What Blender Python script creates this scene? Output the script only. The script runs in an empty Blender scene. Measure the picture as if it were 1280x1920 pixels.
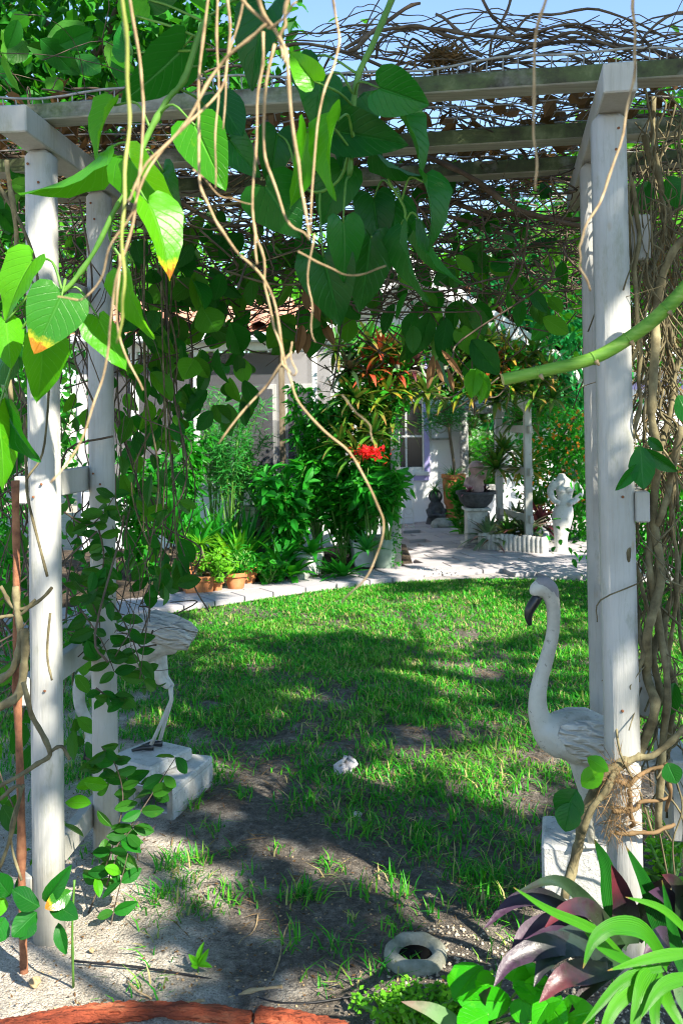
import bpy, bmesh, math, random
import numpy as np
from mathutils import Vector, Matrix

R = math.radians
random.seed(7)
rng = np.random.default_rng(11)
scene = bpy.context.scene
COL = scene.collection

# ------------------------------------------------------------------ camera
FPX, CX, CY, EYE, ROLL = 1700.0, 640.0, 781.0, 1.65, R(0.8)
cam_d = bpy.data.cameras.new('camera')
cam_d.sensor_fit = 'VERTICAL'
cam_d.sensor_height = 36.0
cam_d.sensor_width = 24.0
cam_d.lens = FPX * 36.0 / 1920.0
cam_d.shift_y = -(960.0 - CY) / 1920.0
cam_d.clip_start = 0.05
cam_d.clip_end = 500.0
cam_d.dof.use_dof = True
cam_d.dof.focus_distance = 3.6
cam_d.dof.aperture_fstop = 5.6
cam = bpy.data.objects.new('camera', cam_d)
COL.objects.link(cam)
cam.location = (0, 0, EYE)
cam.rotation_euler = (Matrix.Rotation(R(90), 3, 'X') @ Matrix.Rotation(-ROLL, 3, 'Z')).to_euler()
scene.camera = cam

# ------------------------------------------------------------------ sky and sun
SUN_AZ, SUN_EL = R(137), R(40)          # azimuth clockwise from +Y
TO_SUN = Vector((math.sin(SUN_AZ) * math.cos(SUN_EL), math.cos(SUN_AZ) * math.cos(SUN_EL), math.sin(SUN_EL)))
world = bpy.data.worlds.new('World')
scene.world = world
world.use_nodes = True
wn = world.node_tree.nodes
bg = wn['Background']
sky = wn.new('ShaderNodeTexSky')
sky.sky_type = 'NISHITA'
sky.sun_disc = False
sky.sun_elevation = SUN_EL
sky.sun_rotation = SUN_AZ
sky.ozone_density = 3.0
sky.air_density = 1.0
sky.dust_density = 0.1
world.node_tree.links.new(sky.outputs[0], bg.inputs[0])
bg.inputs[1].default_value = 0.118
sun_d = bpy.data.lights.new('sun', 'SUN')
sun_d.energy = 5.0
sun_d.angle = R(0.55)
sun_d.color = (1.0, 0.93, 0.80)
sun = bpy.data.objects.new('sun', sun_d)
COL.objects.link(sun)
sun.rotation_euler = (-TO_SUN).to_track_quat('-Z', 'Y').to_euler()
sun.location = (8, -8, 12)

# ------------------------------------------------------------------ exposure, render
vs = scene.view_settings
vs.view_transform = 'Standard'
vs.look = 'None'
vs.gamma = 1.0
vs.use_curve_mapping = False
vs.exposure = 1.58
scene.render.engine = 'CYCLES'
cy = scene.cycles
cy.use_denoising = True
cy.denoiser = 'OPENIMAGEDENOISE'
cy.denoising_input_passes = 'RGB_ALBEDO_NORMAL'
cy.denoising_prefilter = 'ACCURATE'
cy.filter_width = 1.05
cy.max_bounces = 7
cy.diffuse_bounces = 4
cy.glossy_bounces = 3
cy.transmission_bounces = 4
cy.transparent_max_bounces = 12
cy.sample_clamp_indirect = 6.0
cy.caustics_reflective = False
cy.caustics_refractive = False

# ------------------------------------------------------------------ placing by sight line (real depth d in metres)
_c, _s = math.cos(ROLL), math.sin(ROLL)
def P(px, py, d):
    u, w = px - CX, CY - py
    r = u * _c + w * _s
    h = -u * _s + w * _c
    return Vector((r * d / FPX, d, EYE + h * d / FPX))
def G(px, py, z=0.0):
    u, w = px - CX, CY - py
    h = -u * _s + w * _c
    d = -(EYE - z) * FPX / h
    v = P(px, py, d); v.z = z
    return v
def pxm(d):
    return FPX / d

# ------------------------------------------------------------------ object bookkeeping
W = {}
def _reg(o, M):
    W[o.name] = M
def thing(name, label, cat, loc=(0, 0, 0), group=None, kind=None, rotz=0.0):
    o = bpy.data.objects.new(name, None)
    o.empty_display_size = 0.1
    COL.objects.link(o)
    M = Matrix.Translation(Vector(loc)) @ Matrix.Rotation(rotz, 4, 'Z')
    o.matrix_basis = M
    _reg(o, M)
    tag(o, label, cat, group, kind)
    return o
def tag(o, label=None, cat=None, group=None, kind=None):
    if label: o['label'] = label
    if cat: o['category'] = cat
    if group: o['group'] = group
    if kind: o['kind'] = kind
    return o
ID4 = Matrix.Identity(4)
def link(name, me, mat=None, parent=None, M=ID4, local=False):
    """mesh object; M is a world matrix unless local"""
    o = bpy.data.objects.new(name, me)
    COL.objects.link(o)
    if mat is not None and len(me.materials) == 0:
        me.materials.append(mat)
    if parent is not None:
        o.parent = parent
        PW = W[parent.name]
        if local:
            Mw = PW @ M; o.matrix_basis = M
        else:
            Mw = M; o.matrix_basis = PW.inverted() @ M
    else:
        Mw = M; o.matrix_basis = M
    _reg(o, Mw)
    if mat is not None and me.materials[0] != mat:
        o.material_slots[0].link = 'OBJECT'
        o.material_slots[0].material = mat
    return o

# ------------------------------------------------------------------ mesh helpers
def mesh_np(name, V, F, uv=None, smooth=True):
    V = np.asarray(V, dtype=np.float32); F = np.asarray(F, dtype=np.int32)
    m, k = F.shape
    me = bpy.data.meshes.new(name)
    me.vertices.add(len(V)); me.vertices.foreach_set('co', V.ravel())
    me.loops.add(m * k); me.loops.foreach_set('vertex_index', F.ravel())
    me.polygons.add(m)
    me.polygons.foreach_set('loop_start', np.arange(0, m * k, k, dtype=np.int32))
    if uv is not None:
        l = me.uv_layers.new(name='UVMap')
        l.data.foreach_set('uv', np.asarray(uv, dtype=np.float32)[F.ravel()].ravel())
    me.update(calc_edges=True)
    me.validate()
    if smooth:
        me.polygons.foreach_set('use_smooth', np.ones(len(me.polygons), dtype=bool))
    return me

class MB:
    def __init__(s): s.v = []; s.f = []
    def add(s, V, F):
        b = len(s.v); s.v += [tuple(p) for p in V]; s.f += [tuple(i + b for i in q) for q in F]
    def box(s, c, size, M=None, bevel=0.0, jitter=0.0):
        x, y, z = size[0] / 2, size[1] / 2, size[2] / 2
        b = min(bevel, x * .9, y * .9, z * .9)
        if b <= 0:
            V = [Vector((i * x, j * y, k * z)) for i in (-1, 1) for j in (-1, 1) for k in (-1, 1)]
            F = [(0, 1, 3, 2), (4, 6, 7, 5), (0, 4, 5, 1), (2, 3, 7, 6), (0, 2, 6, 4), (1, 5, 7, 3)]
        else:
            V = []; idx = {}
            for i in (-1, 1):
                for j in (-1, 1):
                    for k in (-1, 1):
                        for a in range(3):
                            p = [i * (x - b), j * (y - b), k * (z - b)]
                            p[a] = (i * x, j * y, k * z)[a]
                            idx[(i, j, k, a)] = len(V); V.append(Vector(p))
            F = []
            for a in range(3):
                for sg in (-1, 1):
                    b1, b2 = (a + 1) % 3, (a + 2) % 3
                    q = []
                    for (u, w) in ((-1, -1), (1, -1), (1, 1), (-1, 1)):
                        t = [0, 0, 0]; t[a] = sg; t[b1] = u; t[b2] = w
                        q.append(idx[(t[0], t[1], t[2], a)])
                    F.append(q if sg > 0 else q[::-1])
            for a in range(3):
                b1, b2 = (a + 1) % 3, (a + 2) % 3
                for u in (-1, 1):
                    for w in (-1, 1):
                        t0 = [0, 0, 0]; t0[b1] = u; t0[b2] = w
                        t1 = list(t0); t0[a] = -1; t1[a] = 1
                        q = [idx[(*t0, b1)], idx[(*t1, b1)], idx[(*t1, b2)], idx[(*t0, b2)]]
                        F.append(q if u * w < 0 else q[::-1])
            for i in (-1, 1):
                for j in (-1, 1):
                    for k in (-1, 1):
                        q = [idx[(i, j, k, 0)], idx[(i, j, k, 1)], idx[(i, j, k, 2)]]
                        F.append(q if i * j * k > 0 else q[::-1])
        if jitter:
            V = [p + Vector((random.uniform(-1, 1), random.uniform(-1, 1), random.uniform(-1, 1))) * jitter for p in V]
        c = Vector(c)
        if M is not None: V = [M @ p for p in V]
        s.add([p + c for p in V], F)
        return s
    def beam(s, a, b, w, h, up=Vector((0, 0, 1)), bevel=0.004):
        a, b = Vector(a), Vector(b)
        y = (b - a).normalized(); x = y.cross(up).normalized(); z = x.cross(y)
        M = Matrix((x, y, z)).transposed()
        s.box((a + b) / 2, (w, (b - a).length, h), M, bevel)
        return s
    def tube(s, pts, rad, n=6, cap=True, ell=1.0):
        pts = [Vector(p) for p in pts]
        m = len(pts)
        if not hasattr(rad, '__len__'): rad = [rad] * m
        t = [(pts[min(i + 1, m - 1)] - pts[max(i - 1, 0)]) for i in range(m)]
        t = [q.normalized() if q.length > 1e-9 else Vector((0, 0, 1)) for q in t]
        ref = Vector((0, 0, 1)) if abs(t[0].z) < .9 else Vector((1, 0, 0))
        x = t[0].cross(ref).normalized()
        V = []
        for i in range(m):
            x = (x - t[i] * x.dot(t[i]))
            x = x.normalized() if x.length > 1e-6 else t[i].orthogonal().normalized()
            y = t[i].cross(x)
            for k in range(n):
                a = 2 * math.pi * k / n
                V.append(pts[i] + (x * math.cos(a) + y * math.sin(a) * ell) * rad[i])
        F = [(i * n + k, i * n + (k + 1) % n, (i + 1) * n + (k + 1) % n, (i + 1) * n + k) for i in range(m - 1) for k in range(n)]
        if cap: F += [tuple(range(n))[::-1], tuple(range((m - 1) * n, m * n))]
        s.add(V, F)
        return s
    def lathe(s, prof, c=(0, 0, 0), n=20, sx=1.0, sy=1.0, wob=0.0):
        c = Vector(c); m = len(prof); V = []
        for (r, z) in prof:
            for k in range(n):
                a = 2 * math.pi * k / n
                rr = r * (1 + wob * math.sin(3 * a + z * 9))
                V.append(c + Vector((rr * math.cos(a) * sx, rr * math.sin(a) * sy, z)))
        F = [(i * n + k, i * n + (k + 1) % n, (i + 1) * n + (k + 1) % n, (i + 1) * n + k) for i in range(m - 1) for k in range(n)]
        F += [tuple(range(n))[::-1], tuple(range((m - 1) * n, m * n))]
        s.add(V, F)
        return s
    def mesh(s, name, smooth=False, angle=None):
        me = bpy.data.meshes.new(name)
        me.from_pydata(s.v, [], s.f)
        me.update()
        if smooth:
            me.polygons.foreach_set('use_smooth', np.ones(len(me.polygons), dtype=bool))
            if angle:
                me.set_sharp_from_angle(angle=R(angle))
        return me

def catmull(pts, k=6):
    pts = [Vector(p) for p in pts]
    if len(pts) < 3: 
        return [pts[0].lerp(pts[-1], i / k) for i in range(k + 1)]
    Q = [pts[0] * 2 - pts[1]] + pts + [pts[-1] * 2 - pts[-2]]
    out = []
    for i in range(1, len(Q) - 2):
        a, b, c, d = Q[i - 1], Q[i], Q[i + 1], Q[i + 2]
        for j in range(k):
            t = j / k
            out.append(0.5 * ((2 * b) + (c - a) * t + (2 * a - 5 * b + 4 * c - d) * t * t + (3 * b - a - 3 * c + d) * t ** 3))
    out.append(pts[-1])
    return out
def stem_mesh(pts, r0, r1, n=6, k=5, wob=0.0, name='stem'):
    q = catmull(pts, k)
    if wob:
        ph = [random.uniform(0, 6.28) for _ in range(6)]; fq = [random.uniform(.25, .8) for _ in range(6)]
        q = [p + Vector([wob * 1.6 * (math.sin(i * fq[a] + ph[a]) + .6 * math.sin(i * fq[a + 3] * 1.7 + ph[a + 3])) for a in range(3)]) for i, p in enumerate(q)]
    m = len(q)
    rad = [(r0 + (r1 - r0) * i / (m - 1)) * random.uniform(.86, 1.12) * (1.22 if i % 7 == 3 else 1) for i in range(m)]
    return MB().tube(q, rad, n).mesh(name, True)

# ------------------------------------------------------------------ materials
MATS = {}
class NT:
    def __init__(s, name):
        s.m = bpy.data.materials.new(name); s.m.use_nodes = True
        s.t = s.m.node_tree; s.N = s.t.nodes; s.L = s.t.links
        s.p = s.N['Principled BSDF']; s.out = s.N['Material Output']
        MATS[name] = s.m
    def n(s, kind, **kw):
        o = s.N.new('ShaderNode' + kind)
        for k, v in kw.items():
            if k in o.inputs.keys(): o.inputs[k].default_value = v
            else: setattr(o, k, v)
        return o
    def l(s, a, b): s.L.new(a, b)
    def obj(s): return s.n('TexCoord').outputs['Object']
    def pos(s): return s.n('NewGeometry').outputs['Position']
    def noise(s, scale, detail=5, rough=.6, vec=None, dist=0.0):
        o = s.n('TexNoise'); o.inputs['Scale'].default_value = scale; o.inputs['Detail'].default_value = detail
        o.inputs['Roughness'].default_value = rough; o.inputs['Distortion'].default_value = dist
        if vec is not None: s.l(vec, o.inputs['Vector'])
        return o.outputs['Fac']
    def ramp(s, fac, stops, interp='LINEAR'):
        o = s.n('ValToRGB'); o.color_ramp.interpolation = interp
        e = o.color_ramp.elements
        while len(e) < len(stops): e.new(0.5)
        for i, (p, c) in enumerate(stops):
            e[i].position = p
            e[i].color = (c[0], c[1], c[2], 1) if hasattr(c, '__len__') else (c, c, c, 1)
        s.l(fac, o.inputs['Fac'])
        return o.outputs['Color']
    def mix(s, fac, a, b, blend='MIX'):
        o = s.n('Mix', data_type='RGBA', blend_type=blend)
        for sock, v in ((o.inputs[0], fac), (o.inputs[6], a), (o.inputs[7], b)):
            if isinstance(v, (int, float)): sock.default_value = v
            elif hasattr(v, '__len__'): sock.default_value = (v[0], v[1], v[2], 1)
            else: s.l(v, sock)
        return o.outputs[2]
    def math(s, op, a, b=0.0, clamp=False):
        o = s.n('Math', operation=op); o.use_clamp = clamp
        for i, v in enumerate((a, b)):
            if isinstance(v, (int, float)): o.inputs[i].default_value = v
            else: s.l(v, o.inputs[i])
        return o.outputs[0]
    def scale(s, vec, sc):
        o = s.n('Mapping'); o.inputs['Scale'].default_value = sc; s.l(vec, o.inputs['Vector']); return o.outputs[0]
    def bump(s, h, strength=.3, dist=.01):
        o = s.n('Bump'); o.inputs['Strength'].default_value = strength; o.inputs['Distance'].default_value = dist
        s.l(h, o.inputs['Height']); s.l(o.outputs[0], s.p.inputs['Normal'])
        return o.outputs[0]
    def col(s, c):
        if hasattr(c, '__len__'): s.p.inputs['Base Color'].default_value = (c[0], c[1], c[2], 1)
        else: s.l(c, s.p.inputs['Base Color'])
    def rough(s, v, spec=None):
        if isinstance(v, (int, float)): s.p.inputs['Roughness'].default_value = v
        else: s.l(v, s.p.inputs['Roughness'])
        if spec is not None: s.p.inputs['Specular IOR Level'].default_value = spec

def leaf_mat(name, dark, light, under=None, trans=.35, rough=.38, vein=.35, burnt=0.0, island=True, hue=.0, spec=.22, burn_at=.86):
    t = NT(name)
    rnd = t.n('NewGeometry').outputs['Random Per Island'] if island else t.n('ObjectInfo').outputs['Random']
    pos = t.pos()
    nz = t.noise(3.0, 3, .6, pos)
    f = t.math('ADD', t.math('MULTIPLY', rnd, .75), t.math('MULTIPLY', t.math('SUBTRACT', nz, .35), .6), True)
    c = t.mix(f, dark, light)
    c = t.mix(t.ramp(t.noise(38, 5, .7, pos), [(.60, 0), (.74, .5)]), c, [min(1, light[0] * 1.8 + .02), light[1] * 1.05, light[2]])
    if vein: c = t.mix(t.ramp(t.noise(17, 6, .75, pos), [(.70, 0), (.74, .75)]), c, (.16, .11, .025))
    uvn = t.n('TexCoord').outputs['UV']
    sep = t.n('SeparateXYZ'); t.l(uvn, sep.inputs[0])
    au = t.math('ABSOLUTE', t.math('SUBTRACT', sep.outputs[0], .5))
    if vein:
        mid = t.math('SUBTRACT', 1.0, t.math('MULTIPLY', au, 28.0), True)
        side = t.math('SINE', t.math('MULTIPLY', t.math('SUBTRACT', sep.outputs[1], t.math('MULTIPLY', au, .75)), 46.0))
        side = t.math('MULTIPLY', t.math('SUBTRACT', side, .86, True), 3.2, True)
        v = t.math('MAXIMUM', mid, t.math('MULTIPLY', side, .55))
        c = t.mix(t.math('MULTIPLY', v, vein), c, [min(1, x * 1.3 + .05) for x in light])
        b = t.n('Bump'); b.inputs['Strength'].default_value = .55; b.inputs['Distance'].default_value = .006
        b.invert = True
        t.l(t.math('ADD', v, t.math('MULTIPLY', t.noise(60, 2, .5, pos), .3)), b.inputs['Height']); t.l(b.outputs[0], t.p.inputs['Normal'])
    if burnt:
        edge = t.math('ADD', sep.outputs[1], t.math('MULTIPLY', t.math('SUBTRACT', t.noise(34, 6, .75, pos), .5), .55))
        e1 = t.math('MULTIPLY', t.math('SUBTRACT', edge, burn_at, True), 30.0, True)
        e0 = t.math('MULTIPLY', t.math('SUBTRACT', edge, burn_at - .12, True), 7.0, True)
        c = t.mix(t.math('MULTIPLY', e0, burnt), c, (.55, .50, .03))
        c = t.mix(t.math('MULTIPLY', e1, burnt), c, (.42, .13, .02))
    t.col(c); t.rough(rough, spec)
    if trans:
        tr = t.n('BsdfTranslucent')
        tc = t.mix(.55, c, under or [min(1, light[0] * 2.2 + .03), min(1, light[1] * 1.7 + .05), light[2] * .8])
        t.l(tc, tr.inputs['Color'])
        mx = t.n('MixShader'); mx.inputs[0].default_value = trans
        t.l(t.p.outputs[0], mx.inputs[1]); t.l(tr.outputs[0], mx.inputs[2]); t.l(mx.outputs[0], t.out.inputs['Surface'])
    return t.m

def simple(name, stops, scale=8, rough=.8, bump=.3, bscale=None, bdist=.01, detail=6, spec=.3, coords='obj', stretch=None, rnd=0.0):
    t = NT(name)
    v = t.obj() if coords == 'obj' else t.pos()
    if stretch: v = t.scale(v, stretch)
    c = t.ramp(t.noise(scale, detail, .62, v), stops)
    if rnd:
        o = t.n('ObjectInfo').outputs['Random']
        hs = t.n('HueSaturation'); t.l(c, hs.inputs['Color'])
        t.l(t.math('ADD', 1 - rnd / 2, t.math('MULTIPLY', o, rnd)), hs.inputs['Value']); c = hs.outputs[0]
    t.col(c); t.rough(rough, spec)
    if bump: t.bump(t.noise(bscale or scale * 4, 5, .6, v), bump, bdist)
    return t.m

def white_wood(name, moss=0.0, tone=(.47, .465, .44)):
    t = NT(name)
    o = t.pos()
    grain = t.noise(14, 6, .65, t.scale(o, (6, 6, .35)))
    big = t.noise(2.3, 5, .6, o)
    fine = t.noise(60, 3, .6, t.scale(o, (1, 1, .15)))
    c = t.mix(t.ramp(big, [(.38, 0), (.62, 1)]), tone, (.36, .355, .32))
    c = t.mix(t.ramp(grain, [(.50, 0), (.80, .6)]), c, (.29, .275, .23))
    c = t.mix(t.ramp(t.noise(5.5, 6, .7, t.scale(o, (3, 3, 1))), [(.56, 0), (.70, .7)]), c, (.26, .27, .20))
    c = t.mix(t.ramp(t.noise(30, 5, .75, t.scale(o, (2, 2, .12))), [(.66, 0), (.74, .6)]), c, (.24, .21, .165))
    sz = t.n('SeparateXYZ'); t.l(o, sz.inputs[0])
    foot = t.math('MULTIPLY', t.math('SUBTRACT', .55, t.math('ADD', sz.outputs[2], t.math('MULTIPLY', t.noise(6, 5, .7, o), .5)), True), 2.2, True)
    c = t.mix(foot, c, (.20, .18, .13))
    ring = t.n('TexVoronoi'); ring.inputs['Scale'].default_value = 3.1; t.l(t.scale(o, (2.2, 2.2, 1)), ring.inputs['Vector'])
    c = t.mix(t.ramp(ring.outputs['Distance'], [(.035, .55), (.075, 0)]), c, (.34, .25, .14))
    if moss:
        mz = t.noise(3.2, 6, .7, o)
        c = t.mix(t.math('MULTIPLY', t.ramp(mz, [(.36, 0), (.60, 1)]), moss), c, (.12, .13, .09))
        c = t.mix(t.math('MULTIPLY', t.ramp(t.noise(5, 5, .7, o), [(.47, 0), (.66, 1)]), moss * .7), c, (.14, .22, .06))
    t.col(c); t.rough(.72, .3)
    t.bump(t.math('ADD', t.math('MULTIPLY', grain, .8), t.math('MULTIPLY', fine, .35)), .45, .006)
    return t.m

# ------------------------------------------------------------------ material set
def beam_wood(name, moss=1.15):
    t = NT(name); o = t.pos()
    grain = t.noise(12, 6, .65, t.scale(o, (.5, 7, 7)))
    c = t.mix(t.ramp(grain, [(.40, 0), (.75, .7)]), (.52, .51, .46), (.24, .23, .19))
    geo = t.n('NewGeometry'); sx = t.n('SeparateXYZ'); t.l(geo.outputs['Normal'], sx.inputs[0])
    side = t.math('SUBTRACT', 1.0, t.math('MULTIPLY', t.math('MULTIPLY', sx.outputs[2], -1.0, True), .75), True)
    m = t.math('MULTIPLY', t.math('MULTIPLY', t.ramp(t.noise(2.6, 6, .7, o), [(.30, .25), (.58, 1)]), moss), side)
    c = t.mix(m, c, t.ramp(t.noise(9, 5, .7, o), [(.35, (.045, .042, .03)), (.55, (.085, .11, .045)), (.75, (.20, .23, .12))]))
    t.col(c); t.rough(.8, .25)
    t.bump(grain, .5, .006)
    return t.m
M_POST = white_wood('white_painted_post')
M_BEAM = beam_wood('mossy_white_beam')
M_DARKBEAM = beam_wood('dark_mossy_beam', 1.5)
M_WHITE = simple('white_paint', [(.3, (.62, .62, .60)), (.6, (.80, .80, .78)), (.8, (.72, .72, .70))], 4, .6, .15, 40, .003, coords='pos')
M_STUCCO = simple('white_stucco', [(.3, (.78, .80, .83)), (.55, (.86, .87, .88)), (.8, (.82, .83, .85))], 2.0, .85, .5, 45, .01, coords='pos')
M_LAV = simple('lavender_paint', [(.3, (.40, .36, .72)), (.7, (.50, .46, .80))], 3, .6, .1, coords='pos')
M_TILE = simple('terracotta_roof_tile', [(.25, (.36, .15, .09)), (.5, (.50, .24, .16)), (.75, (.60, .36, .27))], 6, .85, .3, 30, coords='pos', rnd=.35)
M_TERRA = simple('terracotta_pot', [(.28, (.30, .11, .045)), (.5, (.48, .18, .065)), (.74, (.55, .27, .13))], 9, .82, .25, 50, .004, rnd=.3)
M_CONC_OLD = simple('white_concrete', [(.25, (.46, .45, .42)), (.45, (.54, .53, .50)), (.7, (.62, .61, .58))], 7, .9, .6, 70, .006)
M_CONC_RAW = simple('raw_concrete', [(.3, (.22, .20, .17)), (.6, (.36, .33, .28))], 14, .95, .8, 80, .008)
M_STATUE_OLD = simple('cream_painted_statue', [(.24, (.30, .285, .24)), (.44, (.47, .455, .395)), (.75, (.56, .545, .49))], 7, .55, .22, 42, .004, coords='obj')
M_STATUE_GREY = simple('weathered_statue', [(.25, (.24, .23, .20)), (.5, (.48, .46, .42)), (.75, (.62, .61, .56))], 13, .85, .45, 90, .005)
def aged(name, a, b, c, grime=(.13, .12, .08), rough=.7, bump=.35):
    t = NT(name); o = t.obj(); w = t.pos()
    col = t.ramp(t.noise(6, 6, .65, o), [(.25, a), (.48, b), (.75, c)])
    col = t.mix(t.ramp(t.noise(9, 7, .75, t.scale(o, (1.6, 1.6, .6))), [(.54, 0), (.70, .65)]), col, grime)
    col = t.mix(t.ramp(t.noise(55, 5, .7, o), [(.60, 0), (.67, .7)]), col, [x * .45 for x in a])
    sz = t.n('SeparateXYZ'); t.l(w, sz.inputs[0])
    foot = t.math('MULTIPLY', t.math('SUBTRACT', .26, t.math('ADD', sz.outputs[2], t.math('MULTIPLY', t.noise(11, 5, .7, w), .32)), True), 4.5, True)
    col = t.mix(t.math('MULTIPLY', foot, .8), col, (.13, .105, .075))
    t.col(col); t.rough(rough, .3)
    t.bump(t.math('ADD', t.noise(26, 6, .7, o), t.math('MULTIPLY', t.noise(95, 4, .7, o), .6)), bump, .008)
    return t.m
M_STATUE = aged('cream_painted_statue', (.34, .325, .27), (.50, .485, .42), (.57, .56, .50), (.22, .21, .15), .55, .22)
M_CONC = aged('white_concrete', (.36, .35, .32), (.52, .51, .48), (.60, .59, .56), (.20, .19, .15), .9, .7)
M_HEADGREY = simple('grey_worn_paint', [(.3, (.20, .19, .20)), (.7, (.30, .29, .30))], 20, .6, .2, 60, .002)
M_BEAK = simple('black_beak_paint', [(.3, (.012, .012, .013)), (.7, (.03, .03, .032))], 18, .3, .1, 60, .002, spec=.5)
M_BARK = simple('bark', [(.28, (.05, .035, .022)), (.5, (.13, .10, .065)), (.72, (.22, .18, .12))], 16, .9, .6, 50, .008, stretch=(1, 1, .3))
M_VINE = simple('woody_vine', [(.28, (.055, .045, .022)), (.5, (.145, .12, .062)), (.72, (.26, .225, .12))], 20, .85, .5, 70, .004, coords='pos', rnd=.4)
M_TWIG = simple('grey_brown_twig', [(.3, (.045, .032, .022)), (.5, (.10, .075, .052)), (.75, (.17, .135, .10))], 12, .9, .2, 60, .003, coords='pos')
M_ROOT = simple('tan_aerial_root', [(.3, (.19, .125, .065)), (.5, (.37, .26, .135)), (.75, (.50, .385, .225))], 40, .7, .25, 80, .002, coords='pos', rnd=.25)
M_ROOTGREEN = simple('olive_green_root', [(.3, (.19, .22, .04)), (.7, (.34, .35, .09))], 9, .55, .15, 60, .002, coords='pos')
M_CANE = simple('green_cane', [(.25, (.05, .15, .015)), (.42, (.11, .27, .025)), (.58, (.18, .36, .045)), (.75, (.32, .44, .12))], 16, .5, .35, 60, .004, stretch=(.35, 3, 3))
M_CUT = simple('cut_cane_end', [(.3, (.30, .30, .08)), (.7, (.5, .46, .18))], 20, .8)
M_STEMG = simple('green_stem', [(.3, (.05, .15, .02)), (.7, (.15, .32, .05))], 8, .5, .1, coords='pos')
M_RUST = simple('rusty_iron', [(.3, (.11, .045, .025)), (.5, (.24, .10, .05)), (.75, (.34, .16, .08))], 30, .9, .6, 90, .004)
M_WIRE = simple('galvanised_wire', [(.3, (.22, .21, .19)), (.7, (.42, .41, .38))], 20, .6, .1)
M_DEAD = leaf_mat('dead_brown_leaf', (.045, .026, .013), (.22, .12, .05), trans=.15, rough=.8, vein=.2, spec=.2)
M_STRAW = leaf_mat('straw_fibre', (.10, .06, .028), (.30, .20, .10), trans=.2, rough=.85, vein=0, spec=.2)
M_WELL = simple('near_black_well', [(.3, (.006, .006, .006)), (.7, (.012, .012, .011))], 10, .9, .1, spec=.1)
M_BLACK = simple('black_plastic', [(.3, (.010, .010, .011)), (.7, (.022, .022, .024))], 10, .45, .1)
M_REDLOG = simple('red_painted_edging', [(.25, (.10, .028, .014)), (.42, (.22, .045, .02)), (.58, (.34, .075, .03)), (.75, (.42, .17, .085))], 9, .88, 1.0, 26, .03, coords='pos', stretch=(.6, 2.2, 2.2))
M_RING = simple('mossy_stone_ring', [(.25, (.14, .15, .10)), (.5, (.27, .27, .21)), (.75, (.40, .40, .34))], 18, .95, .7, 90, .006)
M_STONE = simple('grey_stone', [(.25, (.12, .12, .11)), (.5, (.26, .27, .24)), (.75, (.38, .38, .34))], 8, .9, .8, 30, .015, rnd=.4)
M_SHELL = simple('pale_shell', [(.3, (.50, .42, .40)), (.6, (.72, .66, .64))], 12, .6, .5, 40, .005)
M_SOIL = simple('dark_mulch', [(.3, (.018, .013, .009)), (.5, (.055, .038, .024)), (.72, (.13, .09, .055))], 16, .95, .9, 40, .03, coords='pos')
M_SILVER = simple('silver_ornate_frame', [(.3, (.10, .10, .10)), (.5, (.30, .30, .29)), (.7, (.52, .51, .50))], 22, .45, .9, 55, .03, coords='pos')
M_DARKSTONE = simple('dark_stone', [(.3, (.03, .032, .036)), (.7, (.10, .105, .115))], 14, .8, .5, 40, .01)
M_PINK = simple('pink_stone_figure', [(.3, (.34, .21, .20)), (.6, (.56, .38, .36)), (.8, (.66, .52, .48))], 9, .8, .4, 40, .006)
M_SAGE = simple('sage_glazed_pot', [(.3, (.16, .23, .18)), (.6, (.28, .36, .29)), (.8, (.36, .43, .36))], 5, .3, .1, 30, .003, spec=.5)
M_WHITEPOT = simple('white_pot', [(.3, (.52, .53, .50)), (.6, (.70, .70, .67))], 5, .55, .15, 30, .003)
M_GUTTER = simple('grey_gutter', [(.3, (.50, .53, .58)), (.7, (.60, .62, .66))], 4, .5, .05, coords='pos')
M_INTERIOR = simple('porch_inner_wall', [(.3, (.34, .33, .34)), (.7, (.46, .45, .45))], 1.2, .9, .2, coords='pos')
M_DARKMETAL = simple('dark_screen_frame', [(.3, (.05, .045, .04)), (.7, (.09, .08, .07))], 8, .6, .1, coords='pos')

def glass_mat():
    t = NT('window_glass'); t.col((.02, .024, .032)); t.rough(.12, .35)
    return t.m
M_GLASS = glass_mat()
def mirror_mat():
    t = NT('mirror_glass'); t.col((.88, .9, .88)); t.p.inputs['Metallic'].default_value = 1; t.rough(.03)
    return t.m
M_MIRROR = mirror_mat()
def screen_mat():
    t = NT('insect_screen'); t.col((.10, .10, .11)); t.rough(.7, .2)
    tr = t.n('BsdfTransparent'); mx = t.n('MixShader'); mx.inputs[0].default_value = .34
    t.l(tr.outputs[0], mx.inputs[1]); t.l(t.p.outputs[0], mx.inputs[2]); t.l(mx.outputs[0], t.out.inputs['Surface'])
    return t.m
M_SCREEN = screen_mat()
def curtain_mat():
    t = NT('pale_blind'); o = t.pos(); 
    w = t.n('TexWave'); w.inputs['Scale'].default_value = 9; w.inputs['Distortion'].default_value = 1; t.l(o, w.inputs['Vector'])
    t.col(t.ramp(w.outputs['Fac'], [(.2, (.10, .10, .12)), (.8, (.26, .26, .28))])); t.rough(.9)
    return t.m
M_BLIND = curtain_mat()

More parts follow.
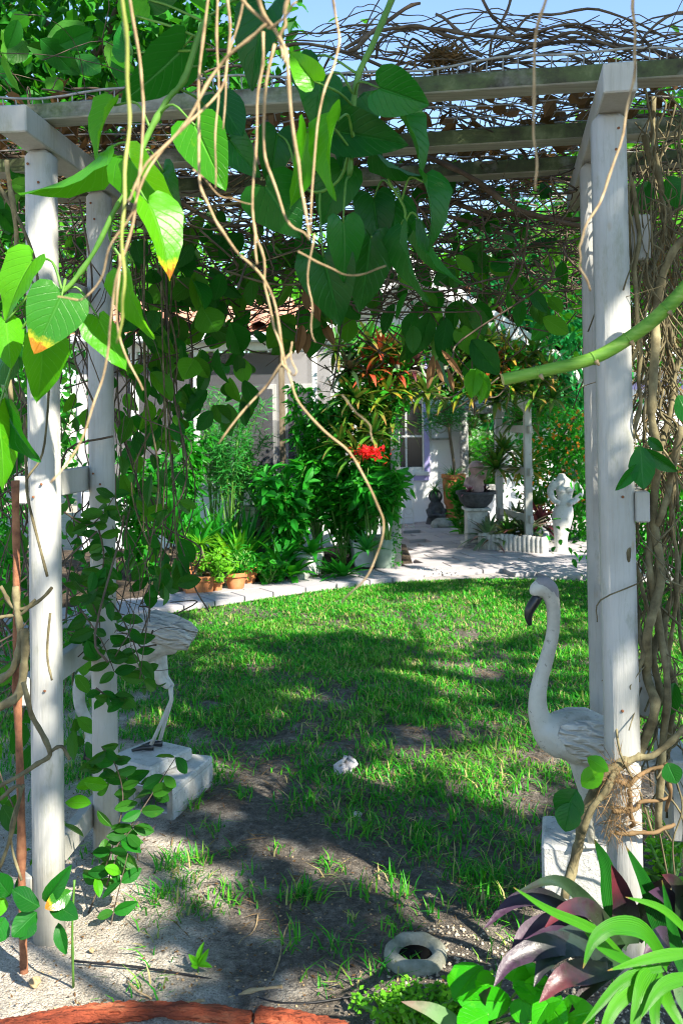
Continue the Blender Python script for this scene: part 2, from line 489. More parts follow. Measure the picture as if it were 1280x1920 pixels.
def ground_mat():
    t = NT('sandy_soil'); o = t.pos()
    sx = t.n('SeparateXYZ'); t.l(o, sx.inputs[0])
    base = t.ramp(t.noise(7, 7, .65, o), [(.28, (.40, .345, .275)), (.5, (.63, .555, .455)), (.72, (.76, .68, .565))])
    grains = t.ramp(t.noise(150, 3, .7, o), [(.38, .62), (.55, 1.0), (.72, 1.25)])
    base = t.mix(1.0, base, grains, 'MULTIPLY')
    # peaty soil plus painted shade: darker at middle and right, and under the lawn
    reach = t.math('ADD', t.math('MULTIPLY', t.math('ADD', sx.outputs[0], .72), .85), t.math('MULTIPLY', t.math('SUBTRACT', sx.outputs[1], 2.85), .22))
    reach = t.math('MINIMUM', reach, .50)
    reach = t.math('MAXIMUM', reach, -.16)
    pm = t.math('ADD', t.noise(4.5, 8, .72, o), t.math('MULTIPLY', reach, .55))
    pf = t.ramp(pm, [(.50, 0), (.74, .86)])
    peat_shade = t.ramp(t.noise(30, 8, .78, o), [(.34, (.018, .014, .011)), (.48, (.065, .052, .042)), (.60, (.17, .145, .12)), (.72, (.38, .34, .29))])
    c = t.mix(pf, base, peat_shade)
    crumbs = t.n('TexVoronoi'); crumbs.inputs['Scale'].default_value = 70; t.l(o, crumbs.inputs['Vector'])
    c = t.mix(t.ramp(crumbs.outputs['Distance'], [(.10, .75), (.2, 0)]), c, (.07, .05, .035))
    cr2 = t.n('TexVoronoi'); cr2.inputs['Scale'].default_value = 38; t.l(o, cr2.inputs['Vector'])
    c = t.mix(t.ramp(cr2.outputs['Distance'], [(.07, .8), (.12, 0)]), c, (.38, .22, .09))
    t.col(c); t.rough(.95, .2)
    hh = t.math('ADD', t.math('MULTIPLY', t.noise(9, 6, .7, o), 1.0), t.math('ADD', t.math('MULTIPLY', t.noise(60, 4, .7, o), .55), t.math('MULTIPLY', t.noise(190, 2, .6, o), .25)))
    t.bump(hh, 1.0, .055)
    return t.m
M_GROUND = ground_mat()
def paver_mat():
    t = NT('pale_paver'); o = t.pos()
    r = t.n('ObjectInfo').outputs['Random']
    c = t.mix(r, (.29, .28, .295), (.40, .355, .355))
    c = t.mix(t.ramp(t.noise(4, 6, .65, o), [(.35, 0), (.75, .7)]), c, (.34, .32, .32))
    c = t.mix(t.ramp(t.noise(40, 4, .7, o), [(.55, 0), (.75, .5)]), c, (.26, .25, .24))
    t.col(c); t.rough(.82, .3); t.bump(t.noise(45, 5, .7, o), .35, .006)
    return t.m
M_PAVER = paver_mat()
M_MORTAR = simple('paver_joint_sand', [(.3, (.24, .22, .21)), (.7, (.36, .33, .32))], 30, .95, .3, coords='pos')
M_GRAVEL = simple('gravel_stone', [(.3, (.24, .20, .15)), (.5, (.42, .35, .26)), (.72, (.60, .54, .44))], 30, .85, .3, coords='pos')
M_GRAVELW = simple('white_gravel_stone', [(.3, (.42, .41, .40)), (.7, (.68, .66, .63))], 24, .85, .3, coords='pos')

# ------------------------------------------------------------------ ground
def ymax(x):
    return np.interp(x, [-5, -2.2, -1.4, -.2, .64, 1.4, 2.4, 5, 9], [5.4, 7.1, 7.69, 8.55, 8.95, 9.05, 8.83, 8.2, 7.4])
def vnoise(x, y, s, seed=0):
    def h(i, j):
        n = (i * 374761393 + j * 668265263 + seed * 974711) & 0xffffffff
        n = ((n ^ (n >> 13)) * 1274126177) & 0xffffffff
        return ((n ^ (n >> 16)) & 0xffff) / 65535.0
    x = np.asarray(x) * s; y = np.asarray(y) * s
    i = np.floor(x).astype(np.int64); j = np.floor(y).astype(np.int64); fx = x - i; fy = y - j
    fx = fx * fx * (3 - 2 * fx); fy = fy * fy * (3 - 2 * fy)
    return (h(i, j) * (1 - fx) * (1 - fy) + h(i + 1, j) * fx * (1 - fy) + h(i, j + 1) * (1 - fx) * fy + h(i + 1, j + 1) * fx * fy)
def ground_z(x, y):
    k = np.clip((ymax(x) - .15 - y) / .5, 0, 1)
    return ((vnoise(x, y, 1.1, 3) - .5) * .05 + (vnoise(x, y, 4.3, 5) - .5) * .030 + (vnoise(x, y, 13, 8) - .5) * .014) * k
gx = np.concatenate([[-300, -120, -50, -25, -14, -9, -7], np.arange(-5.5, 5.51, .06), [7, 9, 14, 25, 50, 120, 300]])
gy = np.concatenate([[-300, -120, -50, -20, -8, -3, 0, 1], np.arange(1.8, 5, .045), np.arange(5, 9.6, .1), [10.5, 12, 14, 18, 25, 50, 120, 300]])
XX, YY = np.meshgrid(gx, gy)
ZZ = ground_z(XX, YY) * ((np.abs(XX) < 5.4) & (YY > 1.7) & (YY < 9.5))
V = np.stack([XX, YY, ZZ], -1).reshape(-1, 3)
nx, ny = len(gx), len(gy)
ii = (np.arange(ny - 1)[:, None] * nx + np.arange(nx - 1)[None]).ravel()
ground = link('ground', mesh_np('ground', V, np.stack([ii, ii + 1, ii + 1 + nx, ii + nx], 1)), M_GROUND)
tag(ground, 'bare grey sandy soil with dark crumbs running back under the lawn', None, kind='structure')
def gz(x, y): return float(ground_z(np.array([x]), np.array([y]))[0])

# ------------------------------------------------------------------ path and patio, each paver a piece
def paver_mesh(w, l, h=.05):
    return MB().box((0, 0, 0), (w, l, h), None, .004).mesh('paver')
mb = MB()
xs = np.linspace(-5, .9, 30)
for a, b in zip(xs[:-1], xs[1:]):
    mb.add([(a, ymax(a) + .01, .012), (b, ymax(b) + .01, .012), (b, ymax(b) + .60, .012), (a, ymax(a) + .60, .012)], [(0, 1, 2, 3)])
path = tag(link('path', mb.mesh('path'), M_MORTAR), 'narrow pale paver path between the lawn and the potted plants', None, kind='structure')
pv = [paver_mesh(.285, .275), paver_mesh(.34, .275), paver_mesh(.24, .275)]
for row, off in ((0, .155), (1, .445)):
    x = -4.2 + row * .11
    while x < .72:
        k = random.choice((0, 1, 2)); w = (.285, .34, .24)[k]
        sl = math.atan2(float(ymax(x + .15) - ymax(x - .15)), .3)
        xc = x + w / 2 * math.cos(sl)
        nrm = Vector((-math.sin(sl), math.cos(sl), 0))
        p = Vector((xc, float(ymax(xc)), .035 + random.uniform(-.004, .004))) + nrm * off
        link('paver', pv[k], M_PAVER, path, Matrix.Translation(p) @ Matrix.Rotation(sl, 4, 'Z') @ Matrix.Rotation(random.uniform(-.012, .012), 4, 'X'))
        x += (w + .012) * math.cos(sl)
mb = MB()
px_ = list(np.linspace(.3, 7.0, 24))
for a, b in zip(px_[:-1], px_[1:]):
    mb.add([(a, ymax(a) + .05 + max(0, (.9 - a)) * .7, .008), (b, ymax(b) + .05 + max(0, (.9 - b)) * .7, .008), (b, 13.9, .008), (a, 13.9, .008)], [(0, 1, 2, 3)])
patio = tag(link('patio', mb.mesh('patio'), M_MORTAR), 'pale pinkish paver patio in front of the white house', None, kind='structure')
pm_ = [paver_mesh(.43, .29), paver_mesh(.29, .29)]
ang = R(14)
ca, sa = math.cos(ang), math.sin(ang)
cnt = 0
for j in range(-2, 24):
    xo = (j % 2) * .21
    for i in range(-8, 17):
        k = 0
        u, v = i * .445 + xo, j * .303
        x, y = .9 + u * ca - v * sa, 8.75 + u * sa + v * ca
        if x < .72 + max(0, 9.3 - y) * .3 or x > 4.6 or y < ymax(x) + .17 or y > 13.7 or (y > 11.2 and x > 3.4): continue
        if x < .95 and y > 11: continue
        cnt += 1
        link('paver', pm_[k], M_PAVER, patio, Matrix.Translation((x, y, .025 + random.uniform(-.002, .002))) @ Matrix.Rotation(ang, 4, 'Z') @ Matrix.Rotation(random.uniform(-.004, .004), 4, 'X'))
# planting bed between path and porch
bx = np.linspace(-5, .75, 40); by = np.linspace(0, 1, 24)
BX, BT = np.meshgrid(bx, by)
Y0 = ymax(BX) + .59; Y1 = np.full_like(BX, 10.98)
BY = Y0 + (Y1 - Y0) * BT
BZ = .02 + .07 * np.sin(np.pi * np.clip(BT * 1.4, 0, 1) * .5) + (vnoise(BX, BY, 6, 2) - .5) * .06
V = np.stack([BX, BY, BZ], -1).reshape(-1, 3)
ii = (np.arange(23)[:, None] * 40 + np.arange(39)[None]).ravel()
bed = link('flower_bed_soil', mesh_np('flower_bed_soil', V, np.stack([ii, ii + 1, ii + 41, ii + 40], 1)), M_SOIL)
tag(bed, 'dark mulched soil of the bed along the porch wall', None, kind='structure')

# ------------------------------------------------------------------ house
house = thing('house', 'white stucco house with red tiled gable roof and lavender window trim', 'house', (1.0, 13.8, 0))
HY = 13.8
def hx(px, d=HY): return (px - CX) / FPX * d
GX, GH, GEH, GSL = hx(766) , 2.35, 2.30, .66      # gable centre, half width, eave height, slope
GA = GEH + GH * GSL
mb = MB()   # gable wall with window opening left whole; thick wall
wx0, wx1 = GX - GH + .12, GX + GH - .12
win_x0, win_x1, win_z0, win_z1 = hx(698), hx(793), .80, 2.93
def prism(mb, poly, y0, y1):
    n = len(poly)
    V = [(x, y0, z) for x, z in poly] + [(x, y1, z) for x, z in poly]
    F = [tuple(range(n)), tuple(range(2 * n - 1, n - 1, -1))] + [((i + 1) % n, i, i + n, (i + 1) % n + n) for i in range(n)]
    mb.add(V, F)
prism(mb, [(wx0, 0), (win_x0, 0), (win_x0, 2.6), (wx0, 2.35)], HY, HY + .2)
prism(mb, [(win_x0, 0), (win_x1, 0), (win_x1, win_z0), (win_x0, win_z0)], HY, HY + .2)
prism(mb, [(win_x1, 0), (wx1, 0), (wx1, 2.35), (win_x1, 2.6)], HY, HY + .2)
gl = lambda x: GA - abs(x - GX) * GSL - .06
prism(mb, [(wx0, 2.35), (win_x0, 2.6), (win_x0, win_z1), (win_x1, win_z1), (win_x1, 2.6), (wx1, 2.35), (GX, gl(GX))], HY, HY + .2)
mb.box((wx0 + .1, HY + 3, 1.2), (.2, 5.6, 2.4)); mb.box((wx1 - .1, HY + 3, 1.2), (.2, 5.6, 2.4))
link('wall', mb.mesh('house_wall'), M_STUCCO, house)
# window
win = link('window', MB().box(((win_x0 + win_x1) / 2, HY - .02, win_z0 - .03), (win_x1 - win_x0 + .14, .12, .06), None, .006).mesh('sill'), M_WHITE, house)
mb = MB()
fw = .05
for (a, b, c, d) in ((win_x0 - .07, win_x0 + fw - .03, win_z0, win_z1), (win_x1 - fw + .03, win_x1 + .0, win_z0, win_z1)):
    mb.box(((a + b) / 2, HY - .01, (c + d) / 2), (b - a, .09, d - c), None, .004)
zm = (win_z0 + win_z1) / 2
for z in (win_z0 + .03, zm, win_z1 - .03):
    mb.box(((win_x0 + win_x1) / 2, HY + .03, z), (win_x1 - win_x0 - .05, .06, .07), None, .004)
ncol, nrow = 3, 2
pw = (win_x1 - win_x0 - .04) / ncol
for i in range(1, ncol): mb.box((win_x0 + .02 + pw * i, HY + .035, zm), (.028, .03, win_z1 - win_z0 - .05), None, .003)
for s0, s1 in ((win_z0, zm), (zm, win_z1)):
    mb.box(((win_x0 + win_x1) / 2, HY + .036, (s0 + s1) / 2), (win_x1 - win_x0 - .05, .028, .03), None, .003)
link('frame', mb.mesh('window_frame'), M_WHITE, win)
for s0, s1 in ((win_z0, zm), (zm, win_z1)):
    for r in range(nrow):
        for c in range(ncol):
            hh = (s1 - s0) / nrow
            link('pane', MB().box((win_x0 + .02 + pw * (c + .5), HY + .06, s0 + hh * (r + .5)), (pw - .01, .008, hh - .02)).mesh('pane'), M_GLASS, win)
link('blind', MB().box(((win_x0 + win_x1) / 2, HY + .12, zm), (win_x1 - win_x0 - .02, .01, win_z1 - win_z0 - .02)).mesh('blind'), M_BLIND, win)
mb = MB(); mb.box((win_x1 + .045, HY - .012, zm), (.085, .06, win_z1 - win_z0 + .16), None, .006)
mb.box(((win_x0 + win_x1) / 2, HY - .010, win_z0 - .10), (win_x1 - win_x0 + .16, .05, .075), None, .006)
link('lavender_trim', mb.mesh('lavender_trim'), M_LAV, house)
# roof slabs + rake boards + tile edge
OV = .65
roof = None
for sg in (-1, 1):
    x0, z0 = GX, GA + .0
    x1 = GX + sg * (GH + .35); z1 = GA - (GH + .35) * GSL
    mb = MB()
    prism(mb, [(x0, z0), (x1, z1), (x1, z1 + .10), (x0, z0 + .10)] if sg > 0 else [(x1, z1), (x0, z0), (x0, z0 + .10), (x1, z1 + .10)], HY - OV + .03, HY + 6)
    r_ = link('roof', mb.mesh('roof'), M_WHITE, house)
    roof = roof or r_
    mb = MB()
    prism(mb, [(x0, z0 - .17), (x1, z1 - .17), (x1, z1 + .11), (x0, z0 + .11)] if sg > 0 else [(x1, z1 - .17), (x0, z0 - .17), (x0, z0 + .11), (x1, z1 + .11)], HY - OV, HY - OV + .028)
    link('rake_board', mb.mesh('rake_board'), M_WHITE, r_)
    # barrel tiles
    L = math.hypot(x1 - x0, z1 - z0); n = 12
    tm = MB()
    for seg in range(6): 
        pass
    tile = MB().tube([(0, 0, 0), (0, .46, .02)], [.095, .085], 8, False).mesh('tile', True)
    for i in range(n):
        t_ = (i + .5) / n
        for j in range(3):
            p = Vector((x0 + (x1 - x0) * t_, HY - OV + .02 + j * .42, z0 + (z1 - z0) * t_ + .12))
            link('tile', tile, M_TILE, r_, Matrix.Translation(p))
    mb = MB()
    prism(mb, [(x0, z0 + .105), (x1, z1 + .105), (x1, z1 + .14), (x0, z0 + .14)] if sg > 0 else [(x1, z1 + .105), (x0, z0 + .105), (x0, z0 + .14), (x1, z1 + .14)], HY - OV + 1.2, HY + 6)
    link('tile_field', mb.mesh('tile_field'), M_TILE, r_)
# dark panel picture on the wall is hung separately below

# screened porch in front-left of the house
porch = thing('screened_porch', 'screened porch with low white wall, white posts and red tiled roof', 'porch', (-1.2, 11.0, 0))
PY = 11.0
def qx(px): return (px - CX) / FPX * PY
p0, p1 = qx(150), qx(735); pr = qx(572)
mb = MB().box(((p0 + p1) / 2, PY + .1, .40), (p1 - p0, .2, .80), None, .01)
link('low_wall', mb.mesh('low_wall'), M_STUCCO, porch)
link('wall_cap', MB().box(((p0 + p1) / 2, PY + .1, .825), (p1 - p0 + .05, .26, .05), None, .008).mesh('wall_cap'), M_WHITE, porch)
for pxp, w, m in ((250, .08, M_WHITE), (367, .07, M_WHITE), (528, .07, M_BARK), (590, .06, M_WHITE), (640, .08, M_WHITE)):
    link('post', MB().box((qx(pxp), PY + .1, 1.665), (w, .09, 1.63), None, .005).mesh('porch_post'), m, porch)
link('screen', MB().box(((p0 + p1) / 2, PY + .125, 1.66), (p1 - p0 - .1, .004, 1.6)).mesh('screen'), M_SCREEN, porch)
link('header', MB().box(((p0 + pr) / 2, PY + .1, 2.55), (pr - p0 + .1, .16, .16), None, .006).mesh('header'), M_WHITE, porch)
link('gutter', MB().box(((p0 + pr) / 2, PY - .16, 2.62), (pr - p0 + .1, .13, .12), None, .02).mesh('gutter'), M_GUTTER, porch)
mb = MB()
mb.box(((p0 + pr) / 2, PY + .95, 1.25), (pr - p0 + .6, .15, 2.5))
mb.box((p0, PY + .5, 1.25), (.12, .8, 2.5))
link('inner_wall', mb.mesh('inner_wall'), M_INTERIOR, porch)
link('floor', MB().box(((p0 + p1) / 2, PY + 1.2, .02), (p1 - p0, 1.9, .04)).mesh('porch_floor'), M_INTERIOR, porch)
mb = MB(); th = math.atan(.24)
RX = Matrix.Rotation(th, 3, 'X')
mb.box(((p0 + pr) / 2, PY + 1.05, 2.66 + .24 * 1.25), (pr - p0 + .1, 2.6, .06), RX)
prf = link('roof', mb.mesh('porch_roof'), M_TILE, porch)
tile = MB().tube([(0, 0, 0), (0, .44, .025)], [.10, .088], 8, False).mesh('tile', True)
nt = int((pr - p0 + .15) / .21)
for i in range(nt):
    for j in range(6):
        yy = -.22 + j * .41
        link('tile', tile, M_TILE, prf, Matrix.Translation((p0 - .2 + .1 + i * .21, PY + yy, 2.71 + .24 * (yy + .2))) @ Matrix.Rotation(th, 4, 'X'))
for xa, xb in ((462, 512), (538, 584)):
    link('inner_window', MB().box(((qx(xa) + qx(xb)) / 2 * 1.07, PY + .86, 1.45), ((qx(xb) - qx(xa)), .03, 1.15), None, .01).mesh('inner_window'), M_GLASS, porch)
    link('inner_window_frame', MB().box(((qx(xa) + qx(xb)) / 2 * 1.07, PY + .872, 1.45), ((qx(xb) - qx(xa)) + .10, .02, 1.27), None, .006).mesh('inner_window_frame'), M_WHITE, porch)
# dark skirting strip behind the plants
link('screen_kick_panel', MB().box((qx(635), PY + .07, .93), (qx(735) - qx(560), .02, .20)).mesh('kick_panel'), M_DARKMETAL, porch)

# ------------------------------------------------------------------ pergola
FL = Vector((-.952, 2.90, 0)); FR = Vector((.795, 2.63, 0))
RL = Vector((-.908, 3.43, 0)); RR = Vector((.885, 3.13, 0))
ax = (FR - FL).normalized(); ay = Vector((-ax.y, ax.x, 0))
TOPZ = 2.51
perg = thing('pergola', 'weathered white wooden pergola arch with mossy beams framing the lawn', 'pergola', ((FL + FR) / 2))
Mrot = Matrix((ax, ay, Vector((0, 0, 1)))).transposed()
def post(p, w, lean=0.0):
    c = Vector((p.x, p.y, TOPZ / 2 - .1))
    o = link('post', MB().box((0, 0, 0), (w, w, TOPZ + .2), Mrot, .019).mesh('post', True, 60), M_POST, perg, Matrix.Translation(c) @ Matrix.Rotation(lean, 4, 'Y'))
    return o
post(FL, .087, R(.2)); post(FR, .094, R(-.5)); post(RL, .083, R(.15)); post(RR, .085, R(-.3))
for a, b in ((FL, RL), (FR, RR)):
    d = (b - a).normalized()
    m = MB().beam(a - d * .20 + Vector((0, 0, TOPZ + .042)), b + d * .75 + Vector((0, 0, TOPZ + .042)), .088, .082)
    link('cross_beam', m.mesh('cross_beam'), M_POST, perg)
HZ = TOPZ + .082 + .032
for k, (a, b, z, w, h, mt) in enumerate((
        (FL - ax * .75, FR + ax * .75, HZ, .085, .052, M_BEAM),
        (RL - ax * .75 + ay * .0, RR + ax * .8, HZ - .005, .085, .055, M_DARKBEAM),
        (RL - ax * .75 + ay * .42, RR + ax * .8 + ay * .42, HZ - .003, .085, .055, M_DARKBEAM))):
    link('header_beam', MB().beam(a + Vector((0, 0, z)), b + Vector((0, 0, z)), w, h).mesh('header_beam'), mt, perg)
# side rails nailed to the outer faces of the posts
for sgn, a, b, zs in ((-1, FL, RL, (2.11, 1.43, .79, .16)), (1, FR, RR, (1.38,))):
    d = (b - a).normalized()
    for z in zs:
        off = ax * sgn * (.0435 + .022)
        link('rail', MB().beam(a + off - d * .04 + Vector((0, 0, z)), b + off + d * .06 + Vector((0, 0, z)), .04, .088).mesh('rail'), M_POST, perg)
for (px, y0, y1, d, w) in ((1197, 408, 492, 2.72, 32), (1209, 1243, 1335, 2.78, 34), (1262, 1395, 1540, 2.95, 40)):
    c = P(px, (y0 + y1) / 2, d); h = (y1 - y0) * d / FPX
    link('rail_end', MB().box(c, (w * d / FPX, .30 if y0 > 1300 else .10, h), Mrot, .005).mesh('rail_end'), M_POST, perg)
# wire mesh laid over the beams
mb = MB()
WX0, WX1, WY0, WY1 = -2.0, 1.15, 2.42, 4.4
def wz(x, y): return HZ + .045 + .02 * math.sin(x * 3.1 + y) + .012 * math.sin(x * 7 + 1.3)
def sk(x, y): return y + (x * ax.y / ax.x)
y = 0.0
for row in range(16):
    yy = .10 + row * .115
    pts = [Vector((x, sk(x, 2.76 + yy), wz(x, yy) + (.012 if row == 0 else 0))) for x in np.linspace(WX0, WX1, 30)]
    mb.tube(pts, .0028 if row else .0045, 4)
x = WX0
while x < WX1:
    pts = [Vector((x, sk(x, 2.76 + yy), wz(x, yy))) for yy in np.linspace(.10, 1.8, 7)]
    mb.tube(pts, .0020, 4)
    # short upright tails at the front edge
    p = pts[0]; mb.tube([p + Vector((0, 0, -.03)), p + Vector((random.gauss(0, .004), 0, .03))], .0026, 4)
    x += .056
ef = [FL - ax * .75, FR + ax * .35]
for zz, rr_ in ((HZ + .034, .0028), (HZ + .082, .0042)):
    mb.tube([ef[0].lerp(ef[1], f) + ay * .03 + Vector((0, 0, zz + .010 * math.sin(f * 17) + .006 * math.sin(f * 43))) for f in np.linspace(0, 1, 40)], rr_, 5)
for f in np.linspace(0, 1, 62):
    b_ = ef[0].lerp(ef[1], f) + ay * .03; zt = .010 * math.sin(f * 17) + .006 * math.sin(f * 43)
    mb.tube([b_ + Vector((0, .01, HZ + .026)), b_ + Vector((random.gauss(0, .004), 0, HZ + .084 + zt))], .0022, 4)
wm = link('wire_mesh', mb.mesh('wire_mesh', True), M_WIRE, perg)

nm = MB().lathe([(.0045, 0), (.004, .0025), (.001, .003)], (0, 0, 0), 8).mesh('nail', True)
for p in (FL, FR, RL, RR):
    for z in (2.46, 2.40, 1.45, 1.41, .80):
        q_ = Vector((p.x, p.y, z)) - ay * .0475 + ax * random.uniform(-.02, .02)
        link('nail', nm, M_RUST, perg, Matrix.Translation(q_) @ Matrix.Rotation(R(90), 4, 'X'))
rod = link('rusty_rod', stem_mesh([P(30, 900, 2.72), P(32, 1200, 2.72), P(40, 1560, 2.72), Vector((P(45, 1800, 2.72).x, 2.72, -.05))], .012, .012, 8, 8, .0006), M_RUST)
tag(rod, 'rusty iron rod standing upright beside the white post', 'rod')

# ------------------------------------------------------------------ statues
def remesh(o, vox=.006, smooth=4):
    m = o.modifiers.new('r', 'REMESH'); m.mode = 'VOXEL'; m.voxel_size = vox; m.use_smooth_shade = True
    s = o.modifiers.new('s', 'SMOOTH'); s.iterations = smooth; s.factor = .5
def loft(mb, secs, n=16):
    """secs: (x, z, half-width across y, half-height) along x"""
    V = []; m = len(secs)
    pts = [Vector((s[0], 0, s[1])) for s in secs]
    for i, s in enumerate(secs):
        t = (pts[min(i + 1, m - 1)] - pts[max(i - 1, 0)]).normalized()
        nrm = Vector((-t.z, 0, t.x))
        for k in range(n):
            a = 2 * math.pi * k / n
            V.append(pts[i] + Vector((0, 1, 0)) * math.cos(a) * s[2] + nrm * math.sin(a) * s[3])
    F = [(i * n + k, i * n + (k + 1) % n, (i + 1) * n + (k + 1) % n, (i + 1) * n + k) for i in range(m - 1) for k in range(n)]
    F += [tuple(range(n))[::-1], tuple(range((m - 1) * n, m * n))]
    mb.add(V, F)
def feather_mat(name, base):
    t = NT(name); o = t.obj()
    w = t.n('TexWave'); w.bands_direction = 'DIAGONAL'; w.inputs['Scale'].default_value = 13; w.inputs['Distortion'].default_value = 5.5
    w.inputs['Detail'].default_value = 2; w.inputs['Detail Scale'].default_value = 2.2
    t.l(t.scale(o, (.55, .4, 1.35)), w.inputs['Vector'])
    c = t.mix(t.ramp(w.outputs['Fac'], [(.1, 1), (.5, 0)]), base, [x * .82 for x in base])  # carved grooves also darkened in the colour, like shade in creases
    c = t.mix(t.ramp(t.noise(6, 5, .6, o), [(.45, 0), (.8, .45)]), c, [x * .6 for x in base])
    t.col(c); t.rough(.62, .35); t.bump(w.outputs['Fac'], .8, .012)
    return t.m
M_FEATHER = feather_mat('carved_feathers', (.54, .525, .47))
M_FEATHER_G = feather_mat('weathered_feathers', (.50, .48, .44))

# tall flamingo beside the right posts.  built around px scale at its depth
FD = 2.93
def flam_pt(px, py): 
    v = P(px, py, FD); return v
fbase = P(1090, 1560, FD)
fl = thing('flamingo_statue', 'cream flamingo statue with tall curved neck and black beak beside the pergola post', 'statue', (fbase.x, FD, .25))
cen = [(1004, 1117, 11), (1006, 1106, 15), (1017, 1101, 17.5), (1029, 1112, 16.5), (1036, 1135, 13.5), (1037, 1165, 12.5), (1034, 1195, 12.5), (1024, 1235, 13.5), (1012, 1275, 15),
       (1007, 1315, 17.5), (1012, 1350, 21), (1028, 1380, 27), (1052, 1392, 32)]
mb = MB()
pts = [flam_pt(a, b) for a, b, r in cen]; sc = FD / FPX
q = catmull(pts, 5); rr = np.interp(np.linspace(0, 1, len(q)), np.linspace(0, 1, len(cen)), [r * sc for a, b, r in cen])
mb.tube(q, list(rr), 14)
o0 = flam_pt(640, CY); 
def secs_px(L): return [((P(a, b, FD).x), P(a, b, FD).z, w * sc, h * sc) for a, b, w, h in L]
mb2 = MB()
loft(mb2, secs_px([(1005, 1340, 8, 10), (1022, 1362, 30, 28), (1050, 1376, 44, 42), (1085, 1382, 50, 50), (1125, 1388, 48, 46), (1160, 1398, 40, 36), (1195, 1412, 28, 22), (1225, 1426, 14, 10)]))
mb.add([Vector(v) + Vector((0, FD, 0)) for v in mb2.v], mb2.f)
# thigh
mb.tube([flam_pt(1084, 1400), flam_pt(1090, 1445), flam_pt(1096, 1490), flam_pt(1100, 1512)], [26 * sc, 19 * sc, 11 * sc, 8 * sc], 12)
lb = Vector((0, .045, 0))
mb.tube([flam_pt(1084, 1400) + lb, flam_pt(1098, 1445) + lb, flam_pt(1104, 1490) + lb, flam_pt(1108, 1512) + lb], [26 * sc, 19 * sc, 11 * sc, 8 * sc], 12)
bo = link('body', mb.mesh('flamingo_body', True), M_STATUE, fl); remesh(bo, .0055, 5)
for k, yo in enumerate((0, .045)):
    a = flam_pt(1099 + 8 * k, 1505) + Vector((0, yo, 0))
    mb = MB().tube([a, Vector((a.x + .004, a.y, .38)), Vector((a.x + .012, a.y - .005, .255))], [.011, .009, .012], 10)
    link('leg', mb.mesh('flamingo_leg', True), M_STATUE, fl)
    link('foot', MB().box((a.x - .01, a.y, .258), (.075, .05, .014), None, .005).mesh('flamingo_foot'), M_STATUE, fl)
mb = MB()
bk = [(1008, 1117, 12), (1000, 1130, 12.5), (992, 1144, 11.5), (990, 1158, 9), (993, 1172, 5)]
mb.tube(catmull([flam_pt(a, b) for a, b, r in bk], 3), list(np.interp(np.linspace(0, 1, 13), np.linspace(0, 1, 5), [r * sc for a, b, r in bk])), 10, True, .8)
link('beak', mb.mesh('beak', True), M_BEAK, fl)
mb = MB()
capq = [flam_pt(1007, 1100), flam_pt(1018, 1096), flam_pt(1030, 1106), flam_pt(1036, 1124)]
mb.tube(catmull(capq, 4), [x * .86 for x in (.020, .028, .0305, .0315, .0325, .033, .033, .0325, .032, .030, .029, .027, .025)], 12)
link('head_cap', mb.mesh('head_cap', True), M_HEADGREY, fl)
mb = MB()
for yo in (-1, 1):
    V = []
    m2 = MB()
    loft(m2, secs_px([(1040, 1356, 6, 10), (1062, 1366, 13, 30), (1095, 1377, 15, 41), (1135, 1390, 13, 36), (1172, 1406, 10, 24), (1215, 1425, 4, 8)]), 14)
    mb.add([Vector(v) + Vector((0, FD + yo * 38 * sc, 0)) for v in m2.v], m2.f)
wg = link('wings', mb.mesh('wings', True), M_FEATHER, fl)

def plinth(name, label, c, size, rot, hollow=False):
    t = thing(name, label, 'concrete block', (c[0], c[1], 0))
    Mr = Matrix.Rotation(rot, 3, 'Z')
    w, l, h = size
    if not hollow:
        link('slab', MB().box((c[0], c[1], c[2] + h / 2), size, Mr, .01, .002).mesh('block'), M_CONC, t)
    else:
        mb = MB(); th = .032
        for (oz, hh) in ((th / 2, th), (h - th / 2, th)):
            mb.box(Vector((c[0], c[1], c[2] + oz)), (w, l, hh), Mr, .006)
        for ox in (-(w - th) / 2, (w - th) / 2):
            mb.box(Vector((c[0], c[1], c[2] + h / 2)) + Mr @ Vector((ox, 0, 0)), (th, l, h - 2 * th + .001), Mr, .003)
        mb.box(Vector((c[0], c[1], c[2] + h / 2)), (w - 2 * th, .03, h - 2 * th), Mr)
        link('shell', mb.mesh('cinder_block'), M_CONC, t)
        end = MB()
        for oz, hh in ((th / 2, th - .008), (h - th / 2, th - .008)):
            end.box(Vector((c[0], c[1], c[2] + oz)) + Mr @ Vector((0, -l / 2 - .001, 0)), (w - .012, .006, hh), Mr)
        for ox in (-(w - th) / 2, (w - th) / 2):
            end.box(Vector((c[0], c[1], c[2] + h / 2)) + Mr @ Vector((ox, -l / 2 - .0015, 0)), (th - .01, .006, h - .012), Mr)
        link('broken_end', end.mesh('broken_end'), M_CONC_RAW, t)
    return t
pc = G(1100, 1715)
plinth('concrete_block', 'white painted concrete block under the tall flamingo', (P(1082, 1600, 3.08).x, 3.04, -.02), (.25, .24, .265), R(-14))

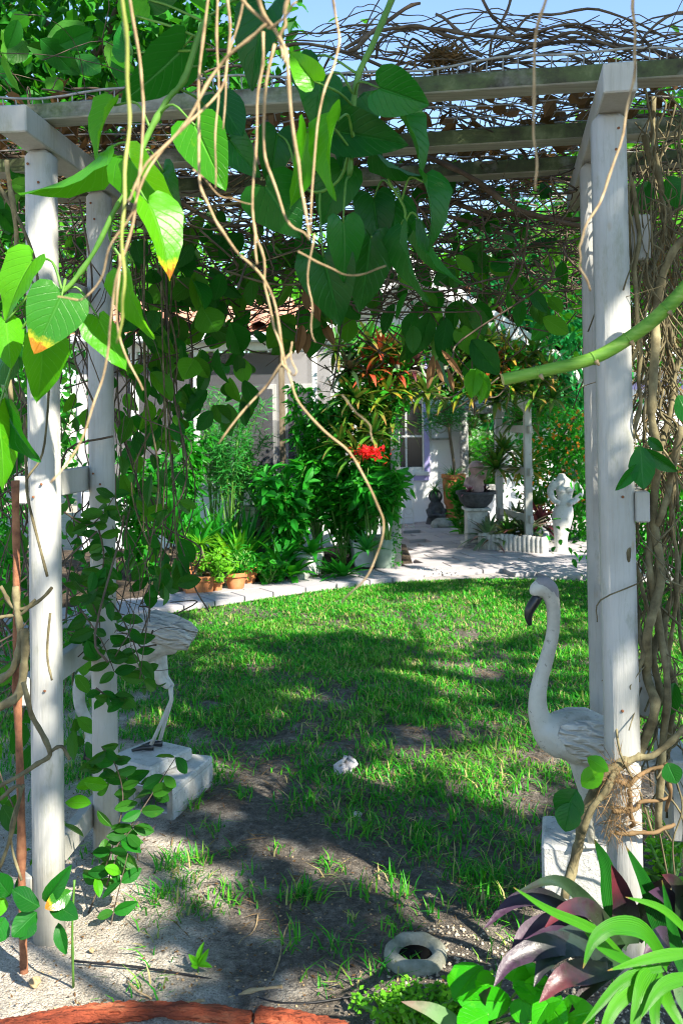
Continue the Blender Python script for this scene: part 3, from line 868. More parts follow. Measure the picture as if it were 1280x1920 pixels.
# feeding flamingo on its slab and cinder block
g0 = G(326, 1536)
bd = Vector((math.cos(R(73)), math.sin(R(73)), 0))        # long axis of the block, going back to the right
bs = Vector((-bd.y, bd.x, 0))
bc = g0 + bd * .19 + bs * .105
plinth('cinder_block', 'hollow white cinder block with a dark broken end lying on the sand', (bc.x, bc.y, -.01), (.21, .38, .135), R(73 - 90), True)
sc_ = P(272, 1450, 4.05)
slab = plinth('concrete_slab', 'white concrete slab under the feeding flamingo', (P(284, 1450, 4.0).x, 4.0, .127), (.25, .27, .055), R(58 - 90))
LD = 4.02; s4 = LD / FPX
lf0 = P(280, 1420, LD)
lf = thing('feeding_flamingo_statue', 'weathered flamingo statue with lowered head and drooping wing behind the left post', 'statue', (lf0.x, LD, .187))
mb = MB(); m2 = MB()
def s4px(L): return [((P(a, b, LD).x), P(a, b, LD).z, w * s4, h * s4) for a, b, w, h in L]
loft(m2, s4px([(196, 1236, 12, 20), (215, 1222, 30, 38), (240, 1210, 42, 46), (265, 1203, 46, 46), (290, 1200, 44, 40), (312, 1204, 34, 26), (335, 1212, 18, 14)]))
mb.add([Vector(v) + Vector((0, LD, 0)) for v in m2.v], m2.f)
nk = [(222, 1228, 26), (196, 1246, 20), (170, 1256, 15), (150, 1280, 12), (150, 1320, 11), (162, 1350, 11), (172, 1378, 12), (170, 1394, 13)]
qn = catmull([P(a, b, LD) for a, b, r in nk], 4)
mb.tube(qn, list(np.interp(np.linspace(0, 1, len(qn)), np.linspace(0, 1, len(nk)), [r * s4 for a, b, r in nk])), 12)
mb.tube([P(278, 1225, LD), P(290, 1255, LD), P(300, 1275, LD), P(318, 1288, LD)], [24 * s4, 16 * s4, 10 * s4, 7 * s4], 10)
mb.tube([P(290, 1220, LD + .05), P(300, 1250, LD + .05), P(308, 1272, LD + .05), P(324, 1290, LD + .05)], [24 * s4, 16 * s4, 10 * s4, 7 * s4], 10)
bo = link('body', mb.mesh('feeding_body', True), M_STATUE_GREY, lf); remesh(bo, .006, 4)
mb = MB()
for yo in (-1, 1):
    m2 = MB()
    loft(m2, s4px([(232, 1196, 5, 14), (255, 1180, 14, 20), (285, 1172, 17, 22), (315, 1180, 16, 22), (345, 1192, 13, 20), (362, 1200, 6, 12)]), 12)
    mb.add([Vector(v) + Vector((0, LD + yo * 34 * s4, 0)) for v in m2.v], m2.f)
link('wings', mb.mesh('feeding_wings', True), M_FEATHER_G, lf)
for (tx, ty, o) in ((282, 1416, 0.0), (299, 1416, .05)):
    top = P(320, 1288, LD + o); bot = P(tx, ty, LD + o); bot.z = .195
    mid = P(322, 1312, LD + o)
    link('leg', MB().tube([top, mid, mid.lerp(bot, .5), bot], [.012, .0095, .008, .009], 9).mesh('feeding_leg', True), M_STATUE_GREY, lf)
    link('foot', MB().tube([bot + Vector((.015, 0, 0)), bot + Vector((-.03, -.012, .004)), bot + Vector((-.075, -.03, -.002))], [.014, .012, .006], 7).mesh('foot', True), M_BEAK, lf)
mb = MB(); mb.tube([P(170, 1396, LD), P(166, 1412, LD), P(158, 1424, LD)], [.026, .02, .006], 8)
link('beak', mb.mesh('feeding_beak', True), M_BEAK, lf)

# ------------------------------------------------------------------ garden ornaments and pots
def Gd(px, d, z=0.0):
    v = P(px, CY, d); v.z = z; return v
# big mirror, picture, potted tree, dark figure and turtle along the house wall
mc = P(901, 838, 13.55)
mi = thing('wall_mirror', 'tall mirror in an ornate silver frame leaning on the white house wall', 'mirror', (mc.x, 13.5, .05))
mw, mh = .62, 1.30
mz = P(901, 842, 13.5).z
mb = MB()
for sx in (-1, 1): mb.box((mc.x + sx * (mw / 2 - .05), 13.5, mz), (.13, .10, mh), None, .03)
mb.box((mc.x, 13.5, mz - mh / 2 + .05), (mw + .04, .072, .15), None, .03)
mb.box((mc.x, 13.5, mz + mh / 2 - .05), (mw + .04, .072, .15), None, .03)
for k in range(40):
    a = k / 40 * 4
    side = int(a); f = a - side
    x, z = ((-mw / 2 + .04 + f * (mw - .08), mh / 2 - .04), (mw / 2 - .05, mh / 2 - .05 - f * (mh - .1)), (mw / 2 - .04 - f * (mw - .08), -mh / 2 + .05), (-mw / 2 + .05, -mh / 2 + .05 + f * (mh - .1)))[side]
    mb.lathe([(.004, -.03), (.035, -.02), (.045, 0), (.035, .02), (.004, .03)], (mc.x + x, 13.47, mz + z), 7)
for k in range(7):
    mb.lathe([(.01, -.05), (.05, 0), (.03, .04), (.005, .07)], (mc.x - .24 + k * .08, 13.48, mz + mh / 2 + .05 + .05 * math.cos((k - 3) * .5)), 8)
fr = link('frame', mb.mesh('mirror_frame', True, 50), M_SILVER, mi)
link('glass', MB().box((mc.x, 13.512, mz), (mw - .16, .01, mh - .16)).mesh('mirror_glass'), M_MIRROR, mi, Matrix.Translation((mc.x, 13.512, mz)) @ Matrix.Rotation(R(-1.5), 4, 'X') @ Matrix.Translation((-mc.x, -13.512, -mz)))
pc_ = P(824, 792, 13.72)
pi = thing('wall_plaque', 'grey carved rectangular plaque hanging between the window and the mirror', 'plaque', (pc_.x, 13.72, pc_.z - .25))
link('panel', MB().box(pc_, (.33, .04, .50), None, .008).mesh('panel'), M_GUTTER, pi)
mb = MB()
for sx in (-1, 1): mb.box(pc_ + Vector((sx * .15, -.025, 0)), (.035, .03, .52), None, .006)
for sz in (-1, 1): mb.box(pc_ + Vector((0, -.024, sz * .25)), (.30, .03, .035), None, .006)
for k in range(3): mb.tube([pc_ + Vector((.10 * math.cos(t) * (1 - k * .25), -.03, .10 * math.sin(t) * (1 - k * .25) + (k - 1) * .06)) for t in np.linspace(0, 6.28, 14)], .008, 5)
link('relief', mb.mesh('relief'), M_STONE, pi)

def pot(name, label, c, prof, mat, n=24, group=None, tilt=0.0, tdir=0.0, soil=None, sx=1, sy=1):
    t = thing(name, label, 'pot', c, group)
    M = Matrix.Translation(c) @ Matrix.Rotation(tdir, 4, 'Z') @ Matrix.Rotation(tilt, 4, 'X')
    o = link('body', MB().lathe(prof, (0, 0, 0), n, sx, sy).mesh('pot', True, 40), mat, t, M)
    if soil:
        link('soil', MB().lathe([(.001, soil[1] - .004), (soil[0], soil[1] - .004), (soil[0] * .98, soil[1]), (.001, soil[1] + .01)], (0, 0, 0), 18, sx, sy).mesh('soil', True), M_SOIL, t, M)
    return t
def pot_prof(r0, r1, h, rim=.02, th=.015):
    return [(r0 * .95, 0), (r0, .005), (r1 - rim * .5, h - rim * 2.2), (r1 - rim * .5, h - rim * 2), (r1 + rim * .4, h - rim * 2), (r1 + rim * .4, h), (r1 - th, h), (r1 - th - .01, h * .80), (.001, h * .8)]
tp = Gd(848, 13.3, .02)
pot('tall_terracotta_pot', 'tall terracotta pot with small feathery tree against the house wall', tp, [(.19, 0), (.20, .02), (.20, .06), (.16, .08), (.16, .12), (.125, .15), (.115, .24), (.12, .30), (.14, .33), (.145, .34), (.165, .70), (.18, .71), (.18, .76), (.15, .76), (.14, .66), (.001, .66)], M_TERRA, soil=(.145, .68))
ds = Gd(814, 13.35, .02)
t = thing('dark_figurine', 'small dark stone figurine with spiky plant against the house wall', 'figurine', ds)
mb = MB()
mb.lathe([(.14, 0), (.155, .02), (.14, .10), (.12, .16), (.125, .25), (.11, .32), (.07, .36), (.10, .40), (.105, .46), (.07, .52), (.02, .55)], ds, 14, 1, .8, .08)
mb.tube([ds + Vector((-.12, -.05, .25)), ds + Vector((-.10, -.14, .15)), ds + Vector((0, -.16, .18))], [.04, .04, .03], 8)
mb.tube([ds + Vector((.12, -.05, .25)), ds + Vector((.10, -.14, .15)), ds + Vector((0, -.16, .18))], [.04, .04, .03], 8)
o = link('body', mb.mesh('figurine', True), M_DARKSTONE, t); remesh(o, .014, 3)
tt = Gd(826, 13.0, .02)
t = thing('stone_turtle', 'small grey stone turtle at the foot of the house wall', 'ornament', tt)
mb = MB(); mb.lathe([(.16, .03), (.17, .06), (.15, .11), (.09, .15), (.001, .16)], tt, 14, 1, .8)
o = link('shell', mb.mesh('turtle_shell', True), M_STONE, t)
mb = MB(); mb.tube([tt + Vector((.12, -.05, .07)), tt + Vector((.19, -.09, .11)), tt + Vector((.24, -.11, .10))], [.04, .04, .03], 8)
link('head', mb.mesh('turtle_head', True), M_STONE, t)
for sx, sy in ((-1, -1), (1, -1), (-1, 1), (1, 1)):
    link('leg', MB().tube([tt + Vector((sx * .09, sy * .08, .06)), tt + Vector((sx * .15, sy * .13, .01))], [.035, .03], 7).mesh('turtle_leg', True), M_STONE, t)

# pedestal with black bowl and pink figure
pd = G(893, 1028); pd.z = .015
t = thing('pedestal', 'white square pedestal carrying a dark planted bowl on the patio', 'pedestal', pd)
mb = MB(); mb.box(pd + Vector((0, 0, .03)), (.36, .36, .06), None, .01); mb.box(pd + Vector((0, 0, .26)), (.26, .26, .40), None, .008); mb.box(pd + Vector((0, 0, .475)), (.32, .32, .035), None, .008)
link('shaft', mb.mesh('pedestal'), M_CONC, t)
bwl = pd + Vector((0, 0, .493))
pot('planted_bowl', 'wide dark bowl on the white pedestal, filled with pink bromeliads', bwl, [(.12, 0), (.14, .01), (.20, .08), (.225, .16), (.25, .165), (.25, .20), (.21, .20), (.20, .15), (.001, .15)], M_DARKSTONE, soil=(.20, .17))
fg = bwl + Vector((.0, .03, .16))
t = thing('pink_figurine', 'small seated pink stone figurine in the dark bowl', 'figurine', fg)
mb = MB()
mb.lathe([(.06, 0), (.105, .03), (.115, .10), (.09, .18), (.06, .24), (.045, .26)], fg, 14, 1, .9)
mb.lathe([(.03, .24), (.075, .27), (.095, .32), (.085, .37), (.05, .405), (.01, .415)], fg + Vector((.01, -.01, 0)), 14)
mb.tube([fg + Vector((-.09, -.02, .2)), fg + Vector((-.13, -.06, .12)), fg + Vector((-.05, -.11, .06))], [.035, .032, .028], 8)
mb.tube([fg + Vector((.09, -.02, .2)), fg + Vector((.14, -.06, .24)), fg + Vector((.11, -.07, .33))], [.035, .032, .028], 8)
mb.tube([fg + Vector((.05, -.01, .31)), fg + Vector((.12, -.02, .33))], [.05, .02], 8)
o = link('body', mb.mesh('pink_figure', True), M_PINK, t); remesh(o, .01, 3)

# fluted planter edging
t = thing('fluted_planter', 'low white fluted edging in front of the bromeliads and white frame', 'planter', G(960, 1042))
e0, e1 = G(897, 1036), G(1022, 1046)
n = 15
sm = MB().lathe([(.034, 0), (.036, .02), (.036, .20), (.028, .225), (.001, .23)], (0, 0, 0), 10).mesh('flute', True)
for i in range(n):
    p = e0.lerp(e1, (i + .5) / n); p.z = .01 + random.uniform(-.01, .01)
    link('flute', sm, M_CONC, t, Matrix.Translation(p))
e2 = e1 + Vector((.12, .5, 0))
for i in range(6):
    p = e1.lerp(e2, (i + .8) / 6); p.z = .01
    link('flute', sm, M_CONC, t, Matrix.Translation(p))
mb = MB(); mb.add([(e0.x - .05, e0.y + .04, .16), (e1.x, e1.y + .04, .16), (e2.x, e2.y + .3, .16), (e0.x + .1, e0.y + 1.0, .16)], [(0, 1, 2, 3)])
link('soil', mb.mesh('planter_soil'), M_SOIL, t)

# female torso statue without head
tb = G(1056, 1044); tb.z = .01
TD = tb.y; s_t = TD / FPX
t = thing('torso_statue', 'headless white female torso statue with hands behind the neck', 'statue', tb)
mb = MB(); m2 = MB()
def tpt(px, py, dy=0): v = P(px, py, TD + dy); return v
def ringset(L):
    n = 16; V = []
    for (px, py, w, dp) in L:
        c = tpt(px, py)
        for k in range(n):
            a = 2 * math.pi * k / n
            V.append(c + Vector((math.cos(a) * w * s_t, math.sin(a) * dp * s_t, 0)))
    m = len(L)
    F = [(i * n + k, i * n + (k + 1) % n, (i + 1) * n + (k + 1) % n, (i + 1) * n + k) for i in range(m - 1) for k in range(n)]
    F += [tuple(range(n))[::-1], tuple(range((m - 1) * n, m * n))]
    mb.add(V, F)
ringset([(1050, 1041, 13, 11), (1050, 1025, 12, 11), (1051, 1005, 13, 12), (1053, 985, 17, 14), (1054, 968, 20, 15), (1055, 955, 19, 13), (1057, 942, 13, 10), (1058, 930, 14, 10), (1058, 916, 18, 11), (1057, 906, 20, 10), (1054, 898, 13, 8), (1052, 892, 7, 6), (1052, 888, 6.5, 6)])
for k in (-1, 1):
    c = tpt(1058 + k * 8, 918, -.055)
    mb.lathe([(.004, -.04), (.035, -.025), (.042, 0), (.032, .022), (.004, .04)], c, 10)
mb.tube(catmull([tpt(1040, 904), tpt(1031, 920, -.02), tpt(1036, 936, -.05), tpt(1048, 944, -.09)], 4), list(np.linspace(.046, .03, 13)), 9)
mb.tube(catmull([tpt(1075, 905), tpt(1087, 922, -.02), tpt(1080, 936, -.05), tpt(1066, 946, -.09)], 4), list(np.linspace(.046, .03, 13)), 9)
o = link('body', mb.mesh('torso', True), M_CONC, t); remesh(o, .010, 2)
link('base', MB().box(tb + Vector((0, 0, .025)), (.30, .26, .05), None, .01).mesh('torso_base'), M_CONC, t)

# white frame of the inner arbour
arb = thing('garden_arbour', 'white wooden garden arbour overgrown with bromeliads on the patio', 'arbour', G(850, 1050))
LP = G(743, 1072); RF = G(991, 1040); RB = G(937, 1020)
aD = RF.y
def ab(p, z0, z1, w=.085): return MB().box((p.x, p.y, (z0 + z1) / 2), (w, w, z1 - z0), None, .006)
AT = 2.05
link('post', ab(LP, 0, AT, .10).mesh('arbour_post'), M_POST, arb)
LB = LP + (RB - RF) + Vector((.1, .2, 0))
for p in (RF, RB, LB): link('post', ab(p, 0, AT).mesh('arbour_post'), M_POST, arb)
for z in (.42, .97, 1.47, 1.92):
    link('rung', MB().beam(RB + (RB - RF) * .12 + Vector((0, 0, z)), RF - (RB - RF) * .12 + Vector((0, 0, z)), .04, .09).mesh('rung'), M_POST, arb)
link('top_beam', MB().beam(LP + Vector((-.35, -.05, AT + .04)), RF + Vector((.35, .05, AT + .04)), .08, .08).mesh('top_beam'), M_BEAM, arb)
link('top_beam', MB().beam(LB + Vector((-.35, -.05, AT + .04)), RB + Vector((.55, .05, AT + .04)), .08, .08).mesh('top_beam'), M_BEAM, arb)
link('brace', MB().beam(RF + Vector((0, 0, 1.68)), RF + Vector((-.26, -.02, 2.0)), .06, .07).mesh('brace'), M_POST, arb)
for k in range(7):
    f = k / 6
    a = LP.lerp(RF, f); b = LB.lerp(RB, f)
    link('slat', MB().beam(a + (a - b) * .25 + Vector((0, 0, AT + .105)), b + (b - a) * .25 + Vector((0, 0, AT + .105)), .05, .04).mesh('slat'), M_BEAM, arb)
# thin white wire plant stand against the wall
ws = G(766, 998)
t = thing('wire_trellis', 'thin white wire trellis standing by the house window', 'trellis', ws)
mb = MB()
for dx in (-.07, .07): mb.tube([ws + Vector((dx, 0, 0)), ws + Vector((dx, 0, .88))], .006, 5)
for k in range(7): mb.tube([ws + Vector((-.07, 0, .08 + k * .125)), ws + Vector((.07, 0, .08 + k * .125))], .005, 5)
for k in range(3): mb.tube([ws + Vector((.05 * math.cos(a), -.005, .3 + k * .22 + .05 * math.sin(a))) for a in np.linspace(0, 6.28, 10)], .004, 4)
link('wire', mb.mesh('trellis_wire', True), M_WHITE, t)

# pots of the bed
c = G(368, 1124); c.z = .03
t = thing('terracotta_trough', 'rectangular terracotta trough at the path edge', 'pot', c)
mb = MB(); Mr = Matrix.Rotation(R(20), 3, 'Z')
V = []; 
def trough(c, w, l, h, Mr):
    pr = [(w * .42, l * .44, 0), (w * .5, l * .5, h), (w * .54, l * .53, h - .045), (w * .54, l * .53, h), (w * .44, l * .44, h), (w * .42, l * .42, h - .05)]
    V = []
    for (a, b, z) in (pr[0], (w * .49, l * .49, h - .047), pr[2], pr[3], pr[4], pr[5]):
        V += [c + Mr @ Vector((sx * b, sy * a, z)) for sx, sy in ((-1, -1), (1, -1), (1, 1), (-1, 1))]
    F = [(0, 3, 2, 1)] + [(r * 4 + k, r * 4 + (k + 1) % 4, r * 4 + 4 + (k + 1) % 4, r * 4 + 4 + k) for r in range(5) for k in range(4)] + [(20, 21, 22, 23)]
    return V, F
mb.add(*trough(c + Vector((0, .1, 0)), .20, .27, .17, Mr))
link('body', mb.mesh('trough'), M_TERRA, t)
link('soil', MB().box(c + Vector((0, .1, .15)), (.20, .15, .03), Mr, .01).mesh('trough_soil'), M_SOIL, t)
for (px, py, r1, h, lab, tilt, td) in (
        (405, 1121, .062, .12, 'smallest round terracotta pot beside the rectangular trough', 0, 0),
        (441, 1117, .105, .15, 'tilted orange terracotta pot second along the path', R(9), R(200)),
        (462, 1106, .10, .17, 'leaning terracotta pot nearest the grey stones', R(12), R(150)),
        (352, 1092, .12, .15, 'terracotta pot behind the rectangular trough', R(3), 0)):
    c = G(px, py); c.z = .04
    pot('terracotta_pot', lab, c + Vector((0, .08, 0)), pot_prof(r1 * .68, r1, h, .018), M_TERRA, soil=(r1 * .85, h * .86), tilt=tilt, tdir=td, group='terracotta pots along the path')
c = G(578, 1088); c.z = .04
pot('white_round_pot', 'white round pot among strap leaves beside the path', c + Vector((0, .15, 0)), pot_prof(.125, .15, .22, .018), M_WHITEPOT, soil=(.13, .19))
c = G(683, 1072); c.z = .04
t = thing('white_square_planter', 'white square planter beside the sage green urn', 'pot', c)
mb = MB(); mb.add(*trough(c + Vector((0, .15, 0)), .26, .26, .27, Matrix.Rotation(R(8), 3, 'Z')))
link('body', mb.mesh('square_planter'), M_WHITEPOT, t)
link('soil', MB().box(c + Vector((0, .15, .25)), (.19, .19, .03), Matrix.Rotation(R(8), 3, 'Z'), .01).mesh('planter_soil'), M_SOIL, t)
c = G(721, 1078); c.z = .03
pot('sage_urn', 'sage green glazed urn at the corner of the patio', c + Vector((0, .12, 0)), [(.085, 0), (.095, .01), (.115, .12), (.125, .24), (.12, .31), (.108, .335), (.118, .345), (.118, .365), (.10, .365), (.095, .32), (.001, .32)], M_SAGE, soil=(.095, .33))
c = G(470, 1060); c.z = .05
pot('grey_box_planter', 'square green-grey planter box standing on a block near the porch wall', Gd(478, 10.3, .37), [(.14, 0), (.15, .01), (.16, .24), (.175, .24), (.175, .28), (.15, .28), (.14, .22), (.001, .22)], M_RING, 4, soil=(.14, .24))
t = thing('planter_support', 'dark stand under the square planter box', 'stand', Gd(478, 10.3))
link('legs', MB().box(Gd(478, 10.3, .185), (.22, .2, .365), None, .01).mesh('support'), M_DARKSTONE, t)
c = G(440, 1075); c.z = .05
pot('black_nursery_pot', 'black plastic nursery pot behind the orange pots', c + Vector((0, .1, 0)), pot_prof(.10, .13, .22, .012), M_BLACK, soil=(.11, .19))

def rock(name, label, c, s, mat, seed, cat='stone', group=None):
    rs = random.Random(seed)
    bm = bmesh.new(); bmesh.ops.create_icosphere(bm, subdivisions=3, radius=1)
    for v in bm.verts:
        n = v.co.normalized()
        k = 1 + .22 * math.sin(n.x * 3.1 + seed) * math.cos(n.y * 2.7 + seed * 2) + .14 * math.sin(n.z * 5 + n.x * 4 + seed) + rs.uniform(-.035, .035)
        v.co = Vector((n.x * s[0], n.y * s[1], n.z * s[2])) * k
    me = bpy.data.meshes.new(name); bm.to_mesh(me); bm.free()
    me.polygons.foreach_set('use_smooth', np.ones(len(me.polygons), dtype=bool))
    o = link(name, me, mat, None, Matrix.Translation(c))
    return tag(o, label, cat, group)
c = G(512, 1098); c.z = .09
rock('bed_stone', 'low rough grey stone beside the leaning terracotta pot', c + Vector((0, .08, 0)), (.15, .10, .08), M_STONE, 3)
c = G(532, 1090); c.z = .12
rock('bed_stone', 'upright mossy grey stone behind the low one in the bed', c + Vector((0, .12, 0)), (.12, .09, .12), M_STONE, 5)
c = G(560, 1097); c.z = .07
rock('bed_stone', 'small brown stone near the white round pot', c + Vector((0, .05, 0)), (.09, .07, .05), M_STONE, 8)

# shell on the lawn
c = G(650, 1462)
t = thing('shell_fragment', 'pale pinkish shell fragment lying on the thin grass', 'shell', c)
n = 9; V = []; F = []
for i in range(n):
    for j in range(7):
        u = (i / (n - 1) - .5); v = j / 6
        w = .085 * math.sin(math.pi * min(1, v * .85 + .12)) ** .7 * (1 + .08 * math.sin(i * 2.4))
        V.append(c + Vector((u * 2 * w * .46 - .02 + .03 * v + .012 * math.sin(v * 9 + i), .035 - u * u * .06 + v * .03, .004 + v * .074 + .009 * math.cos(i * 3))))
F = [(i * 7 + j, (i + 1) * 7 + j, (i + 1) * 7 + j + 1, i * 7 + j + 1) for i in range(n - 1) for j in range(6)]
o = link('valve', (lambda m: (m.add(V, F), m.mesh('shell', True))[1])(MB()), M_SHELL, t)
s = o.modifiers.new('s', 'SOLIDIFY'); s.thickness = .012
c = G(668, 1533); c.z = .012
rock('pale_pebble', 'small pale pebble on the dark bare soil below the shell', c, (.02, .016, .012), M_SHELL, 2, 'pebble')

# stone ring with a metal puck
c = G(779, 1812); c.z = 0
t = thing('stone_ring', 'mossy round stone ring sunk in the soil with a dark well', 'garden light', c)
prof = [(.084, -.03), (.092, 0), (.095, .028), (.091, .048), (.080, .060), (.066, .060), (.055, .050), (.050, .038), (.049, .02)]
n = 40
V = []; m = len(prof)
for (r, z) in prof:
    for k in range(n):
        a = 2 * math.pi * k / n
        V.append(c + Vector((r * math.cos(a) * (1 + .012 * math.sin(a * 5)), r * math.sin(a), z + .002 * math.sin(a * 7))))
F = [(i * n + k, i * n + (k + 1) % n, (i + 1) * n + (k + 1) % n, (i + 1) * n + k) for i in range(m - 1) for k in range(n)]
mb = MB(); mb.add(V, F); link('ring', mb.mesh('ring', True), M_RING, t)
link('well', MB().lathe([(.0495, .036), (.047, .03), (.046, .022), (.001, .022)], c, 24).mesh('well', True), M_WELL, t)  # near-black lining set in the ring to make its well dark
link('puck', MB().lathe([(.016, .020), (.017, .030), (.015, .036), (.011, .036), (.0105, .032), (.001, .031)], c, 20).mesh('puck', True), M_WIRE, t)

# red painted edging along the bottom, two pieces
def edging(label, pts, r, seed):
    rs = random.Random(seed)
    q = catmull([G(a, b) for a, b in pts], 22)
    n = 20; V = []; m = len(q)
    for i, p in enumerate(q):
        t_ = (q[min(i + 1, m - 1)] - q[max(i - 1, 0)]).normalized(); s_ = Vector((-t_.y, t_.x, 0))
        e = 1.0 if 0 < i < m - 1 else .72
        for k in range(n):
            a = 2 * math.pi * k / n
            rr = r * e * (1 + .10 * math.sin(k * 2.4 + i * .05 + seed) + .16 * (float(vnoise(np.array([i * .16]), np.array([k * .9]), 1.0, seed)[()][0]) - .5) * 2 + .10 * math.sin(i * .55 + math.sin(k * 1.3) * 2) * (1 if k % 3 else .3) + rs.uniform(-.07, .07))
            V.append(p + s_ * math.cos(a) * rr * 1.3 + Vector((0, 0, .012 + math.sin(a) * rr)))
    F = [(i * n + k, i * n + (k + 1) % n, (i + 1) * n + (k + 1) % n, (i + 1) * n + k) for i in range(m - 1) for k in range(n)] + [tuple(range(n))[::-1], tuple(range((m - 1) * n, m * n))]
    mb = MB(); mb.add(V, F)
    o = link('red_edging_log', mb.mesh('edging', True, 50), M_REDLOG)
    tag(o, label, 'edging', 'red edging logs along the bed')
edging('long weathered red-orange edging log with sun on it', [(-40, 1950), (60, 1928), (160, 1911), (260, 1905), (370, 1908), (472, 1921)], .021, 1)
edging('short dull red edging log beside the long orange one', [(480, 1914), (560, 1925), (650, 1948)], .023, 4)

# black irrigation tube
hose = link('irrigation_tube', stem_mesh([G(140, 1802, .01), G(270, 1815, .012), (G(400, 1838, .01)), G(470, 1868, .008), G(560, 1882, .01), G(700, 1862, .01), G(800, 1850, .008)], .0035, .0035, 6, 8), M_BLACK)
tag(hose, 'thin black irrigation tube lying across the sand', 'tube')
# dead twigs and seed pods on the sand
for k, (pts, r, lab) in enumerate((([(340, 1890), (400, 1875), (470, 1862), (530, 1850)], .010, 'pale bent dead branch lying above the red edging'), ([(235, 1840), (262, 1860), (288, 1872)], .004, 'short brown twig at the foot of the left post'),
        ([(820, 1890), (870, 1872), (930, 1850)], .004, 'thin curved twig on the gravel'), ([(545, 1720), (530, 1770), (505, 1845)], .003, 'thin whitish dry stem on the dark soil'), ([(485, 1715), (470, 1750), (445, 1770)], .0025, 'thin bent dry stalk beside the light streak'))):
    o = link('fallen_twig', stem_mesh([G(a, b, .012) for a, b in pts], r, r * .6, 6, 5, .002), M_ROOT)
    tag(o, lab, 'twig', 'dead twigs on the sand')
for (px, py, r, lab) in ((66, 1842, .016, 'round tan seed pod on the sand by the left post'), (446, 1864, .015, 'small dark round stone half sunk in the sand'), (172, 1782, .008, 'tiny tan pebble near the left post')):
    c = G(px, py, r * .6)
    rock('seed_pod' if 'pod' in lab else 'sand_pebble', lab, c, (r, r, r * .85), M_ROOT if 'tan' in lab else M_DARKSTONE, int(px), 'pebble')

# ------------------------------------------------------------------ leaf shapes (x across, y along, z normal)
def leaf_from_edges(E, M, cols=2, curl=0.0, fold=0.0, droop=0.0, wave=0.0, cup=0.0):
    """E: right edge points (x,y), M: midrib y for each.  both halves, returns V, quads, uv"""
    rows = len(E)
    V = []; UV = []
    ymin = min(e[1] for e in E); ymx = max(e[1] for e in E)
    for sgn in (1, -1):
        for i in range(rows):
            for c in range(cols + 1):
                f = c / cols
                x = E[i][0] * f; y = M[i] + (E[i][1] - M[i]) * f
                z = fold * abs(x) - curl * x * x - droop * max(0, y) ** 2 + cup * (y - .35) ** 2 + wave * math.sin(y * 13 + sgn) * f * f
                V.append((sgn * x, y, z)); UV.append((.5 + sgn * .5 * f * (1 if E[i][0] > 1e-6 else 0), max(0, (y - 0) / 1.0)))
    F = []
    n1 = rows * (cols + 1)
    for h in (0, 1):
        for i in range(rows - 1):
            for c in range(cols):
                a = h * n1 + i * (cols + 1) + c
                q = (a, a + 1, a + cols + 2, a + cols + 1)
                F.append(q if h == 0 else q[::-1])
    return np.array(V, np.float32), np.array(F, np.int32), np.array(UV, np.float32)
HE = [(0, 0), (.10, -.12), (.26, -.17), (.42, -.10), (.50, .06), (.49, .24), (.43, .42), (.32, .62), (.19, .80), (.08, .93), (0, 1.0)]
HM = [0, 0, 0, .02, .10, .24, .40, .60, .79, .93, 1.0]
def heart(**k): return leaf_from_edges(HE, HM, 3, **k)
EE = [(0, 0), (.22, .10), (.40, .27), (.49, .46), (.45, .64), (.30, .82), (.12, .95), (0, 1)]
def oval(**k): return leaf_from_edges(EE, [0, .10, .27, .46, .64, .82, .95, 1], 1, **k)
def lance(w=.5, **k):
    E = [(0.001, 0), (.30, .15), (.48, .35), (.46, .55), (.30, .77), (0, 1)]
    return leaf_from_edges(E, [e[1] for e in E], 1, **k)
def blade(n=7, arch=.5, taper=1.0, fold=.3, twist=0.0):
    """long strap: unit length along y then curving down (-z), half width .5"""
    V = []; UV = []; y = z = 0.0; ang = 0.0
    for i in range(n + 1):
        t = i / n
        w = .5 * (min(1, .65 + t * 1.2)) * (1 - max(0, (t - .45) / .55) ** (1.7 * taper)) + .004
        tw = twist * t
        for s in (-1, 0, 1):
            V.append((s * w, y, z, abs(s) * w * fold)); UV.append((.5 + s * .5, t))
        ang = arch * (t + .5 / n) ** 1.3 * 2
        y += math.cos(ang) / n; z -= math.sin(ang) / n
    F = []
    for i in range(n):
        for c in (0, 1):
            a = i * 3 + c; F.append((a, a + 1, a + 4, a + 3))
    V = np.array(V, np.float32)
    return V, np.array(F, np.int32), np.array(UV, np.float32)
def blade_mesh(name, L, w, **k):
    V, F, UV = blade(**k)
    P3 = np.stack([V[:, 0] * w, V[:, 1] * L, V[:, 2] * L + V[:, 3] * w], 1)
    return mesh_np(name, P3, F, UV)
def tmesh(name, t): return mesh_np(name, t[0], t[1], t[2])

def frames(D, N):
    y = D / np.maximum(np.linalg.norm(D, axis=1, keepdims=True), 1e-9)
    x = np.cross(y, N); ln = np.linalg.norm(x, axis=1, keepdims=True)
    x = np.where(ln > 1e-5, x / np.maximum(ln, 1e-9), np.array([[1., 0, 0]])); z = np.cross(x, y)
    return x, y, z
def mass(name, Pos, D, N, L, Wd, tmpl):
    """many small leaves in one mesh"""
    T, F, UV = tmpl
    n = len(Pos); x, y, z = frames(np.asarray(D, float), np.asarray(N, float))
    L = np.broadcast_to(np.asarray(L, float), (n,)); Wd = np.broadcast_to(np.asarray(Wd, float), (n,))
    V = (np.asarray(Pos)[:, None, :] + x[:, None, :] * (T[None, :, 0:1] * Wd[:, None, None]) + y[:, None, :] * (T[None, :, 1:2] * L[:, None, None]) + z[:, None, :] * (T[None, :, 2:3] * L[:, None, None]))
    m = len(T)
    Fa = (F[None] + (np.arange(n) * m)[:, None, None]).reshape(-1, F.shape[1])
    return mesh_np(name, V.reshape(-1, 3), Fa, np.tile(UV, (n, 1)))
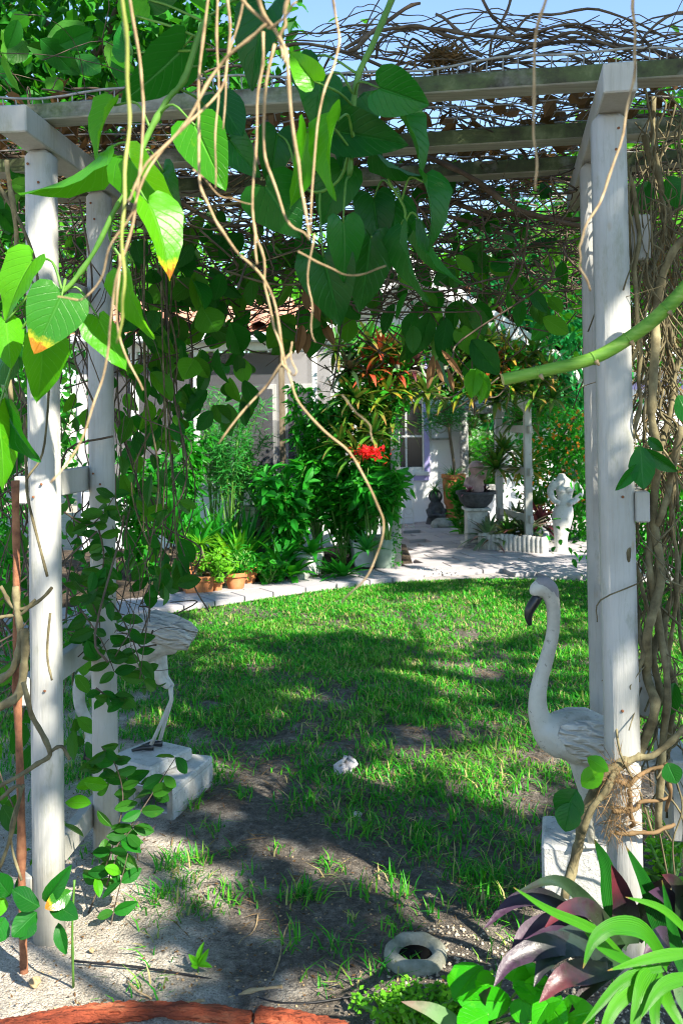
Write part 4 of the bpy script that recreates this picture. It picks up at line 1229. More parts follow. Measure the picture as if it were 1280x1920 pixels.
SMALL = leaf_from_edges([(0.001, 0), (.42, .28), (.42, .62), (0, 1)], [0, .28, .62, 1], 1, fold=.25, droop=.12)
TINY = (np.array([(0, 0, 0), (.5, .45, .06), (0, 1, 0), (-.5, .45, .06)], np.float32), np.array([(0, 1, 2, 3)], np.int32), np.array([(.5, 0), (1, .5), (.5, 1), (0, .5)], np.float32))
OVAL = oval(fold=.18, droop=.18)
LANCE = lance(fold=.25, droop=.22)

# ------------------------------------------------------------------ leaf materials
L_PHIL = leaf_mat('philodendron_leaf', (.005, .065, .008), (.014, .17, .012), trans=.32, rough=.33, vein=.60, island=False, spec=.28)
L_PHIL_LIT = leaf_mat('lit_philodendron_leaf', (.035, .23, .006), (.10, .39, .009), trans=.42, rough=.3, vein=.6, island=False)  # brighter copy of the leaf colour, sunlight painted in
L_PHIL_BURN = leaf_mat('burnt_tip_philodendron_leaf', (.06, .28, .006), (.14, .44, .010), trans=.4, rough=.35, vein=.6, burnt=1.0, island=False)
L_VINE = leaf_mat('climbing_vine_leaf', (.004, .06, .007), (.014, .17, .010), trans=.40, rough=.5, vein=.3, island=False)
L_JAS = leaf_mat('small_vine_leaf', (.005, .07, .008), (.045, .19, .012), trans=.32, rough=.42, vein=.3, island=False)
L_TREE = leaf_mat('tree_leaf', (.005, .075, .008), (.035, .26, .012), trans=.36, rough=.42, vein=0)
L_TREE_B = leaf_mat('bluish_tree_leaf', (.004, .10, .03), (.018, .28, .055), trans=.32, rough=.38, vein=0)
L_TREE_Y = leaf_mat('yellow_green_tree_leaf', (.03, .20, .008), (.12, .44, .015), trans=.42, rough=.45, vein=0)
L_SHRUB = leaf_mat('shrub_leaf', (.006, .11, .010), (.035, .32, .014), trans=.36, rough=.42, vein=0)
L_STRAP = leaf_mat('strap_leaf', (.006, .12, .012), (.03, .32, .018), trans=.36, rough=.35, vein=.25)
L_STRAP_L = leaf_mat('light_strap_leaf', (.03, .22, .008), (.11, .42, .012), trans=.4, rough=.35, vein=.3, island=False)
L_BROAD = leaf_mat('glossy_broad_leaf', (.015, .25, .006), (.07, .46, .008), trans=.38, rough=.26, vein=.35, island=False)
L_FINE = leaf_mat('fine_fern_leaf', (.06, .28, .012), (.16, .44, .02), trans=.4, rough=.5, vein=0)
L_DUST = leaf_mat('feathery_leaf', (.012, .14, .02), (.05, .32, .05), trans=.3, rough=.5, vein=0)
def ribbed_leaf(name, dark, light, trans=.4, rough=.4):
    t = NT(name); pos = t.pos()
    uvn = t.n('TexCoord').outputs['UV']; sep = t.n('SeparateXYZ'); t.l(uvn, sep.inputs[0])
    rnd = t.n('ObjectInfo').outputs['Random']
    rib = t.math('SINE', t.math('MULTIPLY', sep.outputs[0], 62.0))
    cv_ = t.n('CombineXYZ'); t.l(t.math('MULTIPLY', sep.outputs[0], 9.0), cv_.inputs[0]); t.l(t.math('MULTIPLY', sep.outputs[1], .6), cv_.inputs[1]); t.l(t.math('MULTIPLY', rnd, 30.0), cv_.inputs[2])
    st = t.noise(1.6, 4, .6, cv_.outputs[0])
    c = t.mix(t.math('ADD', t.math('MULTIPLY', st, .9), t.math('MULTIPLY', t.math('SUBTRACT', rnd, .5), .5), True), dark, light)
    c = t.mix(t.math('MULTIPLY', t.math('ADD', rib, 1.0), .12), c, [x * .45 for x in dark])
    tipn = t.math('ADD', sep.outputs[1], t.math('MULTIPLY', t.math('SUBTRACT', t.noise(40, 3, .6, pos), .5), .22))
    c = t.mix(t.math('MULTIPLY', t.math('SUBTRACT', tipn, .93, True), 16.0, True), c, (.30, .17, .05))
    c = t.mix(t.ramp(t.noise(45, 5, .75, pos), [(.66, 0), (.71, .7)]), c, (.22, .15, .04))
    t.col(c); t.rough(rough, .35); t.bump(rib, .35, .002)
    tr = t.n('BsdfTranslucent'); t.l(t.mix(.5, c, [min(1, light[0] * 1.6), min(1, light[1] * 1.3), light[2]]), tr.inputs['Color']); mx = t.n('MixShader'); mx.inputs[0].default_value = trans
    t.l(t.p.outputs[0], mx.inputs[1]); t.l(tr.outputs[0], mx.inputs[2]); t.l(mx.outputs[0], t.out.inputs['Surface'])
    return t.m
L_RIB = ribbed_leaf('ribbed_green_strap', (.018, .16, .006), (.10, .38, .012))
L_RIB_D = ribbed_leaf('ribbed_dark_strap', (.006, .07, .008), (.02, .17, .014), .3, .34)
def brom_mat(name, a, b, c, island=True):
    t = NT(name)
    rnd = t.n('NewGeometry').outputs['Random Per Island'] if island else t.n('ObjectInfo').outputs['Random']
    uvn = t.n('TexCoord').outputs['UV']; sep = t.n('SeparateXYZ'); t.l(uvn, sep.inputs[0])
    f = t.math('ADD', t.math('SUBTRACT', sep.outputs[1], .2), t.math('MULTIPLY', t.math('SUBTRACT', rnd, .5), .9), True)
    f = t.math('ADD', f, t.math('MULTIPLY', t.math('SUBTRACT', t.noise(9, 4, .6, t.pos()), .5), .8), True)
    col = t.ramp(f, [(.1, a), (.5, b), (.95, c)])
    col = t.mix(t.ramp(t.noise(28, 5, .75, t.pos()), [(.52, 0), (.72, .7)]), col, [x * .35 for x in a])
    t.col(col); t.rough(t.ramp(t.noise(20, 4, .6, t.pos()), [(.3, .22), (.7, .5)]), .45); t.bump(t.noise(90, 4, .7, t.pos()), .25, .003)
    tr = t.n('BsdfTranslucent'); t.l(t.mix(.5, col, c), tr.inputs['Color']); mx = t.n('MixShader'); mx.inputs[0].default_value = .22
    t.l(t.p.outputs[0], mx.inputs[1]); t.l(tr.outputs[0], mx.inputs[2]); t.l(mx.outputs[0], t.out.inputs['Surface'])
    return t.m
B_DARK = brom_mat('maroon_bromeliad', (.022, .055, .018), (.026, .012, .018), (.12, .022, .03), False)
B_PURPLE = brom_mat('purple_bromeliad', (.018, .034, .022), (.03, .016, .034), (.06, .026, .055), False)
B_RED = brom_mat('red_bromeliad', (.07, .18, .015), (.34, .045, .02), (.48, .08, .04))
B_ORANGE = brom_mat('orange_green_bromeliad', (.06, .22, .015), (.20, .28, .02), (.42, .22, .03))
B_GREEN = brom_mat('green_bronze_bromeliad', (.03, .18, .015), (.09, .24, .02), (.26, .14, .04))
B_STRIPE = brom_mat('striped_bromeliad', (.10, .24, .08), (.16, .22, .12), (.20, .07, .08))
B_PINK = brom_mat('pink_bromeliad', (.10, .08, .05), (.36, .10, .14), (.50, .18, .24))

def rosette(parent, c, n, L, w, mat, rs, up=(25, 75), arch=(.25, .7), name='leaves', jitter=.3, tilt=None):
    """whole rosette as one part: leaves joined"""
    Vs = []; Fs = []; Us = []; b = 0
    for i in range(n):
        a = i * 2.399 + rs.uniform(-.25, .25); f = i / max(1, n - 1)
        el = R(up[0] + (up[1] - up[0]) * f + rs.uniform(-9, 9))
        l = L * rs.uniform(1 - jitter, 1.1) * (1 - .25 * f)
        V, F, U = blade(6, rs.uniform(*arch) * (1 - .4 * f), 1.0, .35)
        p = np.stack([V[:, 0] * w * rs.uniform(.8, 1.15), V[:, 1] * l, V[:, 2] * l + V[:, 3] * w], 1)
        ce, se = math.cos(el), math.sin(el)
        q = np.stack([p[:, 0], p[:, 1] * ce - p[:, 2] * se, p[:, 1] * se + p[:, 2] * ce], 1)
        ca_, sa_ = math.cos(a), math.sin(a)
        q = np.stack([q[:, 0] * ca_ - q[:, 1] * sa_, q[:, 0] * sa_ + q[:, 1] * ca_, q[:, 2]], 1)
        if tilt is not None: q = q @ np.array(tilt).T
        Vs.append(q + np.array(c)); Fs.append(F + b); Us.append(U); b += len(V)
    return link(name, mesh_np('rosette', np.concatenate(Vs), np.concatenate(Fs), np.concatenate(Us)), mat, parent)

# ------------------------------------------------------------------ trees
def tree(name, label, base, h, r0, blobs, n, lsz, mat, seed, cat='tree', group=None, reject=None, tmpl=None, limbs=6, cl=.35, stems=True, aspect=.55, per=45, hang=.3):
    """blobs: list of (x,y,z,rx,ry,rz) crown volumes in world coordinates"""
    rs = np.random.default_rng(seed); r = random.Random(seed)
    base = Vector(base)
    t = thing(name, label, cat, base, group)
    mb = MB(); top = Vector((np.mean([b[0] for b in blobs]), np.mean([b[1] for b in blobs]), base.z + h))
    trunk = catmull([base, base.lerp(top, .35) + Vector((r.gauss(0, .1), r.gauss(0, .1), 0)), base.lerp(top, .7) + Vector((r.gauss(0, .15), r.gauss(0, .15), 0)), top], 4)
    mb.tube(trunk, list(np.linspace(r0, r0 * .3, len(trunk))), 9)
    for b in blobs:
        for k in range(max(1, limbs // len(blobs))):
            e = Vector((b[0] + r.uniform(-.8, .8) * b[3], b[1] + r.uniform(-.8, .8) * b[4], b[2] + r.uniform(-.5, .8) * b[5]))
            s0 = trunk[r.randrange(len(trunk) // 3, len(trunk))]
            m_ = s0.lerp(e, .5) + Vector((r.gauss(0, .12), r.gauss(0, .12), .15))
            q = catmull([s0, m_, e], 4)
            mb.tube(q, list(np.linspace(r0 * .38, r0 * .06, len(q))), 6)
    link('trunk', mb.mesh('trunk', True), M_BARK, t)
    tot = sum(b[3] * b[4] * b[5] for b in blobs)
    PP = []
    for b in blobs:
        k = max(3, int(n * (b[3] * b[4] * b[5]) / tot / per))
        d = rs.normal(size=(k, 3)); d /= np.linalg.norm(d, axis=1, keepdims=True)
        c = np.array(b[:3]) + d * (rs.uniform(.25, 1, (k, 1)) ** .45) * np.array(b[3:])
        c = np.repeat(c, per, 0)
        PP.append(c + rs.normal(size=c.shape) * cl * np.array([1, 1, .7]))
    PP = np.concatenate(PP)
    if reject is not None: PP = PP[reject(PP)]
    k = len(PP)
    D = rs.normal(size=(k, 3)) + np.array([0, 0, -hang]); N = rs.normal(size=(k, 3)) * .7 + np.array([0, 0, 1.0])
    L = lsz * rs.uniform(.7, 1.3, k)
    link('crown', mass('crown', PP, D, N, L, L * aspect, tmpl or TINY), mat, t)
    return t

# ------------------------------------------------------------------ background trees and shrubs
def bl(px, py, d, rx, ry, rz): v = P(px, py, d); return (v.x, v.y, v.z, rx, ry, rz)
tree('shade_tree', 'dense dark green tree above the left end of the pergola', (-3.6, 7.0, 0), 4.2, .14, [bl(130, 60, 6.6, 1.5, .9, .8), bl(330, 40, 7.2, .6, .6, .55), bl(-60, 300, 6.4, .9, .8, 1.0)], 9000, .12, L_TREE, 21, cl=.30, tmpl=SMALL)
tree('left_thicket_shrub', 'dark leafy shrub filling the gap behind the left posts', (-2.75, 6.5, 0), 2.4, .05, [(-2.9, 6.6, 1.6, .8, .6, 1.3), (-2.6, 6.0, .5, .6, .5, .5)], 6000, .085, L_SHRUB, 22, 'shrub', cl=.22, tmpl=SMALL)
tree('roof_tree', 'bright green tree rising behind the porch roof', (-2.0, 17.5, 0), 5.0, .2, [bl(440, 560, 16.5, 2.6, 1.3, 1.2), bl(150, 520, 16.5, 2.4, 1.3, 1.8)], 9000, .17, L_TREE_Y, 23, cl=.5)
tree('yellow_tree', 'yellow-green sunlit tree behind the gable roof', (2.0, 20.5, 0), 6.0, .2, [bl(800, 560, 19.5, 3.2, 1.4, .95), bl(1010, 520, 20, 1.6, 1.2, 1.3)], 9000, .19, L_TREE_Y, 24, cl=.5)
tree('blue_green_tree', 'bluish green drooping tree right of the gable', (3.2, 15.4, 0), 4.4, .16, [bl(1000, 560, 14.4, 1.15, .9, 1.35), bl(1040, 700, 13.6, .8, .8, .9), bl(930, 560, 15, .8, .8, .6)], 8000, .20, L_TREE_B, 25, cl=.34, tmpl=LANCE, aspect=.34, hang=1.1)
tree('right_tree', 'light green tree seen behind the vines of the right post', (4.6, 10.5, 0), 4.0, .14, [bl(1240, 420, 9.6, 1.0, .8, 1.3), bl(1330, 330, 9.6, 1.0, .8, .9), bl(1130, 420, 11.5, .6, .6, .6)], 7000, .13, L_TREE_Y, 26, cl=.32, tmpl=SMALL)
tree('right_shrub', 'green shrub at the lawn edge behind the right post', (3.0, 7.4, 0), 1.7, .05, [(2.9, 7.4, .9, .65, .5, .85), (3.5, 6.8, .8, .5, .5, .7), (2.85, 8.6, .7, .5, .4, .6)], 5000, .085, L_SHRUB, 27, 'shrub', cl=.2, tmpl=SMALL)
tree('far_tree', 'large dark tree in the far background left of the house', (-9, 24, 0), 7, .3, [(-9, 24, 4.2, 5, 2, 4)], 6000, .30, L_TREE, 28, cl=.7)
tree('far_tree', 'large dark tree in the far background right of the house', (8, 22, 0), 7, .3, [(8, 22, 3.6, 4.5, 2, 3.6)], 6000, .30, L_TREE, 29, cl=.7)
tree('far_tree', 'pale green tree far behind the ridge of the house', (0, 27, 0), 7, .3, [(0, 27, 3.2, 5, 2, 2.8)], 5000, .30, L_TREE_Y, 30, cl=.7)
# orange flowered shrub behind the torso
fs = tree('orange_flower_shrub', 'shrub dotted with small orange flowers behind the torso statue', Gd(1060, 11.9), 1.6, .03, [bl(1060, 880, 11.9, .55, .4, .55), bl(1085, 980, 11.7, .4, .35, .4), bl(1090, 800, 12, .35, .35, .35)], 4200, .075, L_SHRUB, 31, 'shrub', cl=.15, tmpl=SMALL)
k = 110; c = np.array([list(P(random.gauss(1055, 34), random.uniform(770, 960), 11.45)) for _ in range(k)])
L_FLOW = leaf_mat('orange_petal', (.60, .16, .02), (.70, .30, .04), trans=.3, rough=.6, vein=0)
link('blossoms', mass('blossoms', np.repeat(c, 4, 0), rng.normal(size=(k * 4, 3)), rng.normal(size=(k * 4, 3)), .035, .03, TINY), L_FLOW, fs)
tree('added_mirror_hedge', 'unseen yellow-green hedge added behind the viewpoint for the wall mirror to reflect', (4.4, -3.2, 0), 2.2, .08, [(4.4, -3.2, 1.5, 1.6, .5, 1.4)], 5000, .12, L_TREE_Y, 33, 'hedge', cl=.25, tmpl=SMALL)  # hedge added out of view to give the mirror a yellow-green reflection
# neighbour's building at right
nb = thing('neighbour_house', 'white and lavender outbuilding glimpsed behind the right vines', 'house', P(1300, 900, 15))
q = P(1290, 690, 15)
link('wall', MB().box((q.x + .5, 15.5, 1.2), (3.2, 1.0, 2.4), None, .01).mesh('nwall'), M_STUCCO, nb)
link('trim', MB().box((q.x + .5, 14.98, 2.1), (3.24, .05, .14)).mesh('ntrim'), M_LAV, nb)
mb = MB(); mb.box((q.x + .5, 15.3, 2.95), (3.6, 2.2, .08), Matrix.Rotation(R(24), 3, 'X')); link('roof', mb.mesh('nroof'), M_WHITE, nb)

# ------------------------------------------------------------------ plants of the bed
def strap_plant(name, label, c, n, L, w, mat, seed, up=(30, 85), arch=(.2, .6), cat='plant', stem=0.0, group=None):
    rs = random.Random(seed)
    c = Vector(c); t = thing(name, label, cat, c, group)
    b = c + Vector((0, 0, stem))
    if stem: link('stem', stem_mesh([c, c.lerp(b, .5) + Vector((rs.gauss(0, .03), 0, 0)), b], .018, .014), M_BARK, t)
    rosette(t, b, int(n * 1.15), L * 1.2, w * 1.15, mat, rs, up, arch)
    return t
def bush(name, label, c, h, r, n, lsz, mat, seed, tmpl=None, aspect=.5, nst=7, cat='plant', hang=.2, zlo=.15, group=None, cl=.07):
    rs = np.random.default_rng(seed); rr = random.Random(seed)
    c = Vector(c); t = thing(name, label, cat, c, group)
    mb = MB(); tips = []
    for i in range(nst):
        a = rr.uniform(0, 6.28); q = rr.uniform(.2, 1) * r
        e = c + Vector((math.cos(a) * q, math.sin(a) * q * .7, h * rr.uniform(.65, 1.0)))
        m_ = c.lerp(e, .55) + Vector((rr.gauss(0, .04), rr.gauss(0, .04), h * .08))
        path_ = catmull([c + Vector((rr.gauss(0, .02), rr.gauss(0, .02), 0)), m_, e], 6)
        mb.tube(path_, list(np.linspace(.012, .004, len(path_))), 5)
        tips.append(np.array([list(p) for p in path_]))
    link('stems', mb.mesh('stems', True), M_STEMG, t)
    per = n // nst
    PP = []
    for tp_ in tips:
        f = zlo + (1 - zlo) * rs.uniform(0, 1, per) ** .75
        idx = np.clip(f * (len(tp_) - 1), 0, len(tp_) - 1.001); i0 = idx.astype(int); fr_ = (idx - i0)[:, None]
        PP.append(tp_[i0] * (1 - fr_) + tp_[i0 + 1] * fr_ + rs.normal(size=(per, 3)) * cl * .5)
    PP = np.concatenate(PP); k = len(PP)
    D = rs.normal(size=(k, 3)) * np.array([1, 1, .5]) + np.array([0, 0, .15 - hang]); N = rs.normal(size=(k, 3)) * .5 + np.array([0, -.3, 1.0])
    L = lsz * rs.uniform(.6, 1.25, k)
    link('leaves', mass('leaves', PP, D, N, L, L * aspect, tmpl or OVAL), mat, t)
    return t
zb = .07
# tall pale yucca group left
strap_plant('yucca', 'tall light green yucca fan beside the left rear post', Gd(318, 9.0, zb), 34, .62, .05, L_STRAP, 41, (35, 88), (.05, .3), stem=.35)
strap_plant('yucca', 'second yucca fan just right of the tallest one', Gd(365, 8.95, zb), 28, .50, .045, L_STRAP, 42, (30, 85), (.1, .35), stem=.25)
strap_plant('papyrus', 'bright star-shaped papyrus head above the terracotta trough', Gd(372, 8.5, zb), 30, .22, .014, L_FINE, 43, (-5, 45), (.2, .5), stem=.40)
bush('feathery_shrub', 'tall feathery shrub with thread leaves in front of the left porch screen', Gd(430, 10.2, zb), 2.0, .5, 2600, .14, L_DUST, 44, TINY, .09, 12, hang=.1, zlo=.35)
bush('feathery_shrub', 'second feathery shrub left of the white porch post', Gd(395, 10.5, zb), 1.75, .35, 1200, .13, L_DUST, 45, TINY, .09, 8, zlo=.4)
bush('porch_shrub', 'small-leaved dark shrub inside the porch light', Gd(440, 10.75, zb), 1.35, .32, 1500, .06, L_SHRUB, 46, SMALL, .5, 9, zlo=.5)
bush('cassava_plant', 'tall leggy plant with palmate leaves at the middle of the bed', Gd(590, 9.8, zb), 1.95, .42, 1200, .13, L_SHRUB, 47, LANCE, .30, 10, zlo=.35, hang=.5)
bush('bed_shrub', 'mid green leafy shrub below the red flower', Gd(640, 9.7, zb), 1.35, .45, 1300, .13, L_SHRUB, 48, OVAL, .42, 11, zlo=.2)
bush('plumeria', 'broad leaved plant in front of the arbour post', Gd(690, 9.35, .26), .95, .30, 160, .25, L_STRAP, 49, OVAL, .34, 8, zlo=.5, hang=.4)
rf_ = bush('red_flower_plant', 'plant with a scarlet flower head beside the arbour post', Gd(695, 9.75, zb), 1.25, .22, 260, .17, L_SHRUB, 50, OVAL, .36, 6, zlo=.3)
k = 150; c = np.array([list(P(random.gauss(694, 13), random.gauss(848, 5.5), random.uniform(8.95, 9.1))) for _ in range(k)])
L_RED = leaf_mat('scarlet_petal', (.62, .010, .015), (.80, .03, .03), trans=.3, rough=.5, vein=0)
tag(link('flower_head', mass('flower_head', c, rng.normal(size=(k, 3)), rng.normal(size=(k, 3)), .05, .03, TINY), L_RED, rf_), kind='stuff')
strap_plant('crinum', 'broad strap-leaved clump in the centre of the bed', Gd(520, 9.2, zb), 26, .55, .062, L_STRAP, 51, (18, 80), (.35, .95))
strap_plant('crinum', 'lower strap-leaved clump left of the white round pot', Gd(478, 8.95, zb), 20, .42, .055, L_STRAP, 52, (15, 75), (.4, 1.0))
strap_plant('crinum', 'dark strap-leaved clump growing from the white round pot', Gd(580, 9.15, .25), 18, .38, .05, L_STRAP, 53, (15, 75), (.4, .9))
strap_plant('aloe', 'grey green aloe rosette at the path edge before the white planter', Gd(640, 8.95, zb), 22, .30, .045, L_STRAP, 54, (8, 60), (.1, .4))
strap_plant('aloe', 'spiky aloe in the white square planter', Gd(683, 9.15, .28), 22, .30, .035, L_DUST, 55, (10, 75), (.2, .6))
strap_plant('spider_plant', 'grassy spider plant left of the white planter', Gd(612, 9.1, zb), 26, .28, .02, L_STRAP, 56, (10, 70), (.4, 1.0))
bush('urn_plant', 'leafy plant rising out of the sage green urn', Gd(724, 9.3, .38), .75, .24, 420, .12, L_SHRUB, 57, LANCE, .28, 9, zlo=.25)
bush('low_herb', 'low bright herb spilling over the terracotta pots', Gd(410, 8.35, .14), .30, .26, 420, .05, L_FINE, 58, SMALL, .6, 10, zlo=.1)
bush('low_herb', 'small tufted herb in the tilted orange pot', Gd(446, 8.55, .17), .24, .12, 140, .07, L_SHRUB, 59, LANCE, .25, 8, zlo=.1)
bush('trough_plant', 'dry thin-stemmed plant in the terracotta trough', Gd(368, 8.42, .17), .18, .15, 160, .05, M_DEAD, 60, LANCE, .25, 8, zlo=.1)
strap_plant('flax', 'upright dark flax behind the terracotta pots', Gd(455, 9.5, zb), 26, .70, .05, L_STRAP, 61, (40, 88), (.1, .4))
strap_plant('flax', 'tall dark flax against the low porch wall', Gd(405, 9.9, zb), 24, .75, .06, L_STRAP, 62, (40, 88), (.1, .45))
bush('wall_bush', 'dark bush filling the left end of the bed', Gd(270, 8.9, zb), 1.25, .55, 1500, .10, L_SHRUB, 63, OVAL, .45, 12, zlo=.05)
bush('wall_bush', 'green bush in the shadow below the porch wall', Gd(540, 10.2, zb), .75, .5, 1100, .10, L_SHRUB, 64, OVAL, .4, 12, zlo=.05)
bush('wall_bush', 'dense bush between the white planter and the arbour post', Gd(660, 10.1, zb), 1.1, .45, 1300, .11, L_STRAP, 65, OVAL, .4, 12, zlo=.05)
strap_plant('box_planter_palm', 'thin spiky palm in the raised square planter', Gd(478, 10.3, .62), 26, .45, .018, L_DUST, 66, (15, 80), (.2, .7))
bush('bamboo_shrub', 'loose light green shrub rising left of the porch post', Gd(345, 9.6, zb), 1.55, .35, 800, .11, L_SHRUB, 67, LANCE, .3, 10, zlo=.25, hang=.4)
bush('bamboo_shrub', 'sparse light shrub standing across the middle of the porch screen', Gd(500, 10.0, zb), 1.15, .32, 420, .11, L_SHRUB, 68, LANCE, .22, 9, zlo=.35, hang=.4)
bush('wall_bush', 'large-leaved bush just left of the cassava', Gd(548, 9.5, zb), 1.15, .4, 420, .17, L_STRAP, 69, OVAL, .42, 10, zlo=.2)
strap_plant('flax', 'light green flax between the papyrus and the centre clump', Gd(440, 9.2, zb), 30, .55, .045, L_FINE, 70, (30, 86), (.15, .6))
strap_plant('bird_nest_fern', 'wide-leaved fern rosette low in the middle of the bed', Gd(545, 8.95, zb), 20, .34, .075, L_SHRUB, 74, (10, 65), (.3, .8))
bush('low_herb', 'small round-leaved herb by the grey stones', Gd(500, 8.7, zb), .22, .22, 220, .06, L_SHRUB, 75, SMALL, .8, 9, zlo=.1)
# plants along the house wall
tp2 = Gd(848, 13.3, .68)
t = thing('feathery_tree', 'slender feathery tree in the tall terracotta pot', 'tree', tp2)
a = P(840, 800, 13.3)
link('trunk', stem_mesh([tp2, P(850, 870, 13.3), a], .03, .018, 7), M_BARK, t)
mb = MB(); tips = []
for (px, py) in ((800, 775), (815, 745), (835, 735), (862, 760), (790, 800), (868, 790), (825, 770), (850, 745)):
    e = P(px, py, 13.3 + random.uniform(-.3, .3)); q = catmull([a, a.lerp(e, .5) + Vector((0, 0, .06)), e], 5); mb.tube(q, list(np.linspace(.012, .004, len(q))), 5); tips.append(q)
link('limbs', mb.mesh('limbs', True), M_BARK, t)
PP = np.array([list(random.choice(random.choice(tips)[3:]) + Vector((random.gauss(0, .09), random.gauss(0, .09), random.gauss(0, .07)))) for _ in range(1600)])
link('crown', mass('crown', PP, rng.normal(size=(1600, 3)) * [1, 1, .4], rng.normal(size=(1600, 3)) + [0, 0, 1], .10, .012, TINY), L_DUST, t)
strap_plant('grass_tuft_plant', 'dark grassy tuft at the base of the feathery tree', Gd(846, 13.25, .68), 40, .36, .014, L_STRAP, 71, (5, 80), (.5, 1.1))
strap_plant('air_plant', 'grey spiky plant on top of the dark figurine', Gd(812, 13.3, .54), 30, .24, .012, L_DUST, 72, (-5, 70), (.3, .8))
bush('cactus_shrub', 'upright green succulent between the tall pot and the pedestal', Gd(862, 12.2, .0), .75, .18, 220, .16, L_SHRUB, 73, LANCE, .22, 9, hang=-.8, zlo=.1)
# bowl and planter bromeliads
def brom(label, c, n, L, w, mat, seed, up=(12, 75), arch=(.3, .8), group=None):
    rs = random.Random(seed); c = Vector(c)
    t = thing('bromeliad', label, 'bromeliad', c, group)
    rosette(t, c, n, L, w, mat, rs, up, arch)
    return t
brom('pink bromeliad spilling from the dark bowl', bwl + Vector((-.09, -.10, .18)), 18, .17, .028, B_PINK, 81)
brom('dark bromeliad at the back of the dark bowl', bwl + Vector((.12, .05, .18)), 18, .20, .03, B_DARK, 82)
for k, (px, py, d, L, mat, lab) in enumerate((
        (915, 1010, 10.85, .34, B_STRIPE, 'pink-centred bromeliad at the corner of the fluted planter'), (952, 1008, 10.9, .34, B_GREEN, 'green bronze bromeliad in the middle of the fluted planter'), (985, 1000, 10.95, .32, B_STRIPE, 'striped bromeliad below the white frame'),
        (1010, 985, 11.2, .34, B_DARK, 'dark bromeliad beside the torso statue'), (970, 985, 11.5, .36, B_STRIPE, 'pale striped bromeliad behind the white frame'), (1000, 955, 11.6, .35, B_GREEN, 'tall green bromeliad behind the frame rung'),
        (930, 880, 11.0, .36, B_GREEN, 'bronze bromeliad fixed on the lower frame rung'), (985, 882, 10.9, .32, B_ORANGE, 'spiky bromeliad on the right of the frame rung'), (945, 850, 11.1, .30, B_GREEN, 'bronze bromeliad in the middle of the white frame'),
        (975, 790, 11.1, .34, B_GREEN, 'dark bromeliad on the upper rung of the white frame'), (1010, 770, 11.2, .34, B_GREEN, 'dark bromeliad outside the upper frame'))):
    brom(lab, P(px, py, d), 36, L * 1.4, .055, mat, 90 + k, (-10, 78), (.2, .7), 'bromeliads on the white frame')
# mound of bromeliads and creeper over the arbour
ac = thing('arbour_creeper', 'mass of green creeper covering the top and left side of the garden arbour', 'creeper', Gd(700, 9.6))
rs = np.random.default_rng(5)
def pcloud(n, x0, x1, y0, y1, d0, d1): return np.array([list(P(rs.uniform(x0, x1), rs.uniform(y0, y1), rs.uniform(d0, d1))) for _ in range(n)])
PP = np.concatenate([pcloud(1500, 640, 770, 640, 760, 9.3, 10.6), pcloud(1300, 770, 1030, 640, 742, 9.8, 11.2), pcloud(1500, 625, 745, 740, 900, 9.4, 10.2), pcloud(500, 735, 752, 760, 1060, 9.32, 9.5), pcloud(200, 960, 1040, 740, 790, 10.6, 11.4), pcloud(700, 660, 800, 610, 660, 9.6, 10.8)])
k = len(PP); L = .085 * rs.uniform(.5, 1.3, k); L[4300:4800] *= .4
link('leaves', mass('creeper', PP, rs.normal(size=(k, 3)) + [0, -.2, -.4], rs.normal(size=(k, 3)) * .6 + [0, -.7, .7], L, L * .5, SMALL), L_SHRUB, ac)
mb = MB()
for i in range(60):
    a = P(rs.uniform(650, 1000), rs.uniform(680, 745), rs.uniform(9.4, 10.8)); b = a + Vector((rs.uniform(-.5, .5), rs.uniform(-.1, .1), rs.uniform(-.35, .25)))
    mb.tube(catmull([a, a.lerp(b, .5) + Vector((0, 0, rs.uniform(-.15, .15))), b], 5), .007, 4)
tag(link('twigs', mb.mesh('creeper_twigs', True), M_TWIG, ac), kind='stuff')
